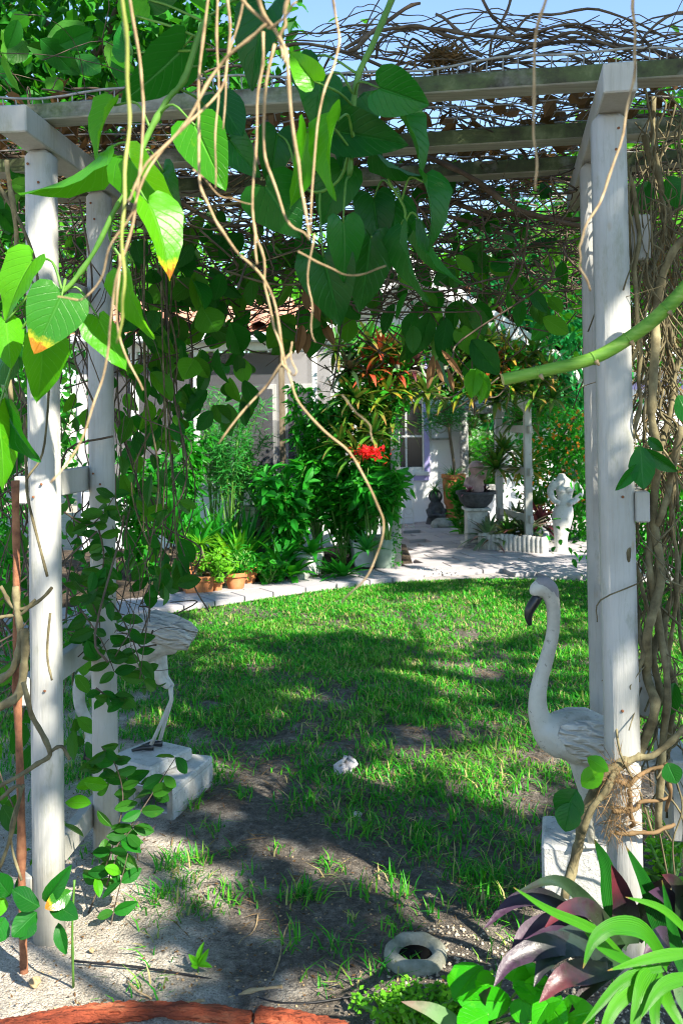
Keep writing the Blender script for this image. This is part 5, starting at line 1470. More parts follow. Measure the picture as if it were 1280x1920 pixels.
spots = [(716, 664, B_RED, 'red bromeliad at the crest of the arbour'), (690, 700, B_RED, 'dark red bromeliad on the left shoulder of the arbour'), (742, 702, B_RED, 'brightest red-orange bromeliad over the arbour post'), (655, 695, B_DARK, 'maroon bromeliad at the left edge of the arbour'), (725, 735, B_ORANGE, 'straw and orange bromeliad under the red one'),
         (760, 740, B_ORANGE, 'yellow orange bromeliad above the house window'), (668, 748, B_GREEN, 'green bromeliad below the maroon one'), (700, 770, B_GREEN, 'green rosette hanging at the left of the arbour post'), (650, 790, B_GREEN, 'dark green rosette low on the arbour side'), (700, 815, B_GREEN, 'bronze rosette above the scarlet flower'),
         (860, 700, B_GREEN, 'bronze bromeliad at the middle of the arbour top'), (895, 670, B_ORANGE, 'yellowish bromeliad high on the arbour top'), (925, 690, B_RED, 'reddish bromeliad right of the middle of the arbour'), (950, 665, B_ORANGE, 'lime bromeliad near the right end of the arbour'), (985, 700, B_GREEN, 'green bromeliad on the right end of the arbour'),
         (910, 730, B_ORANGE, 'yellow bromeliad under the cut green cane'), (880, 640, B_GREEN, 'small bronze bromeliad at the very top of the arbour'), (820, 715, B_GREEN, 'dark bromeliad hanging behind the big vine leaves'), (1010, 720, B_GREEN, 'green bromeliad at the outer corner of the arbour'), (965, 735, B_GREEN, 'hanging bromeliad above the brace'),
         (770, 690, B_DARK, 'shaded maroon bromeliad between the red ones and the vine'), (840, 668, B_DARK, 'dusky bromeliad left of the lime ones'), (630, 660, B_GREEN, 'green bromeliad against the white gable'),
         (845, 645, B_ORANGE, 'lime bromeliad directly right of the hanging vine leaves'), (905, 650, B_GREEN, 'green bromeliad above the yellowish one'), (940, 720, B_ORANGE, 'orange tipped bromeliad touching the cut cane'), (975, 680, B_ORANGE, 'light lime bromeliad beside the tree leaves'), (1000, 745, B_GREEN, 'dark bromeliad under the right beam end'), (870, 735, B_ORANGE, 'straw coloured bromeliad on the beam edge'), (930, 755, B_GREEN, 'bromeliad dangling below the beam near the mirror'),
         (812, 655, B_GREEN, 'green bromeliad half hidden at the left of the big hanging leaves'),
         (866, 655, B_GREEN, 'leafy green bromeliad rising over the middle beam'),
         (884, 708, B_DARK, 'dusky maroon bromeliad low in the middle of the beam'),
         (918, 640, B_GREEN, 'topmost green bromeliad right of the middle'),
         (958, 700, B_GREEN, 'green bromeliad just above the end of the cane'),
         (1002, 668, B_GREEN, 'green bromeliad against the drooping tree leaves'),
         (1026, 700, B_GREEN, 'green bromeliad at the far right tip of the beam'),
         (800, 738, B_GREEN, 'green bromeliad hanging over the house window'),
         (842, 742, B_GREEN, 'green bromeliad hanging over the wall plaque'),
         (1036, 748, B_GREEN, 'low bromeliad beyond the right frame post')]
spots += [(650, 740, B_GREEN, 'light green rosette at the outer left of the arbour column'), (735, 790, B_GREEN, 'green rosette pressed against the speckled arbour post'), (672, 850, B_GREEN, 'green rosette left of the scarlet flower'), (640, 830, B_GREEN, 'green rosette low on the outer arbour column'), (715, 900, B_GREEN, 'dark green rosette under the scarlet flower'), (690, 640, B_GREEN, 'green rosette above the dark red bromeliad'), (745, 655, B_GREEN, 'green rosette right of the crest bromeliad')]
for k, (px, py, mat, lab) in enumerate(spots):
    brom(lab, P(px, py, 9.3 + (px > 800) * .6 + (k % 3) * .12), 30, .40, .052, mat, 130 + k, (-20, 80), (.1, .6), 'bromeliads on the arbour')


# ------------------------------------------------------------------ vines on the pergola
def leaf_obj(parent, me, mat, base, tip, w, roll=0.0, L=None, name='leaf'):
    base, tip = Vector(base), Vector(tip)
    y = tip - base; ln = y.length; y.normalize()
    n = Vector((0, 0, EYE)) - base; n = (n - y * n.dot(y))
    n = n.normalized() if n.length > 1e-5 else y.orthogonal().normalized()
    n = Matrix.Rotation(roll, 3, y) @ n
    x = y.cross(n)
    M = Matrix(((x.x * w, y.x * ln, n.x * ln, base.x), (x.y * w, y.y * ln, n.y * ln, base.y), (x.z * w, y.z * ln, n.z * ln, base.z), (0, 0, 0, 1)))
    return link(name, me, mat, parent, M)
H1 = tmesh('heart_leaf', heart(fold=.14, droop=.14, wave=.022)); H2 = tmesh('heart_leaf', heart(fold=.30, droop=.26, wave=.030)); H3 = tmesh('heart_leaf', heart(fold=-.10, droop=-.06, curl=.25, wave=.026)); H4 = tmesh('heart_leaf', heart(fold=.46, droop=.40, wave=.034))
HS = [H1, H2, H3, H4]
O1 = tmesh('oval_leaf', oval(fold=.12, droop=.12)); O2 = tmesh('oval_leaf', oval(fold=.3, droop=.3)); O3 = tmesh('oval_leaf', oval(fold=-.1, droop=-.1, wave=.02)); OS = [O1, O2, O3]
phil = thing('philodendron', 'heart-leaved philodendron climbing over the front of the pergola with hanging tan roots', 'vine', G(60, 1800))
PHIL = [  # base, tip, visible width px, depth, material, mesh
    ((712, 165), (808, 198), 95, 2.25, 0, 1), ((588, 152), (540, 92), 58, 2.2, 1, 3), ((602, 150), (590, 238), 82, 2.3, 0, 0), ((500, 20), (456, 152), 84, 2.25, 0, 1), ((345, 88), (232, 205), 100, 2.3, 0, 0),
    ((214, 198), (152, 280), 24, 2.3, 1, 3), ((187, 290), (84, 404), 30, 2.3, 1, 3), ((246, 300), (330, 425), 88, 2.2, 1, 1), ((278, 382), (338, 505), 74, 2.15, 2, 1), ((306, 322), (332, 402), 52, 2.35, 0, 0),
    ((366, 236), (420, 352), 100, 2.2, 1, 0), ((498, 350), (562, 446), 118, 2.3, 0, 2), ((574, 248), (560, 392), 52, 2.25, 1, 0), ((632, 226), (580, 348), 24, 2.2, 1, 3), ((636, 248), (764, 266), 92, 2.35, 0, 1),
    ((668, 186), (640, 320), 96, 2.4, 0, 2), ((643, 418), (651, 532), 72, 2.3, 0, 0), ((606, 482), (637, 610), 112, 2.35, 0, 1), ((694, 446), (680, 588), 94, 2.4, 0, 0), ((763, 436), (757, 562), 30, 2.35, 0, 3),
    ((794, 342), (840, 455), 38, 2.4, 0, 3), ((714, 290), (786, 360), 28, 2.4, 0, 3), ((748, 218), (822, 312), 30, 2.4, 0, 3), ((796, 428), (826, 548), 16, 2.45, 0, 3), ((700, 372), (712, 468), 78, 2.5, 0, 1),
    ((738, 380), (742, 482), 84, 2.5, 0, 2), ((640, 320), (604, 420), 88, 2.45, 0, 0), ((560, 120), (600, 205), 62, 2.4, 0, 2), ((408, 180), (455, 262), 80, 2.45, 0, 2), ((430, 260), (480, 330), 70, 2.5, 0, 0), ((520, 250), (505, 345), 74, 2.45, 0, 1),
    ((62, 488), (-8, 590), 64, 2.3, 1, 1), ((12, 604), (20, 694), 66, 2.3, 1, 2), ((116, 556), (66, 660), 112, 2.2, 3, 0), ((78, 636), (84, 762), 84, 2.25, 1, 1), ((236, 520), (264, 642), 50, 2.25, 1, 1),
    ((186, 598), (234, 700), 66, 2.3, 1, 2), ((6, 752), (46, 870), 54, 2.35, 0, 1), ((-6, 776), (24, 922), 64, 2.3, 1, 0), ((20, 650), (-20, 740), 50, 2.35, 0, 2),
    ((255, 30), (235, -40), 60, 2.3, 1, 0), ((280, 0), (350, -30), 60, 2.3, 0, 0), ((240, 100), (215, 35), 40, 2.4, 0, 1)]
LM = [L_PHIL, L_PHIL_LIT, L_PHIL_BURN, leaf_mat('torn_philodendron_leaf', (.02, .13, .012), (.05, .24, .02), trans=.35, rough=.25, vein=.4, burnt=.9, island=False, burn_at=.80)]
petroots = []
for k, (b, tp_, wpx, d, mi_, hi) in enumerate(PHIL):
    B = P(b[0], b[1], d); T = P(tp_[0], tp_[1], d + random.uniform(-.06, .05)); ln = (T - B).length
    vis = wpx * d / FPX; full = max(vis, ln * .72)
    roll = math.acos(min(1, vis / full)) * (1 if k % 2 else -1)
    o = leaf_obj(phil, HS[hi], LM[mi_], B, T, full, roll)
    petroots.append((B, T))
stems = [([(392, 30), (372, 70), (345, 150), (312, 190), (270, 270), (248, 340), (215, 395), (178, 470), (140, 525), (118, 548)], 2.27, .0085, .006), ([(742, -20), (700, 80), (672, 140), (662, 200), (661, 260), (655, 330)], 2.35, .009, .006),
         ([(661, 260), (640, 330), (600, 360), (560, 350)], 2.4, .005, .004), ([(700, 230), (725, 330), (760, 400), (738, 470)], 2.45, .0045, .003), ([(215, 395), (205, 440), (225, 480), (250, 492)], 2.3, .004, .003)]
def draw(pts, d): return [P(a, b, d) for a, b in pts]
for pts, d, r0, r1 in stems:
    link('stem', stem_mesh(draw(pts, d), r0, r1, 8, 5), M_STEMG, phil)
allst = [Vector(q) for pts, d, a, b in stems for q in catmull(draw(pts, d), 3)]
for (B, T) in petroots:      # petioles
    s_ = min(allst, key=lambda q: (q - B).length)
    dv = s_ - B
    if dv.length > .28: dv = dv.normalized() * .16 + Vector((0, .1, .08)); s_ = B + dv
    mid = B + (s_ - B) * .5 + Vector((0, 0, .02)) - (T - B).normalized() * .02
    link('petiole', stem_mesh([B, mid, s_], .0026, .0036, 6, 4), M_STEMG, phil)
ROOTS = [  # px path, depth, radius px, green?
    ([(232, -30), (238, 150), (238, 300), (233, 450), (228, 560), (224, 640)], 1.25, 8.0, 1), ([(243, -30), (262, 130), (270, 250), (252, 400), (222, 510), (206, 620), (190, 720), (150, 830), (94, 902)], 1.3, 5.6, 0),
    ([(392, -30), (374, 190), (372, 320), (398, 400), (440, 465), (515, 560), (534, 690), (566, 758), (640, 838), (698, 918), (716, 985), (700, 1060), (640, 1130)], 1.35, 5.0, 0), ([(403, -30), (410, 180), (404, 350)], 1.35, 4.6, 0),
    ([(428, -10), (428, 110), (398, 190), (305, 280), (242, 400), (200, 490), (160, 560), (110, 555)], 1.3, 5.2, 0), ([(505, 42), (420, 118), (340, 230), (272, 322), (240, 380)], 1.22, 6.5, 0), ([(492, 60), (484, 200), (477, 410), (478, 490)], 1.3, 5.5, 0),
    ([(516, 80), (490, 250), (528, 385), (577, 448)], 1.28, 5.4, 0), ([(530, 90), (552, 250), (568, 350), (575, 448)], 1.25, 7.0, 0), ([(620, -20), (634, 50), (624, 120), (596, 240), (582, 440)], 1.32, 5.0, 0), ([(476, -20), (522, 70), (536, 120)], 1.2, 7.5, 0), ([(548, -20), (530, 50), (528, 110)], 1.2, 7.5, 0),
    ([(1026, -30), (1004, 110), (1000, 270), (1004, 355)], 1.25, 6.0, 0), ([(1182, -30), (1190, 80), (1168, 250), (1103, 420), (1084, 480), (1106, 545)], 1.4, 5.6, 0), ([(548, 660), (482, 740), (412, 832)], 1.4, 4.6, 0), ([(222, 480), (228, 640), (266, 728)], 1.35, 4.6, 0),
    ([(560, 474), (640, 512), (720, 502)], 1.35, 3.6, 0), ([(478, 420), (500, 540), (526, 660), (552, 705), (545, 640)], 1.35, 4.2, 0), ([(585, 440), (580, 560), (592, 640)], 1.4, 3.6, 0), ([(640, 740), (690, 800), (700, 826)], 1.5, 3.8, 0), ([(365, 320), (420, 370), (470, 380)], 1.4, 3.4, 0), ([(455, -20), (430, 120), (420, 240)], 1.35, 4.4, 0), ([(440, -20), (480, 30), (520, 45), (560, 0)], 1.2, 6.0, 0)]
for pts, d, r, g in ROOTS:
    q = [P(a, b, d + .02 * math.sin(i * 1.3)) for i, (a, b) in enumerate(pts)]
    link('aerial_root', stem_mesh(q, r * .52 * d / FPX, r * .32 * d / FPX, 8, 7, .0015), M_ROOTGREEN if g else M_ROOT, phil)

# thick cut cane crossing from the right
cane = thing('cut_cane', 'thick green cane with a cut end reaching in from the right across the post', 'branch', P(1330, 500, 2.35))
cp = catmull([P(942, 712, 2.42), P(1020, 695, 2.42), P(1110, 672, 2.42), P(1175, 636, 2.42), P(1235, 590, 2.4), P(1300, 520, 2.38), P(1345, 440, 2.36)], 6)
cr = list(np.interp(np.linspace(0, 1, len(cp)), [0, .3, .6, 1], [.0165, .0175, .0185, .019]))
link('cane', MB().tube(cp, cr, 14).mesh('cane', True, 60), M_CANE, cane)
link('cut_end', MB().tube([cp[0] - (cp[1] - cp[0]).normalized() * .0015, cp[0] + (cp[1] - cp[0]) * .02], .0162, 14).mesh('cut_end'), M_CUT, cane)
for i in (5, 12, 18, 25):
    link('node_ring', MB().tube([cp[i] - (cp[i + 1] - cp[i]) * .15, cp[i], cp[i] + (cp[i + 1] - cp[i]) * .15], [cr[i] * 1.03, cr[i] * 1.12, cr[i] * 1.02], 14).mesh('node_ring', True), M_CANE, cane)
    p = cp[i] + Vector((.005, -.016, -.008)); link('leaf_scar', MB().tube([p, p + Vector((.006, -.006, -.012))], [.007, .003], 7).mesh('scar', True), M_ROOT, cane)

# woody vine on the right post
rv = thing('woody_vine', 'tangle of thick woody vine stems climbing beside the right post', 'vine', G(1215, 1760))
RV = [([(1175, 300), (1195, 420), (1188, 520), (1200, 640), (1172, 700), (1165, 800), (1178, 890), (1172, 960), (1185, 1030), (1205, 1110), (1215, 1200)], 2.66, 6, 5),
      ([(1205, 250), (1240, 360), (1236, 470), (1212, 520), (1240, 580), (1260, 640), (1300, 690)], 2.75, 8, 7), ([(1225, 180), (1232, 330), (1262, 430), (1258, 560), (1250, 700)], 2.8, 7, 6),
      ([(1300, 430), (1255, 480), (1235, 560), (1225, 650), (1222, 760), (1232, 850), (1222, 960), (1240, 1080), (1215, 1180), (1210, 1260), (1230, 1330), (1200, 1400), (1150, 1440), (1100, 1520), (1075, 1600), (1062, 1690)], 2.6, 10, 13),
      ([(1195, 640), (1200, 730), (1190, 800), (1176, 870), (1168, 920)], 2.6, 5, 6), ([(1280, 800), (1255, 900), (1240, 960), (1222, 1010), (1215, 1080), (1235, 1160), (1250, 1280), (1240, 1400), (1236, 1560)], 2.62, 9, 9),
      ([(1290, 620), (1268, 700), (1250, 790), (1238, 870)], 2.72, 8, 8), ([(1170, 960), (1178, 1040), (1192, 1120), (1200, 1210), (1196, 1280)], 2.62, 6, 6), ([(1260, 860), (1262, 1000), (1270, 1100), (1252, 1220), (1256, 1330)], 2.7, 6, 5),
      ([(1290, 1080), (1250, 1150), (1225, 1230), (1232, 1320), (1210, 1370)], 2.66, 8, 9), ([(1290, 1360), (1230, 1410), (1180, 1430), (1130, 1480), (1090, 1560)], 2.56, 8, 9), ([(1205, 880), (1215, 1000), (1222, 1120), (1238, 1210)], 2.75, 7, 7),
      ([(1185, 330), (1182, 480), (1192, 600), (1186, 680)], 2.68, 4, 4), ([(1245, 1000), (1230, 1100), (1244, 1180), (1262, 1300), (1250, 1420)], 2.72, 7, 7), ([(1300, 900), (1275, 1040), (1268, 1160), (1290, 1240)], 2.7, 5, 5)]
for pts, d, r0, r1 in RV:
    q = [P(a, b, d + .035 * math.sin(i * 1.9 + a)) for i, (a, b) in enumerate(pts)]
    link('stem', stem_mesh(q, r0 * .74 * d / FPX, r1 * .76 * d / FPX, 8, 6, .0025), M_VINE, rv)
mb = MB()
for i in range(270):
    x = random.gauss(1232, 32); y0 = random.uniform(150, 1450); ln = random.uniform(60, 260); d = random.uniform(2.6, 2.95)
    a = P(x, y0, d); b = P(x + random.gauss(0, 40), y0 + ln, d + random.uniform(-.1, .1))
    mb.tube(catmull([a, a.lerp(b, .33) + Vector((random.gauss(0, .03), random.gauss(0, .03), 0)), a.lerp(b, .66) + Vector((random.gauss(0, .03), random.gauss(0, .03), 0)), b], 4), random.uniform(.0012, .004), 4)
for i in range(60):
    x = random.uniform(1185, 1290); y0 = random.uniform(420, 1000)
    a = P(x, y0, 2.8); b = a + Vector((random.gauss(0, .09), random.gauss(0, .09), random.gauss(0, .05)))
    mb.tube(catmull([a, a.lerp(b, .5) + Vector((0, 0, random.gauss(0, .04))), b], 4), .0013, 4)
tag(link('fine_stems', mb.mesh('fine_stems', True), M_VINE, rv), kind='stuff')
# fibrous bundle of roots hanging on the post foot
PPs = []; Ds = []
for i in range(480):
    c = P(random.gauss(1158, 14), random.uniform(1425, 1560), random.uniform(2.5, 2.62)); PPs.append(list(c)); Ds.append([random.gauss(0, .5), random.gauss(0, .4), random.gauss(-.4, .7)])
link('root_fibres', mass('fibres', np.array(PPs), np.array(Ds), rng.normal(size=(480, 3)), .07, .0022, TINY), M_STRAW, rv)
PPs = []; Ds = []
for i in range(520):
    c = P(random.gauss(1248, 22), random.choice((random.uniform(430, 700), random.uniform(680, 900))), random.uniform(2.75, 2.95)); PPs.append(list(c)); Ds.append([random.gauss(0, .6), random.gauss(0, .4), random.gauss(-.3, .7)])
link('dry_fibres', mass('fibres', np.array(PPs), np.array(Ds), rng.normal(size=(520, 3)), .12, .0045, TINY), M_STRAW, rv)
mb = MB()
for (a, b, c_, d_) in ((1130, 1470, 1240, 1440), (1150, 1520, 1250, 1490), (1160, 1560, 1268, 1545), (1180, 1480, 1182, 1580), (1250, 1440, 1252, 1520)):
    link('dry_root', stem_mesh([P(a, b, 2.55), P((a + c_) / 2, (b + d_) / 2 + 8, 2.56), P(c_, d_, 2.6)], .0065, .005, 7, 6, .005), M_STRAW, rv)
for (b, tp_, w, d, m) in (((1200, 835), (1205, 918), 50, 2.5, 0), ((1205, 840), (1268, 890), 30, 2.5, 0), ((1195, 870), (1160, 918), 24, 2.5, 0), ((1090, 1475), (1128, 1440), 40, 2.5, 1), ((1080, 1480), (1050, 1538), 62, 2.48, 0), ((1070, 1505), (1058, 1560), 50, 2.47, 0),
                          ((1100, 1420), (1140, 1445), 30, 2.48, 1), ((1250, 1430), (1268, 1470), 40, 2.55, 0), ((1215, 820), (1240, 846), 22, 2.5, 0), ((1270, 740), (1300, 800), 40, 2.6, 0), ((1265, 1280), (1250, 1340), 40, 2.65, 0), ((1250, 330), (1280, 390), 50, 2.7, 0), ((1215, 340), (1190, 400), 40, 2.8, 0)):
    leaf_obj(rv, random.choice(OS), LM[m], P(b[0], b[1], d), P(tp_[0], tp_[1], d - .02), w * d / FPX, random.uniform(-.3, .3))

# dead and leafy vine over the pergola roof
cv = thing('roof_vine', 'bare brown vine tangle heaped over the pergola roof with leaves hanging beneath', 'vine', G(300, 1560))
def rough_arc(a, b, lift, n=4, j=.05):
    pts = [a]
    for i in range(1, n):
        f = i / n; pts.append(a.lerp(b, f) + Vector((random.gauss(0, j), random.gauss(0, j), lift * math.sin(math.pi * f) + random.gauss(0, j * .6))))
    return pts + [b]
def roofpt(x=None, y=None, z=None):
    x = random.uniform(-1.9, 1.6) if x is None else x
    y = random.uniform(2.95, 4.6) - x * .155 if y is None else y
    return Vector((x, y, 2.70 + random.uniform(-.05, .10) if z is None else z))
for i in range(64):      # thicker stems
    a = roofpt(); b = roofpt(a.x + random.choice((-1, 1)) * random.uniform(.4, 1.4), a.y + random.gauss(0, .25))
    if i < 40 and random.random() < .75: a.x = abs(a.x) * .9; 
    link('stem', stem_mesh(rough_arc(a, b, random.uniform(0, .22), 5, .035), random.uniform(.003, .008), random.uniform(.002, .005), 6, 4, .001), M_TWIG, cv)
mb = MB()
for i in range(330):
    a = roofpt(); b = roofpt(a.x + random.gauss(0, .5), a.y + random.gauss(0, .4))
    mb.tube(catmull(rough_arc(a, b, random.uniform(-.03, .16), 3, .04), 4), random.uniform(.0012, .0032), 4)
for i in range(640):     # hanging tangle below and behind the roof
    x = random.uniform(-1.5, 1.75); y = random.uniform(3.55, 4.9); hz = random.uniform(2.15, 2.7) + (.1 if x > .2 else 0)
    a = Vector((x, y, hz)); b = Vector((x + random.gauss(0, .45), y + random.gauss(0, .3), hz + random.gauss(-.05, .17)))
    mb.tube(catmull(rough_arc(a, b, random.uniform(-.12, .06), 3, .04), 4), random.uniform(.0013, .0042), 4)
for i in range(230):     # left side curtain of stems
    x = random.uniform(-1.75, -.72); y = random.uniform(3.0, 4.2); hz = random.uniform(.6, 2.6)
    a = Vector((x, y, hz)); b = Vector((x + random.gauss(0, .16), y + random.gauss(0, .15), max(.8 if x > -1.15 else .05, hz - random.uniform(.2, .9))))
    mb.tube(catmull(rough_arc(a, b, 0, 3, .05), 4), random.uniform(.0012, .0040), 4)
for i in range(330):     # thicket hanging under the right half of the roof
    a = Vector((random.uniform(-.1, 1.5), random.uniform(3.3, 4.6), random.uniform(2.15, 2.62))); b = a + Vector((random.gauss(0, .22), random.gauss(0, .2), random.gauss(-.05, .24)))
    mb.tube(catmull(rough_arc(a, b, random.uniform(-.08, .08), 3, .05), 4), random.uniform(.0012, .0045), 4)
tag(link('twig_tangle', mb.mesh('twig_tangle', True), M_TWIG, cv), kind='stuff')
for pts, d, r in (([(640, 275), (820, 300), (960, 390), (1100, 420)], 3.5, 9), ([(760, 330), (900, 400), (1010, 405), (1100, 410)], 3.7, 8), ([(420, 380), (600, 400), (800, 395), (950, 440)], 3.8, 7), ([(300, 360), (420, 420), (560, 410)], 3.6, 6), ([(690, 250), (740, 420), (720, 560)], 3.6, 4),
                  ([(805, 60), (900, 62), (1010, 78), (1100, 70), (1250, 120)], 2.75, 5), ([(815, 28), (905, 72), (1080, 45), (1190, 80), (1290, 60)], 2.8, 4), ([(640, 90), (770, 48), (860, 80), (905, 100)], 2.75, 5), ([(655, 100), (720, 40), (790, 5)], 2.7, 6), ([(900, -10), (960, 60), (1080, 50), (1180, 100)], 2.8, 4), ([(930, 90), (1000, 30), (1120, 20), (1250, 70)], 2.85, 4), ([(700, 110), (735, 60), (830, 55), (900, 85)], 2.9, 4), ([(955, -10), (930, 60), (920, 110)], 2.8, 4)):
    link('stem', stem_mesh([P(a, b, d) for a, b in pts], r * .72 * d / FPX, r * .5 * d / FPX, 7, 6, .004), M_TWIG, cv)
for i in range(70):
    a = P(random.uniform(600, 1300), random.uniform(45, 120), random.uniform(2.75, 3.1)); b = P((a.x / a.y * FPX + CX) + random.choice((-1, 1)) * random.uniform(80, 330), random.uniform(30, 125), random.uniform(2.75, 3.1))
    link('stem', stem_mesh([a, a.lerp(b, .33) + Vector((0, 0, random.uniform(0, .07))), a.lerp(b, .66) + Vector((0, 0, random.uniform(0, .07))), b], random.uniform(.0014, .0036), .0014, 5, 6, .003), M_TWIG, cv)
for i in range(46):
    a = P(random.uniform(230, 700), random.uniform(330, 520), random.uniform(3.5, 4.4)); b = a + Vector((random.gauss(0, .45), random.gauss(0, .2), random.gauss(-.05, .10)))
    link('stem', stem_mesh(rough_arc(a, b, random.uniform(-.10, .05), 4, .03), random.uniform(.003, .006), .003, 5, 4, .001), M_VINE if i % 2 else M_TWIG, cv)
# heap of dead leaves on the wire mesh
n = 1500
x = rng.uniform(-2.0, 1.2, n); y = rng.uniform(2.95, 4.3, n) - x * .155
kk = rng.uniform(0, 1, n) < np.where(x < .1, 1.0, .55); x, y = x[kk], y[kk]; n = len(x)
z = HZ + .05 + np.abs(rng.normal(0, .03, n)) * (1 + (x < -.2))
PP = np.stack([x, y, z], 1)
tag(link('dead_leaf_heap', mass('dead_leaf_heap', PP, rng.normal(size=(n, 3)) * [1, 1, .4], rng.normal(size=(n, 3)) + [0, 0, 1], .075, .05, SMALL), M_DEAD, cv), kind='stuff')
n = 260; PPs = np.array([list(P(random.gauss(838, 26), random.gauss(108, 7), random.uniform(2.85, 3.0))) for _ in range(n)])
link('dry_clump', mass('dry_clump', PPs, rng.normal(size=(n, 3)) * [1, .6, .5], rng.normal(size=(n, 3)), .06, .008, TINY), M_STRAW, cv)
# hanging leaves, one object each
def hang_leaves(parent, n, x0, x1, y0, y1, d0, d1, s0, s1, mats, meshes, asp=.58, down=.8, seed=0):
    rs = random.Random(seed)
    for i in range(n):
        d = rs.uniform(d0, d1); b = P(rs.uniform(x0, x1), rs.uniform(y0, y1), d); s = rs.uniform(s0, s1)
        v = Vector((rs.gauss(0, .5), rs.gauss(0, .4), -down + rs.gauss(0, .3))).normalized() * s
        leaf_obj(parent, rs.choice(meshes), rs.choice(mats), b, b + v, s * asp * rs.uniform(.85, 1.15), rs.gauss(0, .7))
VM = [L_VINE, L_VINE, L_JAS, leaf_mat('pale_vine_leaf', (.03, .15, .008), (.08, .30, .014), trans=.42, rough=.5, vein=.4, island=False)]
hang_leaves(cv, 50, 270, 660, 500, 625, 3.5, 4.3, .10, .19, VM, OS, .62, seed=1)
hang_leaves(cv, 32, 690, 1010, 470, 570, 3.4, 4.4, .09, .14, VM, OS, .58, seed=2)
hang_leaves(cv, 26, 770, 895, 550, 675, 3.5, 4.0, .11, .18, VM, OS + [H1], .60, 1.2, seed=3)
hang_leaves(cv, 40, 235, 420, 440, 700, 3.4, 4.6, .08, .15, VM, OS, .6, seed=4)
hang_leaves(cv, 26, 440, 720, 400, 520, 3.6, 4.6, .09, .15, VM, OS, .6, seed=5)
hang_leaves(cv, 20, 620, 1090, 340, 470, 3.9, 4.9, .08, .13, VM, OS, .6, .4, seed=6)
hang_leaves(cv, 26, -20, 260, 30, 190, 2.9, 3.8, .09, .15, VM, OS, .6, .4, seed=7)
hang_leaves(cv, 30, 640, 1100, 280, 480, 3.5, 4.4, .06, .12, VM, OS, .6, .6, seed=18)
hang_leaves(cv, 24, 860, 1100, 440, 600, 3.6, 4.6, .09, .14, VM, OS, .6, .8, seed=16)
hang_leaves(cv, 34, 250, 520, 380, 540, 3.5, 4.6, .09, .15, VM, OS, .6, .7, seed=17)
hang_leaves(cv, 16, 560, 1090, 320, 420, 3.6, 4.8, .08, .13, VM, OS, .6, .4, seed=14)
hang_leaves(cv, 18, 700, 1080, 460, 560, 3.8, 4.8, .08, .13, VM, OS, .6, .6, seed=15)
hang_leaves(cv, 3, 870, 900, 690, 700, 3.3, 3.4, .10, .13, [L_PHIL_LIT], OS, .7, 1.2, seed=9)
hang_leaves(cv, 4, 800, 840, 650, 690, 3.4, 3.5, .10, .14, [M_DEAD], OS, .22, 1.6, seed=10)
hang_leaves(cv, 10, 560, 640, 480, 620, 3.4, 3.6, .08, .12, [M_DEAD], OS, .4, 1.5, seed=12)
lv = thing('side_vine', 'leafy green vine curtain hanging on the left side behind the rear post', 'vine', Gd(250, 3.75))
hang_leaves(lv, 150, 205, 340, 560, 1070, 3.5, 4.4, .045, .14, VM, OS, .6, seed=21)
hang_leaves(lv, 60, -30, 70, 300, 1700, 3.1, 4.0, .08, .13, VM, OS, .6, seed=22)
hang_leaves(lv, 45, 125, 185, 430, 1400, 3.6, 4.4, .07, .12, VM, OS, .6, seed=23)
hang_leaves(lv, 30, 340, 470, 650, 780, 3.6, 4.4, .08, .14, VM, OS, .6, seed=24)
mb = MB()
for i in range(18):
    x = random.uniform(200, 340); d = random.uniform(3.5, 4.3)
    q = [P(x, random.uniform(300, 500), d), P(x + random.gauss(0, 20), 700, d), P(x + random.gauss(0, 25), 900, d), P(x + random.gauss(0, 30), random.uniform(1000, 1120), d)]
    link('stem', stem_mesh(q, .0045, .0025, 6, 6, .002), M_TWIG if i % 2 else M_VINE, lv)
# left edge woody stems in sun
for pts, d, r in (([(-10, 1280), (20, 1260), (38, 1200), (30, 1100)], 2.68, 8), ([(-10, 1330), (35, 1300), (48, 1230), (46, 1180)], 2.66, 9), ([(44, 1280), (60, 1340), (95, 1408), (60, 1440), (-10, 1480)], 2.6, 5), ([(95, 1408), (118, 1400), (132, 1425)], 2.6, 3.5), ([(0, 1100), (30, 1140), (70, 1130), (98, 1100)], 2.68, 4), ([(-5, 1160), (40, 1150), (66, 1125)], 2.68, 3.5),
                  ([(48, 780), (50, 900), (58, 960), (88, 1080)], 2.62, 3), ([(94, 1150), (88, 1220), (98, 1275)], 2.6, 2.5), ([(14, 300), (30, 450), (10, 600), (22, 760)], 2.7, 5), ([(-5, 340), (40, 420), (70, 520), (55, 600)], 2.7, 3.5), ([(40, 480), (90, 620), (84, 830), (50, 900)], 2.5, 2.5), ([(-5, 1500), (40, 1480), (10, 1600), (-10, 1640)], 2.65, 4), ([(45, 1470), (20, 1560), (40, 1650)], 2.66, 3)):
    link('stem', stem_mesh([P(a, b, d) for a, b in pts], r * d / FPX, r * .8 * d / FPX, 7, 6, .001), M_VINE, lv)

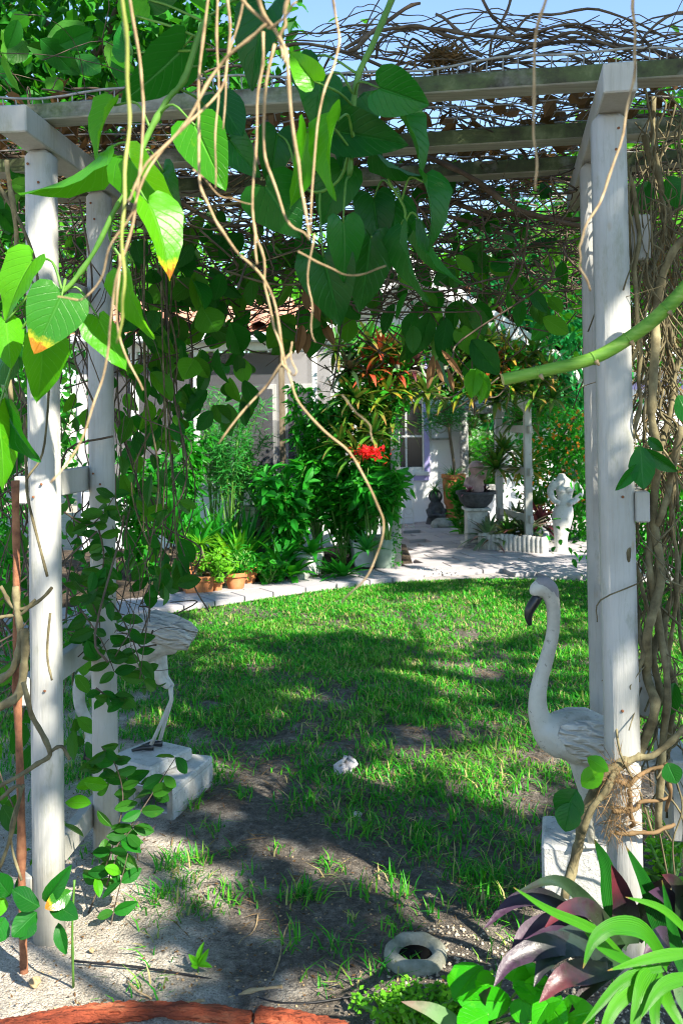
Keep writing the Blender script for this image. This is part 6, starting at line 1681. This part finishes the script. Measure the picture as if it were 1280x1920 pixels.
# small-leaved creeper on the left rear post
jv = thing('small_leaf_creeper', 'thin creeper with small oval leaves on the left rear post', 'vine', G(190, 1660))
JP = [([(120, 960), (165, 985), (195, 960), (215, 930)], 3.2), ([(185, 990), (195, 1040), (188, 1090), (170, 1130)], 3.2), ([(130, 1090), (200, 1120), (240, 1180), (262, 1240), (275, 1290)], 3.25), ([(150, 1140), (190, 1200), (215, 1260)], 3.2), ([(180, 1290), (210, 1310), (235, 1310)], 3.2),
      ([(110, 1850), (190, 1650), (230, 1510), (215, 1430), (190, 1400)], 3.05), ([(210, 1600), (265, 1520), (330, 1420)], 3.0), ([(160, 1420), (215, 1450), (290, 1480)], 3.1), ([(200, 1660), (230, 1580), (260, 1540)], 3.0), ([(215, 1880), (205, 1760), (240, 1600)], 2.95)]
cnt = 0
for pts, d in JP:
    q = catmull([P(a, b, d) for a, b in pts], 6)
    link('stem', MB().tube(q, list(np.linspace(.0035, .0015, len(q))), 6).mesh('stem', True), M_TWIG, jv)
    step = 2
    for i in range(2, len(q), step):
        for sd in (-1, 1):
            if random.random() < .15: continue
            s = random.uniform(.055, .085); v = Vector((sd * random.uniform(.4, 1), random.gauss(-.2, .3), random.uniform(-.5, .35))).normalized() * s
            leaf_obj(jv, random.choice(OS), random.choice((L_JAS, L_JAS, L_VINE)), q[i], q[i] + v, s * .55, random.gauss(0, .6)); cnt += 1
hang_leaves(jv, 32, 130, 215, 1000, 1220, 3.1, 3.4, .06, .09, [L_JAS, L_VINE], OS, .58, .4, seed=31)
hang_leaves(jv, 18, 150, 250, 1440, 1660, 2.95, 3.2, .06, .09, [L_JAS, L_JAS, L_PHIL_LIT], OS, .55, .2, seed=32)
hang_leaves(jv, 12, 240, 340, 1040, 1110, 3.4, 3.8, .07, .10, [L_JAS, L_VINE], OS, .58, .6, seed=33)

# foreground plants bottom left
fp = thing('broad_leaf_seedling', 'young broad-leaved plant in front of the foot of the left post', 'plant', G(135, 1830))
link('stem', stem_mesh([G(138, 1850), P(136, 1740, 2.55), P(140, 1650, 2.55)], .004, .003), M_STEMG, fp)
for (b, t_, w, m) in (((84, 1690), (124, 1640), 34, 0), ((92, 1690), (145, 1720), 40, 0), ((75, 1700), (20, 1670), 44, 0), ((70, 1710), (22, 1755), 46, 0), ((135, 1670), (85, 1705), 36, 3), ((60, 1720), (40, 1760), 40, 0), ((20, 1680), (-10, 1640), 40, 0), ((10, 1720), (-20, 1770), 50, 0), ((110, 1730), (120, 1790), 26, 0), ((5, 1680), (-5, 1720), 30, 1)):
    leaf_obj(fp, random.choice(OS), LM[m], P(b[0], b[1], 2.5), P(t_[0], t_[1], 2.46), w * 2.5 / FPX, random.gauss(0, .25))
sd = thing('sunlit_seedling', 'tiny bright green seedling alone on the sand', 'plant', G(372, 1826))
s0 = G(372, 1826)
link('stem', stem_mesh([s0, s0 + Vector((0, 0, .02)), s0 + Vector((.002, 0, .04))], .002, .0015), M_STEMG, sd)
for v in ((.03, -.01, .045), (-.022, -.01, .035), (.008, .01, .06), (.038, -.02, .015), (-.012, -.02, .012)):
    b = s0 + Vector((0, 0, .025)); leaf_obj(sd, O2, L_STRAP_L, b, b + Vector(v), .020, random.gauss(0, .3))

# ------------------------------------------------------------------ bottom right planting, every leaf its own piece
BLD = {}
def blade_obj(parent, c, az, el, L, w, mat, arch, fold=.35, n=9, roll=0.0):
    key = (round(arch, 1), round(fold, 1), n)
    if key not in BLD:
        V, F, U = blade(n, key[0], 1.0, key[1]); BLD[key] = mesh_np('strap_leaf', np.stack([V[:, 0], V[:, 1], V[:, 2] + 0 * V[:, 0]], 1) + np.stack([0 * V[:, 0], 0 * V[:, 0], V[:, 3] * .12], 1), F, U)
    M = Matrix.Translation(c) @ Matrix.Rotation(az, 4, 'Z') @ Matrix.Rotation(el, 4, 'X') @ Matrix.Rotation(roll, 4, 'Y') @ Matrix.Diagonal((w, L, L, 1))
    return link('leaf', BLD[key], mat, parent, M)
def near_brom(label, c, leaves, group=None):
    t = thing('bromeliad', label, 'bromeliad', (c.x, c.y, 0), group)
    for (az, el, L, w, m, arch) in leaves: blade_obj(t, c, R(az), R(el), L, w, m, arch)
    return t
c1 = P(1095, 1748, 2.28)
def ribbon(parent, pts, w, mat, fold=.25, tip=True, name='leaf'):
    """leaf blade drawn through points: base first, tip last, each (px, py, depth)"""
    q = catmull([P(a, b, d) for a, b, d in pts], 5); n = len(q); V = []; U = []
    for i, p in enumerate(q):
        t = i / (n - 1)
        tg = (q[min(i + 1, n - 1)] - q[max(i - 1, 0)]).normalized()
        nr = (Vector((0, -.75, .66))); nr = (nr - tg * nr.dot(tg)).normalized()
        s = tg.cross(nr)
        hw = .5 * w * min(1, .6 + t * 1.3) * (1 - max(0, (t - .25) / .75) ** 1.9) + .0006; hw *= 1 + .05 * math.sin(i * 2.1 + p.x * 90)
        for k, sg in enumerate((-1, -.5, 0, .5, 1)):
            V.append(p + s * sg * hw + nr * abs(sg) * hw * fold); U.append((.5 + sg * .5, t))
    F = [(i * 5 + k, i * 5 + k + 1, i * 5 + k + 6, i * 5 + k + 5) for i in range(n - 1) for k in range(4)]
    return link(name, mesh_np('blade_leaf', [tuple(v) for v in V], F, U), mat, parent)
lb1 = thing('bromeliad', 'large glossy maroon bromeliad at the foot of the right post', 'bromeliad', (P(1130, 1750, 2.25).x, 2.25, 0))
for pts, w, m in (([(1175, 1775, 2.3), (1095, 1690, 2.28), (1040, 1652, 2.22), (968, 1672, 2.1)], 44, B_DARK), ([(1130, 1765, 2.32), (1030, 1690, 2.32), (965, 1690, 2.28), (905, 1742, 2.2)], 52, B_PURPLE), ([(1130, 1785, 2.25), (1060, 1738, 2.2), (990, 1745, 2.15), (955, 1790, 2.1)], 62, B_PURPLE),
                  ([(1150, 1800, 2.2), (1085, 1765, 2.15), (1030, 1790, 2.08), (1000, 1850, 2.02)], 78, B_PURPLE), ([(1180, 1770, 2.3), (1165, 1690, 2.32), (1145, 1620, 2.3)], 78, B_DARK), ([(1165, 1800, 2.15), (1120, 1830, 2.08), (1066, 1900, 2.0)], 52, B_DARK), ([(1150, 1760, 2.4), (1138, 1640, 2.42), (1112, 1572, 2.4)], 58, L_RIB_D),
                  ([(1250, 1790, 2.3), (1212, 1670, 2.3), (1172, 1586, 2.26)], 52, L_RIB_D), ([(1100, 1790, 2.4), (1050, 1720, 2.42), (1020, 1665, 2.42)], 44, L_RIB_D), ([(1190, 1760, 2.35), (1230, 1680, 2.35), (1262, 1640, 2.3)], 66, B_DARK), ([(1120, 1780, 2.2), (1040, 1770, 2.1), (960, 1800, 2.05), (925, 1850, 2.0)], 58, B_PURPLE), ([(1140, 1820, 2.1), (1060, 1830, 2.02), (1010, 1880, 1.98)], 60, B_DARK), ([(1165, 1780, 2.25), (1110, 1710, 2.2), (1060, 1705, 2.15), (1020, 1740, 2.08)], 50, B_DARK)):
    ribbon(lb1, pts, w * .70 * 2.2 / FPX, m)
lb2 = thing('bromeliad', 'second maroon bromeliad at the right edge above the green straps', 'bromeliad', (P(1275, 1720, 2.3).x, 2.3, 0))
for pts, w, m in (([(1280, 1760, 2.35), (1250, 1690, 2.3), (1215, 1672, 2.22)], 60, B_PURPLE), ([(1290, 1760, 2.35), (1270, 1670, 2.3), (1240, 1640, 2.25)], 56, B_DARK), ([(1300, 1770, 2.3), (1310, 1680, 2.3), (1290, 1640, 2.2)], 60, B_PURPLE), ([(1275, 1790, 2.25), (1240, 1760, 2.15), (1205, 1790, 2.1)], 54, B_PURPLE), ([(1290, 1900, 2.1), (1262, 1850, 2.05), (1245, 1840, 2.0)], 34, B_STRIPE)):
    ribbon(lb2, pts, w * .8 * 2.2 / FPX, m)
lb3 = thing('bromeliad', 'small red and green bromeliad at the bottom edge', 'bromeliad', (P(870, 1930, 2.1).x, 2.1, 0))
for pts, w, m in (([(880, 1945, 2.1), (815, 1898, 2.08), (752, 1878, 2.05)], 40, B_STRIPE), ([(890, 1940, 2.1), (900, 1880, 2.08), (920, 1850, 2.05)], 30, B_DARK), ([(860, 1950, 2.05), (800, 1940, 2.0), (760, 1960, 1.98)], 34, B_STRIPE)):
    ribbon(lb3, pts, w * .75 * 2.1 / FPX, m)
gp = thing('green_strap_plant', 'bright green arching strap-leaved plant in the bottom right corner', 'plant', (P(1225, 1900, 2.0).x, 2.0, 0))
for pts, w, m in (([(1170, 1800, 2.1), (1110, 1745, 2.06), (1030, 1708, 2.0), (962, 1664, 1.96)], 30, 0), ([(1250, 1812, 2.05), (1205, 1748, 2.0), (1150, 1738, 1.96), (1112, 1765, 1.93), (1092, 1816, 1.9)], 46, 0), ([(1300, 1760, 2.1), (1240, 1705, 2.06), (1172, 1682, 2.02)], 24, 0), ([(1300, 1785, 2.05), (1225, 1796, 2.0), (1138, 1820, 1.95)], 28, 0),
                  ([(1240, 1815, 2.02), (1165, 1842, 1.97), (1085, 1930, 1.9)], 30, 0), ([(1225, 1815, 2.02), (1200, 1860, 1.95), (1180, 1975, 1.88)], 44, 0), ([(1228, 1820, 2.02), (1250, 1880, 1.95), (1300, 1960, 1.9)], 36, 0), ([(1200, 1815, 2.05), (1130, 1780, 2.0), (1095, 1748, 1.98)], 26, 0), ([(1240, 1830, 2.0), (1225, 1890, 1.92), (1235, 1975, 1.86)], 30, 0), ([(1215, 1830, 2.0), (1150, 1890, 1.93), (1120, 1975, 1.88)], 36, 0), ([(1300, 1830, 2.0), (1240, 1850, 1.95), (1200, 1910, 1.9)], 32, 0), ([(1290, 1850, 2.1), (1262, 1760, 2.12), (1240, 1650, 2.1)], 40, 1)):
    ribbon(gp, pts, w * .72 * 2.0 / FPX, (L_RIB, L_RIB_D)[m], .35)
bp = thing('broad_leaf_plant', 'low plant with broad glossy bright green leaves at the bottom edge', 'plant', G(900, 1915))
for (b, t_, w, d) in (((900, 1800), (975, 1790), 48, 2.15), ((985, 1795), (930, 1828), 56, 2.12), ((870, 1790), (815, 1850), 78, 2.18), ((940, 1850), (1025, 1890), 70, 2.08), ((925, 1856), (830, 1858), 60, 2.1), ((985, 1850), (1030, 1905), 52, 2.05), ((1000, 1830), (955, 1822), 40, 2.1), ((1010, 1890), (1085, 1870), 66, 2.03), ((1040, 1905), (1085, 1930), 60, 2.0), ((880, 1880), (820, 1910), 60, 2.06), ((960, 1895), (975, 1960), 60, 2.02), ((905, 1835), (850, 1815), 50, 2.16), ((840, 1830), (800, 1800), 40, 2.2), ((915, 1790), (945, 1760), 30, 2.2), ((1000, 1850), (960, 1900), 50, 2.05)):
    B, T = P(b[0] + 34, b[1] + 22, d), P(t_[0] + 34, t_[1] + 22, d - .05)
    leaf_obj(bp, random.choice(OS + [H2]), L_BROAD, B, T, w * d / FPX, random.gauss(0, .3))
    gr = G(920, 1930); link('stalk', stem_mesh([B, B.lerp(gr, .5) + Vector((0, 0, .02)), gr + Vector((random.gauss(0, .03), random.gauss(0, .02), 0))], .0025, .003, 5, 3), M_STEMG, bp)
bush('lacy_herb', 'lacy bright green herb beside the stone ring', P(735, 1870, 2.42) * Vector((1, 1, 0)) if False else G(738, 1925), .09, .07, 420, .018, L_FINE, 201, TINY, .7, 10, zlo=.2, cl=.03)
bush('lacy_herb', 'lacy herb between the stone ring and the glossy leaves', G(850, 1925), .13, .08, 600, .018, L_FINE, 202, TINY, .7, 12, zlo=.2, cl=.03)
bush('lacy_herb', 'lacy herb at the very bottom beneath the red bromeliad', G(790, 1960), .14, .11, 700, .018, L_FINE, 203, TINY, .7, 12, zlo=.2, cl=.03)
bush('weed_sprig', 'small weed sprig on the gravel right of the post', G(1240, 1650), .16, .12, 260, .03, L_FINE, 204, SMALL, .6, 10, zlo=.2, cl=.04)

# ------------------------------------------------------------------ grass, gravel, litter
def grass():
    rs = np.random.default_rng(3)
    n = 330000
    x = rs.uniform(-3.4, 4.6, n); y = rs.uniform(2.55, 9.2, n)
    keep = (np.abs(x) < .40 * y + .35) & (y < ymax(x) + .03)
    x, y = x[keep], y[keep]
    cl = .5 * vnoise(x, y, 2.2, 11) + .5 * vnoise(x, y, 6.5, 12)
    base = np.interp(y, [2.6, 3.2, 3.7, 4.2, 4.9, 6, 9.2], [-.05, .02, .12, .48, .86, 1.0, 1.0])
    left = np.clip((-.15 - x) / .6, 0, 1) * np.clip((4.6 - y) / .8, 0, 1)
    dens = base * (1 - .75 * left) + (cl - .58) * 2.8 * np.interp(y, [3, 4, 7, 9], [.5, 1, .8, .3])
    k = rs.uniform(0, 1, len(x)) < np.clip(dens, 0, 1)
    x, y = x[k], y[k]
    hh = rs.uniform(.022, .075, len(x)) * np.interp(y, [3, 5, 6.5, 8.8], [1.05, .95, .8, .7]) * (.75 + .5 * vnoise(x, y, 3.1, 4))
    # tufts on the bare sand and along the seams
    tx, ty, th = [], [], []
    for (px, py, m, h) in ((370, 1620, 26, .085), (300, 1690, 20, .08), (315, 1640, 24, .10), (620, 1640, 22, .07), (560, 1690, 34, .09), (590, 1700, 30, .09), (680, 1690, 24, .08), (545, 1780, 18, .09), (625, 1790, 22, .085), (610, 1620, 14, .06), (860, 1650, 22, .10), (900, 1660, 22, .10), (940, 1650, 26, .11), (760, 1690, 18, .09), (740, 1650, 18, .08), (400, 1560, 24, .08), (430, 1600, 16, .06), (690, 1560, 26, .07), (780, 1560, 26, .08), (855, 1540, 30, .09), (990, 1590, 30, .10), (1010, 1640, 20, .08), (660, 1745, 14, .05), (450, 1500, 30, .07), (660, 1510, 30, .08), (820, 1720, 14, .09), (880, 1700, 16, .10), (960, 1700, 18, .09), (365, 1655, 18, .05), (520, 1600, 12, .05), (1220, 1560, 24, .10), (1255, 1640, 18, .08), (750, 1760, 10, .05)):
        g = G(px, py)
        tx += list(rs.normal(g.x, .028, m)); ty += list(rs.normal(g.y, .028, m)); th += list(rs.uniform(.5, 1.1, m) * h)
    x = np.concatenate([x, tx]); y = np.concatenate([y, ty]); hh = np.concatenate([hh, th])
    n = len(x)
    z = ground_z(x, y) - .004
    a = rs.uniform(0, 2 * np.pi, n); lean = rs.uniform(.3, 1.9, n)
    wd = .0075 * rs.uniform(.6, 1.3, n) * np.interp(y, [3, 9], [.8, 1.35])
    dx, dy = np.cos(a), np.sin(a)
    sx, sy = -dy, dx
    b2 = rs.uniform(0, 1.57, n); sxx = sx * np.cos(b2) + .0; 
    V = np.zeros((n, 6, 3), np.float32)
    for r, (t, w) in enumerate(((0, 1.0), (.55, .85), (1.0, .12))):
        hgt = hh * (t - .28 * lean * t * t) ; out = hh * lean * .75 * t * t
        for s, sg in ((0, -1), (1, 1)):
            V[:, r * 2 + s, 0] = x + dx * out + sg * sx * wd * w * .5
            V[:, r * 2 + s, 1] = y + dy * out + sg * sy * wd * w * .5
            V[:, r * 2 + s, 2] = z + hgt
    F = np.array([(0, 1, 3, 2), (2, 3, 5, 4)], np.int32)
    Fa = (F[None] + (np.arange(n) * 6)[:, None, None]).reshape(-1, 4)
    return mesh_np('grass', V.reshape(-1, 3), Fa), n
def grass_mat():
    t = NT('lawn_grass'); rnd = t.n('NewGeometry').outputs['Random Per Island']; pos = t.pos()
    g = t.ramp(rnd, [(0, (.012, .18, .012)), (.45, (.030, .32, .014)), (.80, (.11, .46, .016)), (.86, (.22, .42, .04)), (.91, (.46, .40, .15)), (1, (.46, .38, .18))])
    dry = t.ramp(t.noise(1.3, 4, .6, pos), [(.50, 0), (.74, .5)])
    c = t.mix(dry, g, (.22, .38, .04))
    t.col(c); t.rough(.5, .3)
    tr = t.n('BsdfTranslucent'); t.l(t.mix(.4, c, (.14, .46, .02)), tr.inputs['Color']); mx = t.n('MixShader'); mx.inputs[0].default_value = .38
    t.l(t.p.outputs[0], mx.inputs[1]); t.l(tr.outputs[0], mx.inputs[2]); t.l(mx.outputs[0], t.out.inputs['Surface'])
    return t.m
gm, ng = grass()
gr = link('lawn_grass', gm, grass_mat())
tag(gr, 'short green lawn grass thinning to tufts on the sand', 'grass', kind='stuff')
# dry thatch and litter
def scatter(n, fx, fy, sz, asp, mat, name, label, keepf=None, zoff=.004, seed=1, tmpl=TINY, flat=.25):
    rs = np.random.default_rng(seed)
    x = fx(rs, n); y = fy(rs, n)
    if keepf is not None:
        k = keepf(x, y); x, y = x[k], y[k]
    n = len(x)
    PP = np.stack([x, y, ground_z(x, y) + zoff + rs.uniform(0, .006, n)], 1)
    D = rs.normal(size=(n, 3)) * [1, 1, flat]; N = rs.normal(size=(n, 3)) * .35 + [0, 0, 1]
    L = sz * rs.uniform(.5, 1.5, n)
    o = link(name, mass(name, PP, D, N, L, L * asp, tmpl), mat)
    return tag(o, label, 'litter', kind='stuff')
scatter(5200, lambda r, n: r.uniform(-2, 2.6, n), lambda r, n: r.uniform(2.5, 6.2, n), .014, .4, M_DEAD, 'leaf_litter', 'dark crumbs and leaf fragments on the bare soil', lambda x, y: vnoise(x, y, 3, 31) > .3)
scatter(9000, lambda r, n: r.uniform(-2.6, 3.0, n), lambda r, n: r.uniform(2.9, 8.6, n), .065, .06, M_STRAW, 'dry_thatch', 'straw coloured dry grass lying between the tufts', lambda x, y: (vnoise(x, y, 2.6, 33) > .40) & (y < ymax(x)))
def pebbles(name, label, xs, ys, rad, mat, seed):
    rs = np.random.default_rng(seed); n = len(xs)
    T = np.array([(1, 0, 0), (0, 1, 0), (-1, 0, 0), (0, -1, 0), (0, 0, .7), (0, 0, -.6)], float)
    F = np.array([(0, 1, 4), (1, 2, 4), (2, 3, 4), (3, 0, 4), (1, 0, 5), (2, 1, 5), (3, 2, 5), (0, 3, 5)], np.int32)
    r = rad * rs.uniform(.5, 1.5, n); a = rs.uniform(0, 6.28, n)
    S = T[None] * r[:, None, None] * rs.uniform(.7, 1.3, (n, 1, 3)) * (1 + rs.uniform(-.2, .2, (n, 6, 1)))
    c, s = np.cos(a)[:, None], np.sin(a)[:, None]
    V = np.stack([S[..., 0] * c - S[..., 1] * s + xs[:, None], S[..., 0] * s + S[..., 1] * c + ys[:, None], S[..., 2] + (ground_z(xs, ys) + r * .3)[:, None]], -1)
    Fa = (F[None] + (np.arange(n) * 6)[:, None, None]).reshape(-1, 3)
    return tag(link(name, mesh_np(name, V.reshape(-1, 3), Fa), mat), label, 'gravel', kind='stuff')
rs = np.random.default_rng(8)
xs = rs.uniform(.0, 1.7, 9000); ys = rs.uniform(2.2, 3.9, 9000)
k = (ys < 2.72 + .16 * np.sin(xs * 5)) | ((xs > .92) & (rs.uniform(0, 1, 9000) < .5))
k &= (xs > .02 + (ys - 2.3) * .25)
pebbles('gravel', 'tan gravel along the bottom edge around the stone ring', xs[k], ys[k], .0055, M_GRAVEL, 1)
g = G(775, 1079)
xs = rs.normal(g.x, .20, 500); ys = rs.normal(g.y, .09, 500)
pebbles('white_gravel', 'small white stones at the corner where path meets patio', xs, ys, .009, M_GRAVELW, 2).location.z = .045
rs = np.random.default_rng(18)
xs = rs.uniform(-1.6, .4, 900); ys = rs.uniform(2.4, 3.4, 900)
pebbles('sand_grit', 'sparse orange-tan grit on the sand', xs, ys, .0038, M_ROOT, 3)

# ------------------------------------------------------------------ unseen trees that shade the garden, crowns cut open to place the sun patches
T_ = np.array(TO_SUN)
SUNNY = []
def lit(p, r): SUNNY.append((np.array(p), r))
def gpoly(L): return np.array([list(G(a, b))[:2] for a, b in L])
POLY = [gpoly([(-80, 1640), (60, 1640), (150, 1600), (235, 1590), (320, 1685), (375, 1760), (412, 1830), (330, 1850), (300, 1880), (420, 1905), (470, 1930), (-80, 1960)]),
        gpoly([(215, 1548), (300, 1545), (385, 1592), (450, 1650), (530, 1722), (470, 1768), (350, 1680), (270, 1622)]),
        gpoly([(445, 1574), (505, 1555), (575, 1588), (660, 1604), (745, 1626), (710, 1672), (600, 1656), (520, 1632)])]
BAND = gpoly([(320, 1165), (430, 1140), (620, 1122), (800, 1112), (1040, 1112), (1110, 1140), (1040, 1180), (930, 1200), (860, 1238), (760, 1205), (640, 1188), (500, 1205), (440, 1262), (370, 1262), (330, 1230)])
def inpoly(x, y, Q):
    c = np.zeros(len(x), bool); n = len(Q); k = n - 1
    for i in range(n):
        xi, yi = Q[i]; xj, yj = Q[k]
        c ^= ((yi > y) != (yj > y)) & (x < (xj - xi) * (y - yi) / (yj - yi + 1e-12) + xi)
        k = i
    return c
for (px, py, r) in ((1240, 1250, .2), (1230, 1150, .3), (560, 1300, .06), (880, 1440, .08), (930, 1480, .10), (780, 1420, .05), (400, 1520, .05), (300, 1340, .12), (970, 1420, .08), (820, 1330, .05), (520, 1340, .04), (1060, 1300, .08), (700, 1470, .05)): lit(G(px, py), r)
for (px, py, d, r) in ((85, 450, 2.86, .06), (85, 920, 2.86, .06), (90, 1220, 2.86, .05), (50, 1280, 2.86, .07), (98, 1130, 2.86, .045), (105, 1040, 2.86, .02), (100, 1340, 2.86, .035), (95, 1400, 2.86, .03), (98, 420, 2.86, .02), (1165, 600, 2.58, .05), (1180, 640, 2.58, .04), (1185, 1200, 2.58, .03), (1178, 880, 2.58, .03), 
                       (30, 1150, 2.7, .12), (30, 1240, 2.7, .12), (30, 1000, 2.75, .08), (1250, 640, 2.7, .08), (1240, 850, 2.7, .10), (1160, 1480, 2.55, .09), (1170, 1560, 2.55, .07),
                       (270, 350, 2.2, .15), (310, 440, 2.15, .12), (375, 300, 2.2, .10), (30, 540, 2.3, .10), (100, 610, 2.2, .12), (90, 700, 2.25, .13), (250, 580, 2.25, .09), (215, 650, 2.3, .08), (20, 850, 2.3, .13), (20, 640, 2.3, .08), (190, 320, 2.3, .05), (565, 320, 2.25, .04), (600, 300, 2.2, .03), (555, 130, 2.2, .05), (240, 200, 1.3, .15), (380, 200, 1.35, .12), (560, 250, 1.3, .12), (180, 740, 1.3, .12), (1130, 400, 1.4, .10), (640, 860, 1.35, .10), (520, 560, 1.35, .08), (1110, 660, 2.42, .05),
                       (880, 1840, 2.15, .16), (960, 1860, 2.1, .15), (1030, 1890, 2.05, .12), (1180, 1800, 2.1, .14), (1120, 1780, 2.1, .10), (1240, 1860, 2.05, .14), (1000, 1690, 2.2, .07), (820, 1890, 2.1, .12), (740, 1850, 2.4, .08), (1200, 1640, 2.3, .08), (1260, 1600, 2.6, .15), (1060, 1900, 2.05, .12), (220, 1560, 3.0, .10), (230, 1620, 3.0, .10),
                       (640, 610, 13.1, .9), (600, 640, 13.1, .8), (720, 590, 13.1, .5), (730, 720, 9.5, .35), (760, 750, 9.5, .25), (835, 860, 13.7, .18), (820, 840, 13.7, .12), (600, 985, 10.95, .18), (660, 975, 10.95, .14), (440, 780, 12.5, .5), (480, 830, 12.5, .3), (390, 850, 12.5, .25), (350, 1000, 8.9, .4), (330, 1060, 8.6, .3), (420, 1060, 8.6, .3), (460, 1110, 8.4, .2), (600, 720, 9.8, .3), (560, 820, 9.8, .3), (800, 1050, 9.8, .2), (860, 1070, 9.4, .2), (950, 1065, 9.4, .2), (1000, 1010, 11, .15), (500, 1120, 8.2, .2), (880, 690, 9.9, .5), (950, 690, 9.9, .5), (1010, 560, 13.8, .9), (1050, 660, 13.2, .6), (990, 480, 14.5, .6), (780, 1075, 9.2, .2), (1056, 1000, 11, .12), (940, 860, 11, .2), (640, 880, 9.5, .25), (420, 700, 10, .4)): lit(P(px, py, d), r)
for p_, r_ in (((3.2, 7.2, 1.2), .7), ((2.9, 8.5, .8), .5), ((3.5, 6.8, .9), .5)): lit(p_, r_)
SP = np.array([p for p, r in SUNNY]); SR = np.array([r for p, r in SUNNY])
def shade_reject(PP):  # drops crown leaves along the sun direction so chosen patches get light
    keep = np.ones(len(PP), bool)
    for p, r in zip(SP, SR):
        v = PP - p; tt = v @ T_
        dd = np.linalg.norm(v - tt[:, None] * T_, axis=1)
        keep &= dd > r + min(.075, r * .8)
    gx_ = PP[:, 0] - PP[:, 2] * T_[0] / T_[2]; gy_ = PP[:, 1] - PP[:, 2] * T_[1] / T_[2]
    for i_, Q in enumerate(POLY): keep &= ~(inpoly(gx_, gy_, Q) & ((vnoise(gx_, gy_, 5.5, 47) > .22) | (i_ > 0)))
    keep &= ~(inpoly(gx_, gy_, BAND) & (.6 * vnoise(gx_, gy_, 2.2, 41) + .4 * vnoise(gx_, gy_, 6.5, 42) > .16))
    lawn_ = (gy_ > 3.9) & (gy_ < 8.6) & (vnoise(gx_, gy_, 1.7, 45) * .5 + vnoise(gx_, gy_, 5.0, 46) * .5 > .60)
    keep &= ~lawn_
    far_ = (gy_ > np.where(gx_ < .4, 7.6, 8.9)) & (.55 * vnoise(gx_, gy_, 1.3, 43) + .45 * vnoise(gx_, gy_, 4.2, 44) > np.where(gy_ > 12.3, .38, np.where(gx_ > .5, .52, .46)))
    keep &= ~far_
    # nothing may stand in the view
    X, Y, Z = PP.T
    inview = (Y > .2) & (np.abs(X) < Y * .44 + .25) & ((Z - EYE) < Y * .55 + .3)
    return keep & ~inview
SH = [((6.5, -3.5, 0), [(4.0, -2.4, 5.6, 2.2, 1.8, .8), (2.6, -.6, 5.4, 1.8, 1.8, .7), (1.2, .2, 4.6, 1.2, 1.2, .5), (2.2, -1.6, 4.9, 1.3, 1.2, .5)], 'unseen shade tree behind the viewpoint, crown shaped to place the sun patches'),
      ((7.0, 2.0, 0), [(4.4, 1.6, 6.0, 2.2, 2.0, .8), (3.0, 2.6, 6.4, 1.8, 1.5, .7), (-.6, 4.4, 6.8, 1.3, .9, .4)], 'unseen shade tree right of the pergola, crown shaped to place the sun patches'),
      ((8.0, 6.5, 0), [(5.6, 5.4, 6.0, 2.4, 2.2, .9), (6.2, 8.4, 6.2, 2.2, 2.0, .9)], 'unseen shade tree right of the lawn, crown shaped to place the sun patches')]
for k, (b, blobs, lab) in enumerate(SH):
    tree('overhanging_tree', lab, b, 5.2, .085, blobs, (46000, 26000, 20000)[k], (.10, .13, .16)[k], L_TREE, 300 + k, cl=.42, reject=shade_reject, aspect=.62, group='overhanging trees outside the view', per=26, limbs=6)
